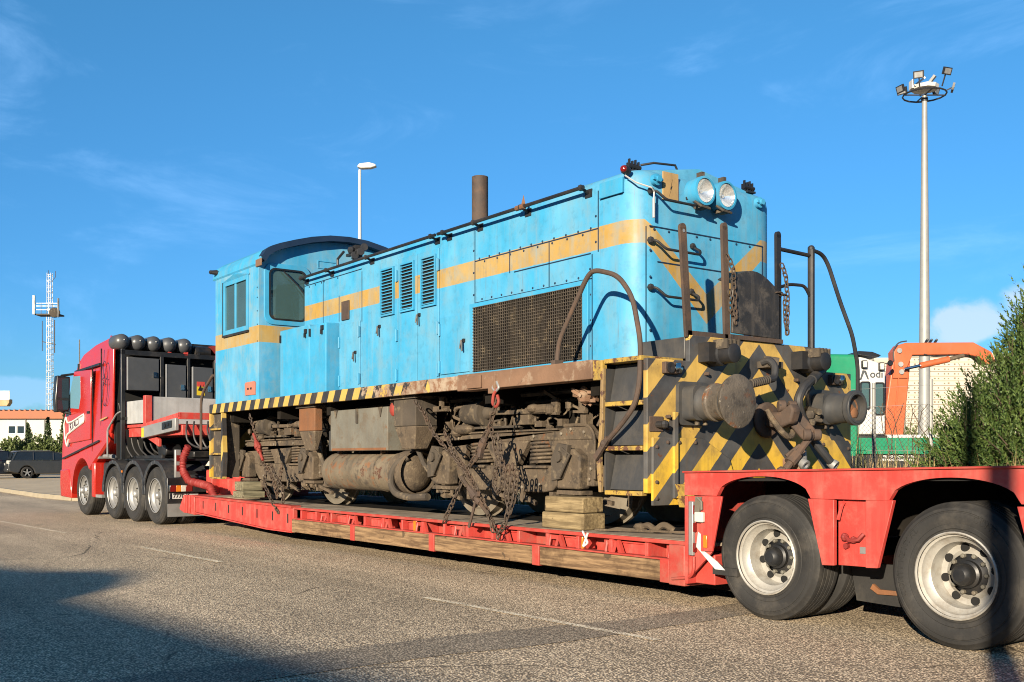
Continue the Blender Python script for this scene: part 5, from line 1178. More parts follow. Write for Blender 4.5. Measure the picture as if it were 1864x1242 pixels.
# wing badge and lettering on the door, worn white; dark star outlines on the fairing
TM = Matrix.Rotation(PI / 2, 4, 'X')
def side_text(name, body, size, mat, x, z, y, shear=.0, tilt=0.0, bold=.006):
    M4 = Matrix.Translation((x, y, z)) @ TM @ Matrix.Rotation(tilt, 4, 'Z')
    return text_mesh(name, body, size, mat, cab, M4, .003, bold, shear)
kp_('badge', M().tube([(-5.22, -.02, 1.62), (-5.30, -.02, 1.95), (-5.16, -.02, 2.12), (-5.05, -.02, 1.98), (-4.72, -.02, 2.00), (-3.92, -.02, 2.14), (-3.92, -.02, 1.98), (-4.75, -.02, 1.80), (-5.06, -.02, 1.73), (-5.20, -.02, 1.60), (-5.08, -.02, 1.46), (-4.96, -.02, 1.62)], .022, 6, fillet=.05), 'white_paint', cab)
kp_('badge_panel', M().prism([(-4.98, 1.775), (-3.96, 1.985), (-3.96, 2.105), (-4.98, 1.955)], 'y', -.016, -.0125), 'white_paint', cab)
side_text('door_lettering', 'RTACI', .225, 'navy_mark', -4.90, 1.80, -.0165, .0, .20)
def ringline(cx, cz, rx, rz, y, w=.02, n=24): 
    mm = M(); o = [(cx + rx * math.cos(2 * PI * k / n), cz + rz * math.sin(2 * PI * k / n)) for k in range(n)]; i = [(cx + (rx - w) * math.cos(2 * PI * k / n), cz + (rz - w) * math.sin(2 * PI * k / n)) for k in range(n)]
    return mm.ring(o, i, 'y', y, y + .004)
star = [(-2.74 + (.14 if k % 2 == 0 else .06) * math.sin(PI * k / 5), 2.78 + (.14 if k % 2 == 0 else .06) * math.cos(PI * k / 5)) for k in range(10)]
star_i = [(-2.74 + (.11 if k % 2 == 0 else .045) * math.sin(PI * k / 5), 2.78 + (.11 if k % 2 == 0 else .045) * math.cos(PI * k / 5)) for k in range(10)]
kp_('star_outline', M().ring(star, star_i, 'y', .012, .018), 'navy_mark', cab)
kp_('oval_outline', ringline(-2.74, 2.72, .20, .46, .014), 'navy_mark', cab)
kp_('stripe_mark', M().bar((-2.95, -.004, 1.98), (-2.55, -.004, 2.03), .01, .03), 'ochre_plate', cab)
# chassis, fenders
kp_('chassis', M().box(-4.6, .62, .75, .95, .55, .92).box(-4.6, .62, 1.55, 1.75, .55, .92).box(-3.2, .55, .25, 2.3, .92, .98), 'truck_black')
kp_('catwalk', M().box(-3.0, .45, .22, 1.0, 1.16, 1.20).box(-3.1, -.4, .30, .36, 1.20, 1.26), 'truck_black', bevel=.006)
kp_('fuel_tank', M().box(-3.25, -2.88, .15, .85, .42, 1.12), 'fender_black', bevel=.05, seg=3)
WX = (-2.22, -1.10, .03)
for x in WX:
    o = [(x + .64 * math.cos(R(t)), .53 + .64 * math.sin(R(t))) for t in range(0, 181, 15)]; i = [(x + .60 * math.cos(R(t)), .53 + .60 * math.sin(R(t))) for t in range(0, 181, 15)]
    fd = M()
    for k in range(12): fd.prism([o[k], o[k + 1], i[k + 1], i[k]], 'y', .03, .78)
    fd.prism([(x + .60, .53), (x + .64, .53), (x + .60, .24), (x + .56, .24)], 'y', .03, .78)
    f = kp_('fender', fd, 'fender_black')
    lip = M()
    i2 = [(x + .55 * math.cos(R(t)), .53 + .57 * math.sin(R(t))) for t in range(0, 181, 15)]
    for k in range(12): lip.prism([o[k], o[k + 1], i2[k + 1], i2[k]], 'y', .0, .03)
    kp_('fender_lip', lip, 'fender_black', f, bevel=.006)
    kp_('marker', M().box(x - .02 + .56, x + .02 + .56, -.012, .0, .93, .97), 'orange_lens', f) if x < -2 else None
    w = wheel(TK, (x, .02, .525), .525, .30, .30, -1, .13, 8, 'local', 'galv', 'galv', 10)
    obj('inner_tyre', M().lathe((x, .38, .525), (0, 1, 0), tyre_prof(.525, .3, .29), 40, caps=False), 'rubber', TK, local=True, ang=28)
    obj('far_tyre', M().lathe((x, 1.85, .525), (0, 1, 0), tyre_prof(.525, .3, .6), 40), 'rubber', TK, local=True, ang=28)
    kp_('axle', M().cyl((x, .1, .525), (x, 2.4, .525), .09, n=12), 'truck_black')
w = wheel(TK, (-4.15, .06, .525), .525, .30, .30, -1, .05, 8, 'local', 'galv', 'galv', 10)
obj('far_tyre', M().lathe((-4.15, 2.1, .525), (0, 1, 0), tyre_prof(.525, .3, .3), 40), 'rubber', TK, local=True, ang=28)
kp_('wheel_well', M().box(-4.8, -3.5, .4, 2.2, .6, 1.3), 'dark_hole')
kp_('mud_flap', M().box(.70, .715, -.02, .72, .17, .40), 'galv'); kp_('mud_flap', M().box(.70, .715, 1.78, 2.5, .17, .40), 'galv')
rb = kp_('rear_panel', M().box(.66, .694, -.02, 1.3, .40, .86), 'truck_black', bevel=.01)
tlg = kp_('tail_light', M().prism(rrect(-.02, .68, .60, .74, .03, 3), 'x', .696, .78), 'truck_black', rb, bevel=.008)
for y0, y1, mt in ((.0, .10, 'red_lens'), (.105, .19, 'orange_lens'), (.195, .28, 'white_lens'), (.285, .40, 'red_lens')):
    kp_('lens', M().box(.781, .788, y0, y1, .615, .725), mt, tlg, bevel=.004)
plate = kp_('number_plate', M().box(.696, .708, .02, .54, .485, .585), 'white_paint', rb)
kp_('plate_band', M().box(.7085, .7095, .02, .06, .485, .585), 'car_navy', plate)
text_mesh('plate_number', '7770 K', .105, 'plastic_black', plate, Matrix.Translation((.709, .075, .50)) @ Matrix.Rotation(PI / 2, 4, 'Z') @ Matrix.Rotation(PI / 2, 4, 'X'), .001, .003)
kp_('lamp_post', M().box(.58, .64, .14, .25, .86, 1.36), 'galv', bevel=.01)
for z in (1.02, 1.2): kp_('reflector', M().box(.641, .646, .165, .225, z - .05, z + .06), 'red_lens')
kp_('guard', M().prism([(.42, .80), (.50, .80), (.62, .62), (.54, .60)], 'z', .72, .88), 'white_paint')
kp_('rear_bumper', M().prism([(.42, .86), (.66, .86), (.66, .74), (.42, .74)], 'y', .5, 1.0), 'trailer_red', bevel=.01)
kp_('rear_cylinder', M().lathe((.50, .45, .67), (0, 1, 0), [(0, .06), (.02, .08), (.45, .08), (.47, .06)], 14), 'truck_black')
# tower behind the cab: frame, cabinets, air tanks
fx = -1.88
tw = kp_('tower_frame', M().box(fx - .06, fx + .02, .05, .13, 1.18, 3.36).box(fx - .06, fx + .02, .05, 2.3, 3.24, 3.34).box(fx - .06, fx + .02, .83, .90, 2.2, 3.30).box(fx - .06, fx + .02, 1.39, 1.45, 2.2, 3.30).box(fx - .06, fx + .02, 1.96, 2.02, 2.2, 3.30).box(fx - .06, fx + .02, .05, 2.3, 1.95, 2.02), 'truck_black', bevel=.008)
kp_('tower_back', M().box(-2.28, -2.24, .1, 2.4, 1.2, 3.3), 'dark_hole')
for y0, y1, z0, z1 in ((.155, .80, 2.55, 3.20), (.93, 1.36, 2.2, 3.10), (1.48, 1.93, 2.2, 3.08)):
    cb = kp_('cabinet', M().box(-2.22, fx + .03, y0, y1, z0, z1), 'truck_grey', bevel=.012)
    kp_('cabinet_edge', M().box(fx + .03, fx + .038, y0, y0 + .025, z0, z1), 'alu_board', cb)
    kp_('latch', M().box(fx + .03, fx + .05, y1 - .12, y1 - .05, (z0 + z1) / 2 - .06, (z0 + z1) / 2 + .05).cyl((fx + .03, y1 - .07, (z0 + z1) / 2 - .03), (fx + .065, y1 - .07, (z0 + z1) / 2 - .03), .022, n=8), 'chrome', cb)
    if y0 > 1.4:
        st = kp_('warning_sticker', M().box(fx + .031, fx + .0335, y0 + .10, y0 + .27, 2.50, 2.78), 'yellow_sticker', cb)
        kp_('sticker_band', M().box(fx + .034, fx + .0345, y0 + .10, y0 + .27, 2.68, 2.78), 'trailer_red', st)
        kp_('sticker_mark', M().prism([(y0 + .12, 2.60), (y0 + .18, 2.72), (y0 + .21, 2.64), (y0 + .25, 2.74), (y0 + .22, 2.58)], 'x', fx + .035, fx + .0355), 'plastic_black', st)
for k in range(5):
    y = -.02 + .315 * k + .1
    t = kp_('air_tank', M().lathe((fx - .36, y, 3.50), (1, 0, 0), [(-.12, .002), (-.10, .08), (-.04, .135), (0, .152), (.34, .152), (.38, .138), (.43, .085), (.455, .002)], 22), 'truck_grey', ang=60)
    kp_('drain_plug', M().cyl((fx + .09, y, 3.53), (fx + .10, y, 3.53), .012, n=8), 'white_lens', t)
kp_('bracket', M().box(fx - .05, fx, 1.0, 1.06, 3.3, 3.46).box(fx - .05, fx + .02, 1.32, 1.40, 3.3, 3.42), 'trailer_red')
kp_('round_tank', M().lathe((fx - .1, 1.55, 3.40), (0, 1, 0), [(0, .07), (.02, .12), (.34, .12), (.36, .07)], 18).box(fx + .0, fx + .02, 1.6, 1.66, 3.30, 3.37), 'truck_black')
kp_('beacon_box', M().prism([(1.86, 3.52), (2.35, 3.60), (2.35, 3.32), (2.02, 3.36)], 'x', fx - .25, fx + .1).box(fx - .1, fx + .05, 1.98, 2.3, 3.18, 3.34), 'canvas_red')
for k in range(6):
    y = .12 + .12 * k
    kp_('air_hose', M().tube([(-2.2, y, 2.3), (-2.0, y + .03, 1.9), (-1.9, y + .05, 1.4), (-1.7 + .1 * k, y + .1, 1.22)], .018, 6, fillet=.2), 'rubber_hose')
kp_('grab_rail', M().tube([(-1.88, .04, 2.12), (-2.05, .02, 2.08), (-2.42, -.03, 1.78), (-2.42, -.03, 1.25)], .017, 6, fillet=.06), 'galv')
kp_('fifth_wheel', M().box(-1.6, .0, .75, 1.75, 1.22, 1.34).cyl((-1.0, .5, 1.35), (-1.0, .8, 1.35), .14, n=14).cyl((-.55, .4, 1.36), (-.55, .7, 1.36), .11, n=14), 'truck_black', bevel=.02)
kp_('light_bar', M().box(-3.3, -3.1, .03, .4, 1.20, 1.28).cyl((-3.0, .1, 1.25), (-2.7, .1, 1.25), .04, n=8).cyl((-2.62, .12, 1.24), (-2.5, .12, 1.24), .05, n=8), 'galv')
kp_('sill_step', M().box(-3.3, -2.92, .02, .12, .40, .46), 'galv')

# ---------------------------------------------------------------- timber blocks on the deck
def block(a0, a1, b0, b1, z0, z1, mat, label):
    m = M(); j = lambda: random.uniform(-.006, .006)
    m.hexa([(a0 + j(), b0 + j(), z0), (a1 + j(), b0 + j(), z0), (a1 + j(), b1 + j(), z0), (a0 + j(), b1 + j(), z0), (a0 + j(), b0 + j(), z1), (a1 + j(), b0 + j(), z1), (a1 + j(), b1 + j(), z1), (a0 + j(), b1 + j(), z1)])
    o = obj('timber_block', m, mat, bevel=.014, ang=30); tag(o, label, 'timber block', 'timber blocks packed under the locomotive'); return o
random.seed(41)
block(-7.90, -7.33, 6.26, 6.52, .690, .838, 'timber_block', 'upper sawn timber block of the pair near the yellow locomotive steps')
block(-7.93, -7.31, 6.25, 6.53, .532, .686, 'timber_block', 'lower weathered timber block of the pair near the yellow locomotive steps')
block(-15.92, -15.58, 6.30, 6.64, .690, .835, 'timber_block_cross', 'upper greenish timber block of the pair below the cab')
block(-15.95, -15.54, 6.29, 6.66, .577, .686, 'timber_block_cross', 'lower grey timber block of the pair below the cab')
rg_ = M().tube([(-6.95, 6.62, .56), (-6.8, 6.6, .60), (-6.7, 6.58, .55), (-6.62, 6.6, .62), (-6.55, 6.66, .56)], .03, 8, fillet=.05).ball((-6.93, 6.62, .57), .06, 8, (1.6, .8, .7)).tube([(-7.2, 6.3, .545), (-6.6, 6.5, .555), (-6.2, 6.62, .56)], .010, 6)
tag(obj('rope', rg_, 'dust'), 'tangled grey rope lying on the deck beside the timber blocks', 'rope')

# ---------------------------------------------------------------- lashing chains
def lash(name, mb, label, mat='chain_steel', cat='chain'):
    o = obj(name, mb, mat); tag(o, label, cat, 'chains lashing the locomotive down'); return o
def B_(a, z, b=6.10): return (a, b, z)
random.seed(51)
lash('lashing_chain', chain(M(), [(-10.09, 6.13, 1.842), (-9.897, 6.12, 1.711), (-9.658, 6.1, 1.472), (-9.351, 6.08, 1.3), (-8.968, 6.07, 1.045), (-8.668, 6.07, 0.751), (-8.442, 6.08, 0.444)]), 'long rusty chain slanting from the second sandbox down to the trailer edge')
lash('lashing_chain', chain(M(), [(-9.425, 6.1, 1.467), (-9.159, 6.08, 1.2), (-8.953, 6.06, 1.068), (-8.765, 6.055, 0.889), (-8.557, 6.06, 0.644), (-8.508, 6.08, 0.462)]), 'second rusty chain running down just above the long slanting one')
lash('lashing_chain', chain(M(), [(-8.469, 6.1, 1.792), (-8.513, 6.09, 1.661), (-8.58, 6.09, 1.535), (-8.711, 6.1, 1.397), (-8.835, 6.09, 1.217), (-8.968, 6.07, 1.079), (-9.092, 6.07, 0.91), (-9.261, 6.07, 0.702), (-9.438, 6.08, 0.487)]), 'rusty chain from the red hook crossing the slanting chain like an X')
lash('lashing_chain', chain(M(), [(-8.527, 6.08, 1.478), (-8.47, 6.08, 1.283), (-8.404, 6.08, 1.128), (-8.293, 6.06, 1.107), (-8.353, 6.07, 1.216), (-8.423, 6.08, 1.448)]), 'short rusty chain loop hanging right of the red hook chain')
lash('lashing_chain', chain(chain(chain(M(), [(-8.419, 6.05, 1.129), (-8.447, 6.05, 0.924), (-8.372, 6.05, 0.86), (-8.307, 6.05, 0.955), (-8.316, 6.05, 1.118)]), [(-8.201, 6.04, 1.108), (-8.224, 6.03, 0.848), (-8.151, 6.03, 0.662), (-8.071, 6.03, 0.826), (-8.035, 6.03, 1.109)]), [(-8.122, 6.035, 1.119), (-8.142, 6.03, 0.824), (-8.224, 6.03, 0.578), (-8.372, 6.05, 0.427)]), 'thick bunch of spare chain hanging over the second bogie frame')
lash('lashing_chain', chain(M(), [(-14.864, 6.13, 1.845), (-14.715, 6.12, 1.668), (-14.55, 6.12, 1.436), (-14.302, 6.1, 1.144), (-14.203, 6.1, 1.016), (-14.262, 6.1, 0.84), (-14.047, 6.1, 0.622), (-13.761, 6.1, 0.421)]), 'thin rusty chain below the cab corner running to the trailer rail')
lash('lashing_chain', chain(chain(M(), [(-14.117, 6.08, 1.081), (-13.821, 6.06, 0.849), (-13.727, 6.06, 0.657), (-13.634, 6.06, 0.93), (-13.605, 6.08, 1.123)]), [(-13.982, 6.08, 1.098), (-13.765, 6.06, 0.943), (-13.564, 6.07, 0.815), (-13.568, 6.08, 0.584)]), 'bunch of spare chain hanging from the bogie below the cab')
def binder(p, q, label, r=.032):
    p = Vector(p); q = Vector(q); d = (q - p).normalized()
    o = thing('chain_binder', label, 'chain binder', tuple(p.lerp(q, .5)), 0, 'chains lashing the locomotive down')
    obj('barrel', M().tube([p.lerp(q, .3), p.lerp(q, .7)], r, 10), 'rust_dark', o)
    obj('screw', M().tube([p, p.lerp(q, .32)], r * .6, 8), 'chain_steel', o); obj('screw', M().tube([p.lerp(q, .68), q], r * .6, 8), 'chain_steel', o)
    obj('lever', M().bar(p.lerp(q, .5), p.lerp(q, .5) + Vector((-.02, -.03, 0)) + (d.cross(Vector((0, 1, 0)))) * .10 - d * -.1, .03, .05).cyl(p.lerp(q, .42), p.lerp(q, .56), r * 1.5, n=10), 'rust_dark', o)
    return o
binder((-9.041, 6.05, 1.01), (-8.528, 6.04, 0.629), 'rusty ratchet binder on the long slanting chain beside the second bogie')
binder((-8.556, 6.08, 1.517), (-8.792, 6.06, 1.172), 'rusty ratchet binder just below the red hook')
o = binder((-14.667, 6.1, 1.568), (-14.275, 6.08, 1.176), 'red ratchet binder on the chain below the cab corner', .036)
for c in o.children: c.data.materials[0] = MATS['red_strap']
hk = thing('chain_hook', 'red lashing hook under the rusty side beam', 'hook', (-8.512, 6.11, 1.839), 0)
obj('hook', M().tube([(-8.469, 6.12, 1.915), (-8.527, 6.1, 1.851), (-8.532, 6.09, 1.756), (-8.465, 6.09, 1.714), (-8.418, 6.09, 1.768), (-8.46, 6.1, 1.836)], .017, 8, fillet=.03), 'red_strap', hk)
obj('shackle', M().tube([(-8.516, 6.12, 1.979), (-8.56, 6.11, 1.92), (-8.502, 6.11, 1.878), (-8.445, 6.11, 1.913), (-8.497, 6.12, 1.978)], .014, 8, fillet=.02), 'galv', hk)
tag(obj('tie_rod', M().tube([(-8.752, 6.06, 0.861), (-8.817, 6.05, 0.661), (-8.898, 6.05, 0.487)], .016, 6), 'rust_dark'), 'thin rusty rod hanging from the crossing chains to the deck edge', 'rod')

# ---------------------------------------------------------------- behind the trailer, right
CAMROT = R(53.4)
def cthing(name, label, cat, w, group=None):     # frame: x right of the view axis, y forward, origin on the ground w metres ahead
    return thing(name, label, cat, tuple(FWD * w), CAMROT, group)
def cobj(name, mb, mat, parent, **k): return obj(name, mb, mat, parent, local=True, **k)
W0 = 24
mc = cthing('road_rail_crane', 'green and white track maintenance vehicle with a folded orange crane arm', 'crane vehicle', W0)
gh = M().prism([(4.6, 1.2), (8.03, 1.2), (8.03, 3.50), (7.95, 3.62), (4.6, 3.66)], 'y', 0, 2.2)
cobj('engine_housing', gh, 'green_paint', mc, bevel=.06, seg=3)
wc = cobj('cab', M().prism([(8.05, 1.76), (8.66, 1.76), (8.66, 3.30), (8.60, 3.40), (8.05, 3.58)], 'y', .02, 2.1), 'white_paint', mc, bevel=.03)
cobj('cab_roof', M().prism([(7.98, 3.60), (8.45, 3.54), (8.50, 3.58), (8.3, 3.66), (7.98, 3.68)], 'y', -.15, 1.8), 'plastic_black', wc)
cobj('cab_base', M().box(8.0, 8.70, .0, 2.1, 1.60, 1.74), 'black_steel', wc, bevel=.02)
for x0, x1, z0, z1 in ((8.09, 8.29, 2.35, 2.97), (8.42, 8.62, 2.22, 2.95)):
    f = cobj('window', M().ring(rrect(x0 - .02, x1 + .02, z0 - .02, z1 + .02, .05, 3), rrect(x0 + .015, x1 - .015, z0 + .015, z1 - .015, .04, 3), 'y', .0, .03), 'plastic_black', wc)
    cobj('pane', M().prism(rrect(x0, x1, z0, z1, .045, 3), 'y', .012, .018), 'window_glass', f)
for x, z in ((8.15, 3.38), (8.545, 3.33)):
    lb = cobj('work_lamp', M().box(x - .06, x + .06, -.1, .02, z - .09, z + .09), 'plastic_black', wc, bevel=.015)
    cobj('lens', M().box(x - .042, x + .042, -.104, -.099, z - .07, z + .07), 'white_lens', lb)
cobj('mirror', M().lathe((8.72, -.1, 3.40), (0, -1, 0), [(0, .05), (.03, .07), (.05, .05)], 12).bar((8.64, -.02, 3.40), (8.72, -.08, 3.40), .02, .02), 'plastic_black', wc)
CM = lambda x, z, y: Matrix.Translation((x, y, z)) @ Matrix.Rotation(PI / 2, 4, 'X')
text_mesh('cab_lettering', 'odi', .24, 'truck_grey', wc, CM(8.30, 3.08, .016), .002, .004)
cobj('cab_logo', M().prism([(8.06, 3.02), (8.10, 3.02), (8.17, 3.20), (8.24, 3.05), (8.28, 3.03), (8.21, 3.24), (8.13, 3.25)], 'y', .012, .0185), 'truck_grey', wc)
cobj('aerial', M().tube([(8.15, .5, 3.68), (8.15, .5, 3.80)], .012, 6), 'plastic_black', wc)
gd = cobj('side_deck', M().prism([(8.03, 1.31), (10.18, 1.31), (10.18, 1.48), (9.85, 1.68), (8.03, 1.68)], 'y', -.06, 2.2), 'green_paint', mc, bevel=.012)
cobj('deck_rail', M().box(8.03, 10.2, -.075, -.06, 1.49, 1.515).box(8.03, 10.2, -.08, -.06, 1.305, 1.335).box(8.02, 8.05, -.08, -.06, 1.31, 1.68), 'green_paint', gd)
cobj('chassis', M().box(4.6, 11.8, .0, 2.2, .95, 1.30), 'black_steel', mc)
text_mesh('chassis_lettering', 'FRENO VACIO     9 Tm', .072, 'white_paint', mc, CM(8.60, 1.225, -.012), .002, .003)
text_mesh('chassis_lettering', '- FRENO CARGADO 13 Tm', .072, 'white_paint', mc, CM(8.52, 1.145, -.012), .002, .003)
cobj('running_wheel', M().cyl((6.0, .3, .95), (6.0, .1, .95), .4, n=24).cyl((9.4, .3, .95), (9.4, .1, .95), .4, n=24).box(5.5, 10.2, .5, 2, .55, .96), 'black_steel', mc)
cobj('white_cover', M().prism([(8.68, 1.69), (8.74, 1.76), (9.95, 1.76), (10.05, 1.69)], 'y', .3, 1.8), 'white_paint', mc)
mast = cobj('crane_mast', M().prism([(8.74, 1.70), (9.24, 1.70), (9.40, 3.30), (9.42, 3.75), (9.06, 3.56), (8.98, 3.45)], 'y', .45, .85), 'orange_paint', mc, bevel=.025)
cobj('mast_rib', M().bar((9.0, .44, 1.75), (9.13, .44, 3.25), .04, .03).box(8.97, 9.32, .40, .45, 3.10, 3.32), 'orange_paint', mast)
bm_ = cobj('crane_boom', M().prism([(9.02, 3.30), (9.0, 3.72), (9.12, 3.88), (9.28, 3.93), (10.88, 3.94), (11.3, 3.72), (11.42, 3.45), (11.2, 3.42), (10.98, 3.60), (10.7, 3.66), (9.44, 3.64), (9.30, 3.30)], 'y', .40, .80), 'orange_paint', mc, bevel=.02)
for x, z in ((9.12, 3.74), (9.15, 3.42), (9.17, 3.24)): cobj('pivot', M().cyl((x, .36, z), (x, .42, z), .06, n=14), 'galv', bm_)
cobj('hydraulic_ram', M().tube([(9.2, .3, 3.30), (9.62, .3, 3.39)], .035, 10), 'chrome', bm_)
cobj('ram_barrel', M().tube([(9.58, .3, 3.38), (10.25, .3, 3.53)], .075, 12), 'orange_paint', bm_)
cobj('ram_end', M().tube([(10.25, .3, 3.53), (10.6, .3, 3.62)], .05, 10), 'dust', bm_)
cobj('hydraulic_hose', M().tube([(9.0, .4, 3.5), (8.98, .4, 3.75), (9.1, .4, 3.94), (9.3, .4, 3.97)], .016, 6, fillet=.12).tube([(9.7, .38, 3.66), (9.9, .38, 3.60), (10.3, .38, 3.62)], .014, 6, fillet=.1), 'rubber_hose', bm_)
for x in (9.78, 9.88, 10.0): cobj('valve', M().bar((x, .5, 3.94), (x + .04, .5, 4.0), .05, .05).ball((x + .05, .5, 4.01), .03, 6), 'plastic_black', bm_)
# floodlight mast
fm = cthing('floodlight_mast', 'tall grey floodlight mast with a ring of lamps behind the orange crane', 'floodlight mast', 50)
X0 = 19.92
cobj('mast_pole', M().lathe((X0, 0, 0), (0, 0, 1), [(0, .30), (3, .285), (10, .215), (18.7, .12)], 24), 'mast_grey', fm)
rgm = cobj('lamp_ring', M().tube([(X0 + 1.0 * math.cos(2 * PI * k / 16), 1.0 * math.sin(2 * PI * k / 16), 18.75) for k in range(17)], .04, 6).bar((X0 - 1, 0, 18.75), (X0 + 1, 0, 18.75), .05, .05).bar((X0, -1, 18.75), (X0, 1, 18.75), .05, .05), 'black_steel', fm)
cobj('head_frame', M().lathe((X0, 0, 18.95), (0, 0, 1), [(0, .15), (.05, .62), (.22, .66), (.26, .15)], 10).bar((X0 - .6, -.3, 19.1), (X0 - .1, -.3, 19.5), .1, .1).box(X0 - .72, X0 - .62, -.3, .1, 19.0, 19.4), 'white_paint', fm, smooth=False)
cobj('mast_collar', M().cyl((X0, 0, 18.45), (X0, 0, 18.62), .16, n=16), 'black_steel', fm)
cobj('arm', M().bar((X0 + .1, -.2, 19.2), (X0 + .35, -.4, 19.55), .16, .12), 'mast_grey', fm)
for k, (dx, dy, dz, t) in enumerate(((-.60, -.8, 19.45, -.3), (.72, -.8, 19.62, .25), (-1.2, -.2, 18.98, -1.1), (1.28, -.1, 19.08, 1.1), (.1, .9, 19.3, 0), (-.8, .7, 19.2, -.6), (.8, .7, 19.2, .6))):
    d = Vector((math.sin(t) * .9, -math.cos(t) * .6, -.25)).normalized()
    r_ = d.cross(Vector((0, 0, 1))).normalized(); u_ = r_.cross(d); c = Vector((X0 + dx, dy, dz))
    q = lambda a, b, e: c + r_ * a + u_ * b + d * e
    fl = cobj('floodlight', M().hexa([q(-.24, -.17, 0), q(.24, -.17, 0), q(.24, -.17, .1), q(-.24, -.17, .1), q(-.24, .17, 0), q(.24, .17, 0), q(.24, .17, .1), q(-.24, .17, .1)]).bar(c, (X0 + dx * .8, dy * .8, 18.95), .05, .05), 'black_steel', fm)
    cobj('lens', M().hexa([q(-.18, -.12, .101), q(.18, -.12, .101), q(.18, -.12, .108), q(-.18, -.12, .108), q(-.18, .12, .101), q(.18, .12, .101), q(.18, .12, .108), q(-.18, .12, .108)]), 'galv', fl)
# street lamp behind the cab
sl = cthing('street_lamp', 'slim white street lamp rising behind the locomotive cab', 'street lamp', 33)
cobj('lamp_pole', M().lathe((-4.85, 0, 0), (0, 0, 1), [(0, .09), (5, .07), (10.4, .045)], 12), 'white_paint', sl)
cobj('lamp_head', M().prism([(-4.93, 10.48), (-4.86, 10.58), (-4.55, 10.62), (-4.34, 10.56), (-4.31, 10.50), (-4.5, 10.44), (-4.8, 10.43)], 'y', -.12, .12), 'white_paint', sl, bevel=.03)
# chain-link fence on the bank
fc = thing('chain_link_fence', 'wire mesh fence with pale posts in front of the green vehicle', 'fence', (-7.7, 11.4, .5))
for k, a in enumerate((-10.9, -7.73, -6.95)):
    obj('fence_post', M().tube([(a, 11.4, .35), (a, 11.4, 2.15)], .024, 8), 'mast_grey', fc)
wire = M(); z0, z1 = .58, 1.85; sp = .062
def wseg(p, q): wire.bar(p, q, .0022, .0022)
x = -10.9 - (z1 - z0)
while x < -6.95:
    for s in (1, -1):
        xa, za, xb, zb_ = (x, z0, x + (z1 - z0), z1) if s == 1 else (x, z1, x + (z1 - z0), z0)
        if xa < -10.9: t = (-10.9 - xa) / (xb - xa); za = za + (zb_ - za) * t; xa = -10.9
        if xb > -6.95: t = (-6.95 - xa) / (xb - xa) if xb > xa else 0; zb_ = za + (zb_ - za) * max(t, 0); xb = -6.95
        if xb > xa: wseg((xa, 11.37, za), (xb, 11.37, zb_))
    x += sp
obj('wire_mesh', wire, 'dust_dark', fc, smooth=False, kind='stuff', flip=False)
obj('top_wire', M().tube([(-10.9, 11.37, 1.85), (-6.95, 11.37, 1.85)], .003, 4).tube([(-10.9, 11.37, 2.08), (-6.95, 11.37, 2.08)], .0025, 4).tube([(-10.9, 11.37, 1.3), (-6.95, 11.37, 1.3)], .003, 4), 'galv', fc)
# dry weeds
random.seed(61)
def blades(n, area, h0, h1, mat, name, label, w=.006):
    m = M()
    for k in range(n):
        a = random.uniform(*area[0]); b = random.uniform(*area[1]); e = max(0, min(1, (a + 13.5) / 3)) * (.1 + .4 * min(1, max(0, (b - 10.1) / 1.0)))
        h = random.uniform(h0, h1) * (.6 + .4 * random.random()); t = random.uniform(0, 2 * PI); l = random.uniform(.05, .4) * h
        dx, dy = math.cos(t), math.sin(t); ww = w * random.uniform(.7, 1.5)
        p = Vector((a, b, e)); q = p + Vector((dx * l * .35, dy * l * .35, h * .6)); r = p + Vector((dx * l, dy * l, h))
        s = Vector((-dy, dx, 0)) * ww
        m.add([p - s, p + s, q + s * .8, q - s * .8, r], [(0, 1, 2, 3), (3, 2, 4)])
    o = obj(name, m, mat, smooth=False, flip=False); o['kind'] = 'stuff'; tag(o, label, 'grass'); return o
blades(3600, ((-11, -5.6), (10.5, 12.2)), .30, .95, 'dry_grass', 'dry_grass', 'tall dry straw-coloured grass along the fence foot')
blades(700, ((-10, -1.5), (11.5, 13.5)), .6, 1.5, 'weed_green', 'green_weeds', 'thin green weeds growing through the wire fence', .008)
blades(7000, ((-32, -11), (9.9, 11.6)), .35, .95, 'weed_green', 'added_dark_weeds', 'weeds added on the far roadside to darken the gap under the locomotive', .012)  # added to block the bright ground that showed beneath the locomotive
cr_ = M(); random.seed(62)
for k in range(26):
    a = random.uniform(-9.5, -6.0); p = Vector((a, 11.5, 1.2)); pts = [p]
    d = Vector((random.uniform(-.3, .3), 0, 1))
    for j in range(6):
        d = (d + Vector((random.uniform(-.6, .6), random.uniform(-.1, .1), random.uniform(-.3, .3)))).normalized(); pts.append(pts[-1] + d * .12)
    cr_.tube(pts, .005, 4)
o = obj('dead_vine', cr_, 'bark', flip=False); o['kind'] = 'stuff'; tag(o, 'bare dry vine stems tangled in the wire fence', 'vine')

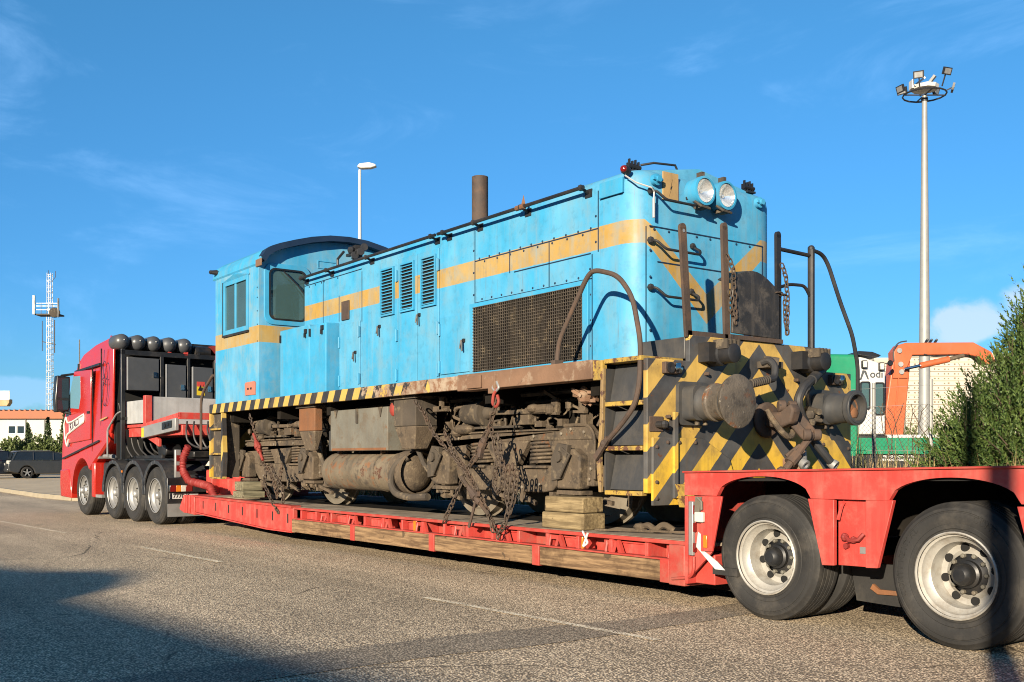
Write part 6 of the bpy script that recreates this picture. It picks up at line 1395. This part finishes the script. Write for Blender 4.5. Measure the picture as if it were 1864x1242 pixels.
# ---------------------------------------------------------------- foliage
def sprig_cloud(m, pts, size, up=.5, k=3, wid=.28):
    for c, nrm in pts:
        for j in range(k):
            d = (Vector(nrm) * random.uniform(.4, 1.0) + Vector((random.gauss(0, .5), random.gauss(0, .5), random.gauss(up, .4)))).normalized()
            s = size * random.uniform(.6, 1.35); w = d.cross(Vector((random.gauss(0, 1), random.gauss(0, 1), random.gauss(0, 1))))
            if w.length < 1e-3: continue
            w = w.normalized() * s * wid; p = Vector(c)
            m.add([p, p + d * s * .5 + w, p + d * s, p + d * s * .5 - w], [(0, 1, 2, 3)])
    return m
def conifer(name, label, base, lobes, n, size, mat, trunk_r, group=None, cat='tree', k=3):
    o = thing(name, label, cat, base, 0, group); bx_, by_, bz_ = base
    tm = M()
    for (cx, cy, cz, rx, ry, rz) in lobes:
        tm.tube([(bx_ + random.uniform(-.1, .1), by_, bz_ - .1), (bx_ + cx * .5, by_ + cy * .5, bz_ + cz * .5), (bx_ + cx, by_ + cy, bz_ + cz + rz * .6)], [trunk_r, trunk_r * .7, trunk_r * .2], 6)
    cm = M(); tot = sum(l[3] * l[4] * l[5] for l in lobes) ** 1
    for (cx, cy, cz, rx, ry, rz) in lobes:
        cnt = int(n * (rx * ry * rz) / tot); pts = []
        bumps = [(Vector((random.gauss(0, 1), random.gauss(0, 1), random.gauss(0, 1))).normalized(), random.uniform(.05, .30)) for _ in range(26)]
        for q in range(cnt):
            d = Vector((random.gauss(0, 1), random.gauss(0, 1), random.gauss(0, 1))).normalized()
            rr = random.random() ** .30
            bump = max((max(0, d.dot(bd) - .82) / .18) * amp for bd, amp in bumps)
            taper = 1.0 - .45 * max(0, d.z)
            rr *= (.82 + bump)
            pts.append(((bx_ + cx + d.x * rx * rr * taper, by_ + cy + d.y * ry * rr * taper, bz_ + cz + d.z * rz * rr), d))
            if random.random() < .12:
                tm_p = Vector((bx_ + cx, by_ + cy, bz_ + cz + d.z * rz * rr * .5)); tm.tube([tm_p, Vector(pts[-1][0])], [.012, .004], 4)
        sprig_cloud(cm, pts, size, .45, k, .15)
    obj('trunk', tm, 'bark', o, flip=False); obj('crown', cm, mat, o, smooth=False, flip=False)
    return o
random.seed(71)
c0 = FWD * 12.1 + RIGHT * 6.30
lob = []
def LR(r, f, z, rx, rz): v = RIGHT * r + FWD * f; lob.append((v.x, v.y, z, rx, rx, rz))
LR(.30, 0, 1.5, .95, 1.75); LR(-.35, -.1, 1.0, .85, 1.15); LR(-.80, 0, .65, .62, .80); LR(-.25, -.3, .6, .9, .9); LR(.75, -.2, 1.3, 1.0, 1.7); LR(.32, .1, 2.3, .5, 1.0); LR(-.30, 0, 1.6, .34, .6); LR(-.88, -.1, .9, .24, .45); LR(.75, .1, 2.7, .6, 1.1); LR(-1.05, .1, .5, .4, .6); LR(-.1, .1, 2.0, .3, .55)
def juniper(name, label, base, lobes, nb):
    o = thing(name, label, 'tree', base); bx_, by_, bz_ = base; tm = M(); cm = M(); B0 = Vector(base)
    tot = sum(l[3] * l[5] for l in lobes)
    for (cx, cy, cz, rx, ry, rz) in lobes:
        c = B0 + Vector((cx, cy, cz))
        tm.tube([B0 + Vector((cx * .1, cy * .1, -.15)), B0 + Vector((cx * .6, cy * .6, cz * .5)), c + Vector((0, 0, rz * .55))], [.06, .035, .01], 6)
        for q in range(int(nb * rx * rz / tot)):
            d = Vector((random.gauss(0, 1), random.gauss(0, 1), random.gauss(.15, 1))).normalized()
            rr = random.choice((1.0, 1.0, .85, .7, .5)) * random.uniform(.72, 1.04); tap = 1 - .4 * max(0, d.z)
            p = c + Vector((d.x * rx * rr * tap, d.y * ry * rr * tap, d.z * rz * rr))
            if p.z < bz_ + .02: p.z = bz_ + random.uniform(.02, .3)
            ax_ = (d * .8 + Vector((0, 0, .75)) + Vector((random.gauss(0, .28), random.gauss(0, .28), random.gauss(0, .2)))).normalized()
            Ls = random.uniform(.16, .36); sd = ax_.orthogonal().normalized(); sd2 = ax_.cross(sd)
            if q % 6 == 0: tm.tube([p - ax_ * .12, p + ax_ * Ls * .8], [.007, .002], 4)
            for j in range(15):
                t = j / 14; an = j * 2.4 + random.random(); rad = .055 * (1 - t * .85)
                lp_ = p + ax_ * (Ls * t); out = (sd * math.cos(an) + sd2 * math.sin(an))
                tip = lp_ + out * rad + ax_ * random.uniform(.03, .06); w_ = ax_.cross(out) * random.uniform(.007, .013)
                mid = lp_.lerp(tip, .45)
                cm.add([lp_, mid + w_, tip, mid - w_], [(0, 1, 2, 3)])
    obj('trunk', tm, 'bark', o, flip=False); obj('crown', cm, 'conifer', o, smooth=False, flip=False)
    return o
juniper('juniper_tree', 'bushy dark green juniper tree standing at the right beside the wire fence', (c0.x, c0.y, .45), lob, 9500)

# ---------------------------------------------------------------- background, left
bd = cthing('white_building', 'long cream white building with a terracotta roof edge behind the parked cars', 'building', 82)
cobj('wall', M().box(-60, -18, 0, 14, 0, 4.35), 'white_wall', bd)
cobj('roof_edge', M().prism([(-.35, 4.351), (.0, 4.351), (.4, 4.98), (-.1, 4.98)], 'x', -60.3, -17.7).box(-60.3, -17.7, .4, 14, 4.351, 4.9), 'roof_tile', bd)
t0 = None
for k in range(60):
    x = -44 + k * .42
    if t0 is None: t0 = cobj('ridge_tile', M().lathe((x, .05, 5.0), (0, 1, 0), [(-.15, .09), (.5, .08)], 8), 'roof_tile', bd)
    else: again(t0, (k * .42, 0, 0))
for x0 in (-39.9, -39.2, -33.5, -32.8):
    w = cobj('window', M().ring([(x0, 3.15), (x0 + .64, 3.15), (x0 + .64, 3.82), (x0, 3.82)], [(x0 + .05, 3.2), (x0 + .59, 3.2), (x0 + .59, 3.77), (x0 + .05, 3.77)], 'y', -.05, .02), 'galv', bd)
    cobj('pane', M().box(x0 + .05, x0 + .59, -.02, -.01, 3.2, 3.77), 'car_glass', w)
for x in (-38.5, -37.0, -35.4): cobj('downpipe', M().tube([(x, -.06, .0), (x, -.06, 4.34)], .045, 8), 'mast_grey', bd)
cobj('base_band', M().box(-60, -18, -.03, 0, 0, .9), 'concrete', bd)
cobj('door', M().box(-40.6, -39.6, -.04, 0, .1, 2.2), 'galv', bd)
# terrace of the neighbouring house at the very edge
tr = cthing('roof_terrace', 'ochre roof terrace with a glass rail at the left edge', 'terrace', 74)
cobj('slab', M().prism([(-37.4, 4.95), (-36.1, 4.95), (-35.93, 5.2), (-35.93, 5.45), (-37.4, 5.45)], 'y', 0, .5), 'ochre_plate', tr, bevel=.03)
cobj('edge_trim', M().box(-37.4, -35.9, -.04, 0, 5.38, 5.46), 'white_paint', tr)
cobj('glass_rail', M().box(-37.4, -35.95, .05, .08, 5.46, 6.0), 'rail_glass', tr)
cobj('rail_post', M().box(-35.97, -35.93, .03, .1, 5.46, 6.05).box(-37.2, -37.16, .03, .1, 5.46, 6.05).box(-37.4, -35.93, .03, .1, 6.0, 6.04), 'galv', tr)
cobj('column', M().box(-37.4, -37.1, .1, .4, 0, 4.94), 'white_wall', tr)
# lattice tower
tt = cthing('antenna_tower', 'white lattice antenna tower with a platform behind the building', 'antenna tower', 110)
TX0 = -49.1
lt = M()
for sx_ in (-1, 1):
    for sy_ in (-1, 1): lt.tube([(TX0 + .30 * sx_, .30 * sy_, 0), (TX0 + .20 * sx_, .20 * sy_, 20.9)], .03, 4)
cobj('tower_leg', lt, 'mast_grey', tt, smooth=False)
br_ = M()
for k in range(35):
    z = .6 * k + .1; h = .30 - .10 * z / 21
    br_.bar((TX0 - h, -h, z), (TX0 + h, -h, z + (.4 if k % 2 else 0)), .03, .03); br_.bar((TX0 - h, -h, z + .2), (TX0 + h, -h, z + .2), .035, .035)
    br_.bar((TX0 - h, h, z), (TX0 + h, h, z + .2), .03, .03); br_.bar((TX0 + h, -h, z), (TX0 + h, h, z + .3), .03, .03)
cobj('tower_brace', br_, 'mast_grey', tt, smooth=False, kind='stuff')
cobj('cable_tray', M().box(TX0 - .08, TX0 + .02, -.20, -.14, 0, 20), 'mast_grey', tt)
lad = M()
for k in range(22): lad.bar((TX0 + .2, -.2, 1 + k * .75), (TX0 + .52, -.2, 1 + k * .75), .05, .05)
cobj('ladder_rung', lad, 'black_steel', tt, kind='stuff')
pf = cobj('platform', M().box(TX0 - 1.25, TX0 + 1.25, -.7, .7, 16.35, 16.5), 'dust_dark', tt)
rl_ = M()
for x in (-1.25, -.6, 0, .6, 1.25): rl_.bar((TX0 + x, -.7, 16.5), (TX0 + x, -.7, 17.6), .05, .05)
for z in (16.9, 17.3, 17.6): rl_.bar((TX0 - 1.25, -.7, z), (TX0 + 1.25, -.7, z), .04, .04)
cobj('railing', rl_, 'galv', pf)
cobj('panel_antenna', M().box(TX0 - 1.42, TX0 - 1.2, -.9, -.7, 16.4, 18.4), 'mast_grey', pf)
cobj('panel_antenna', M().box(TX0 + 1.2, TX0 + 1.32, -.9, -.7, 16.1, 18.1), 'black_steel', pf)
cobj('dish_antenna', M().lathe((TX0 + .85, -.75, 16.6), (.4, -1, 0), [(0, .55), (.25, .5), (.3, .2)], 16), 'dust_dark', pf)
cobj('whip_antenna', M().tube([(TX0 + .35, 0, 20.2), (TX0 + .62, 0, 20.5), (TX0 + .62, 0, 21.1)], .03, 5).tube([(TX0 - .15, 0, 20.8), (TX0 - .15, 0, 21.2)], .03, 5).tube([(TX0 + .6, -.2, 12.4), (TX0 + .6, -.2, 15.9)], .05, 5).tube([(TX0 - .7, -.2, 12.6), (TX0 - .7, -.2, 15.8)], .035, 5).bar((TX0 - .7, -.2, 13.6), (TX0 + .7, -.2, 13.3), .08, .08), 'dust_dark', tt)
# hedge and cypresses before the building
random.seed(81)
hdg = cthing('hedge', 'uneven green hedge along the cream building wall', 'hedge', 77)
hm = M(); sm_ = M()
for k in range(15):
    x = -37.6 + k * .62; h = 2.3 + .4 * math.sin(k * 1.9) + random.uniform(-.2, .3)
    pts = []
    for q in range(800):
        d = Vector((random.gauss(0, 1), random.gauss(0, 1), random.gauss(0, 1))).normalized(); rr = random.random() ** .35
        pts.append(((x + d.x * .75 * rr, d.y * .8 * rr, .25 + h / 2 + d.z * h / 2 * rr * random.uniform(.85, 1.12)), d))
    sprig_cloud(hm, pts, .20, .5, 2)
    sm_.tube([(x, 0, .1), (x, 0, h * .6)], .05, 5)
cobj('crown', hm, 'hedge_leaf', hdg, smooth=False, flip=False); cobj('trunk', sm_, 'bark', hdg)
for j, (x, h, lean, lab) in enumerate(((-36.0, 3.5, -.5, 'leaning narrow cypress, leftmost of three above the hedge'), (-34.95, 3.9, .0, 'upright narrow cypress, middle of three above the hedge'), (-33.8, 4.3, .1, 'tallest narrow cypress, nearest the red truck above the hedge'))):
    cy = cthing('cypress_tree', lab, 'tree', 78, 'cypresses above the hedge'); m = M(); pts = []
    for q in range(900):
        t = random.random(); a = random.uniform(0, 2 * PI); r = (.30 * math.sin(PI * min(1, t * .8 + .2)) + .02) * random.random() ** .4
        pts.append(((x + lean * t + r * math.cos(a), r * math.sin(a), .3 + h * t), (math.cos(a) * .3, math.sin(a) * .3, 1)))
    sprig_cloud(m, pts, .17, .9, 2); cobj('crown', m, 'cypress_leaf', cy, smooth=False, flip=False)
    cobj('trunk', M().tube([(x, 0, .1), (x + lean * .5, 0, .3 + h * .6)], [.07, .02], 6), 'bark', cy)
# ---------------------------------------------------------------- parked cars
def car(label, loc, rot, paint_, wagon=True):
    o = thing('parked_car', label, 'car', loc, rot, 'cars parked before the cream building')
    c = lambda n_, m_, mt, p=None, **k: obj(n_, m_, mt, p or o, local=True, **k)
    # x forward, y left
    low = [(-2.30, .38), (-2.36, .62), (-2.33, .88), (-2.20, 1.0), (1.35, .98), (2.05, .84), (2.30, .66), (2.32, .36), (1.98, .26)]
    arc_f = [(1.42 + .37 * math.cos(R(t)), .32 + .37 * math.sin(R(t))) for t in range(10, 171, 20)]
    arc_r = [(-1.38 + .37 * math.cos(R(t)), .32 + .37 * math.sin(R(t))) for t in range(10, 171, 20)]
    body = c('body', M().prism(low + arc_f + [(1.0, .24), (-.95, .24)] + arc_r + [(-1.85, .27)], 'y', -.87, .87), paint_, bevel=.06, seg=3)
    top = [(-2.16, 1.0), (-1.98 if wagon else -1.6, 1.40), (-1.7, 1.455), (-.2, 1.47), (.25, 1.42), (1.25, .99)]
    n_ = len(top); m = M(); vs = []
    for y, ins in ((-.84, 0), (.84, 0)):
        vs += [(x, y * (1 - .20 * (z - 1.0) / .47), z) for x, z in top]
    m.add(vs, [tuple(range(n_))[::-1], tuple(range(n_, 2 * n_))] + [(i, (i + 1) % n_, n_ + (i + 1) % n_, n_ + i) for i in range(n_)])
    gh_ = c('glasshouse', m, 'car_glass', bevel=.03)
    rfm = M(); q = [(-2.02 if wagon else -1.64, 1.405), (-1.7, 1.46), (-.2, 1.475), (.28, 1.425)]
    for p1_, p2_ in zip(q, q[1:]): rfm.hexa([(p1_[0], -.69, p1_[1]), (p2_[0], -.69, p2_[1]), (p2_[0], .69, p2_[1]), (p1_[0], .69, p1_[1]), (p1_[0], -.67, p1_[1] + .025), (p2_[0], -.67, p2_[1] + .025), (p2_[0], .67, p2_[1] + .025), (p1_[0], .67, p1_[1] + .025)])
    c('roof', rfm, paint_, ang=60)
    for s in (-1, 1):
        pm = M()
        for x0, x1 in ((-2.12, -1.88), (-1.05, -.98), (.0, .07)): pm.bar((x0 if x0 < -2 else x0, s * .845, 1.0), (x1 if x0 < -2 else x0 + .03, s * .69, 1.42), .05, .06)
        pm.bar((1.25, s * .845, 1.0), (.28, s * .69, 1.43), .05, .06)
        c('pillar', pm, paint_)
        c('roof_rail', M().tube([(-1.7, s * .62, 1.50), (-.1, s * .62, 1.51)], .018, 6), 'galv')
        c('tail_light', M().box(-2.36, -2.18, s * .56, s * .855, .80, .98), 'white_lens' if wagon else 'red_lens', bevel=.02)
        c('headlight', M().box(2.0, 2.2, s * .5, s * .86, .66, .78), 'lens_glass', bevel=.02)
        c('mirror', M().box(.75, .92, s * .86, s * 1.02, .98, 1.10), paint_, bevel=.03)
        for x in (1.42, -1.38):
            wl = c('wheel', M().lathe((x, s * .66, .32), (0, s, 0), [(0, .19), (0, .30), (.02, .32), (.18, .32), (.205, .30), (.21, .22), (.19, .21)], 24, caps=False), 'rubber')
            rm = M().lathe((x, s * .66, .32), (0, s, 0), [(.14, .0), (.14, .21)], 20)
            c('wheel_disc', rm, 'dark_hole', wl)
            sp_ = M()
            for k in range(5):
                a = 2 * PI * k / 5 + .3; sp_.bar((x, s * .85, .32), (x + .205 * math.cos(a), s * .86, .32 + .205 * math.sin(a)), .05, .06, up=(0, 1, 0))
            c('spoke', sp_, 'galv', wl)
    c('rear_screen', M().hexa([(-2.19, -.62, 1.04), (-2.19, .62, 1.04), (-2.17, .62, 1.04), (-2.17, -.62, 1.04), (-2.05, -.55, 1.36), (-2.05, .55, 1.36), (-2.03, .55, 1.36), (-2.03, -.55, 1.36)]), 'car_glass')
    c('number_plate', M().box(-2.375, -2.355, -.26, .26, .72, .83), 'white_paint')
    c('bumper', M().box(-2.40, -2.25, -.80, .80, .36, .56), paint_, bevel=.05, seg=3)
    return o
def gpos(x, w): p = FWD * w + RIGHT * ((x - 932) / 1885 * w); return (p.x, p.y, .116)
def hd_(deg): d = FWD * math.cos(R(deg)) + RIGHT * math.sin(R(deg)); return math.atan2(d.y, d.x)
car('dark grey estate car parked beside the red truck cab', gpos(88, 58), hd_(48), 'car_grey')
car('dark navy car parked left of the grey estate car', gpos(4, 57), hd_(44), 'car_navy', False)
car('dark red car parked behind the navy one', gpos(-2, 66), hd_(60), 'car_red', False)
car('dark car glimpsed under the locomotive beyond the trailer', (-18.6, 11.4, 0), R(178), 'car_navy', False)
# ---------------------------------------------------------------- far apartment block
ab_ = cthing('apartment_block', 'far beige apartment block with many rows of small windows behind the crane', 'apartment block', 560)
for name_, x0, x1, top_ in (('wing', 196, 207, 54.5), ('wing', 213, 275, 57.0)):
    wg = cobj(name_, M().box(x0, x1, 0, 14, 0, top_), 'beige_wall', ab_)
    sl_ = M(); wn = M(); fl_ = 2.55; nfl = int(top_ / fl_)
    for k in range(1, nfl + 1): sl_.box(x0 - .2, x1 + .2, -.25, .0, k * fl_ - .22, k * fl_)
    cobj('floor_slab', sl_, 'slab_edge', wg, kind='stuff', smooth=False)
    x = x0 + 1.0
    while x < x1 - 1.4:
        for k in range(nfl):
            if random.random() < .9: wn.box(x, x + random.uniform(.7, 1.1), -.12, .02, k * fl_ + .75, k * fl_ + random.uniform(1.3, 1.8))
        x += 2.1 if (round((x - x0) * 10) % 2) else 3.3
    cobj('window', wn, 'slab_edge', wg, kind='stuff', smooth=False)
    cobj('parapet', M().box(x0 - .3, x1 + .3, -.3, 14.2, top_, top_ + 1.2), 'beige_wall', wg)
bs_ = cthing('shrub', 'dark distant shrubs at the foot of the apartment block', 'shrub', 60); m = M(); sm2 = M(); random.seed(91)
for k in range(9):
    x = 19.0 + k * 1.1; pts = []
    for q in range(420):
        d = Vector((random.gauss(0, 1), random.gauss(0, 1), random.gauss(0, 1))).normalized(); rr = random.random() ** .35
        pts.append(((x + d.x * .9 * rr, d.y * rr, 1.6 + d.z * 1.5 * rr), d))
    sprig_cloud(m, pts, .22, .6, 2); sm2.tube([(x, 0, 0), (x, 0, 1.6)], .06, 5)
cobj('crown', m, 'hedge_leaf', bs_, smooth=False, flip=False); cobj('trunk', sm2, 'bark', bs_)
# ---------------------------------------------------------------- behind the camera: what throws the shadows in the foreground
lpz = thing('street_lamp', 'lamp post standing behind the camera whose shadow crosses the trailer wheel', 'street lamp', (1.61, -1.95, 0))
obj('lamp_pole', M().lathe((1.61, -1.95, 0), (0, 0, 1), [(0, .11), (.3, .09), (9, .065)], 16), 'mast_grey', lpz)
obj('lamp_head', M().box(1.45, 2.3, -2.08, -1.82, 9.0, 9.12), 'white_paint', lpz, bevel=.03)
dep = thing('depot_building', 'low flat depot building behind the camera throwing the long foreground shadow', 'building', (0, -15, 0))
obj('wall', M().prism([(-26, 0), (30, 0), (30, 5.36), (7.5, 5.31), (5, 5.24), (1.2, 5.13), (-2.2, 5.10), (-26, 5.06)], 'y', -28, -15), 'white_wall', dep)
obj('roof_gable', M().prism([(-2.24, 5.08), (-2.24, 5.11), (-1.17, 5.22), (-.5, 5.37), (-.24, 5.40), (.1, 5.40), (.40, 5.37), (.81, 5.29), (1.08, 5.143), (1.1, 5.08)], 'y', -16.5, -15.0), 'roof_tile', dep)
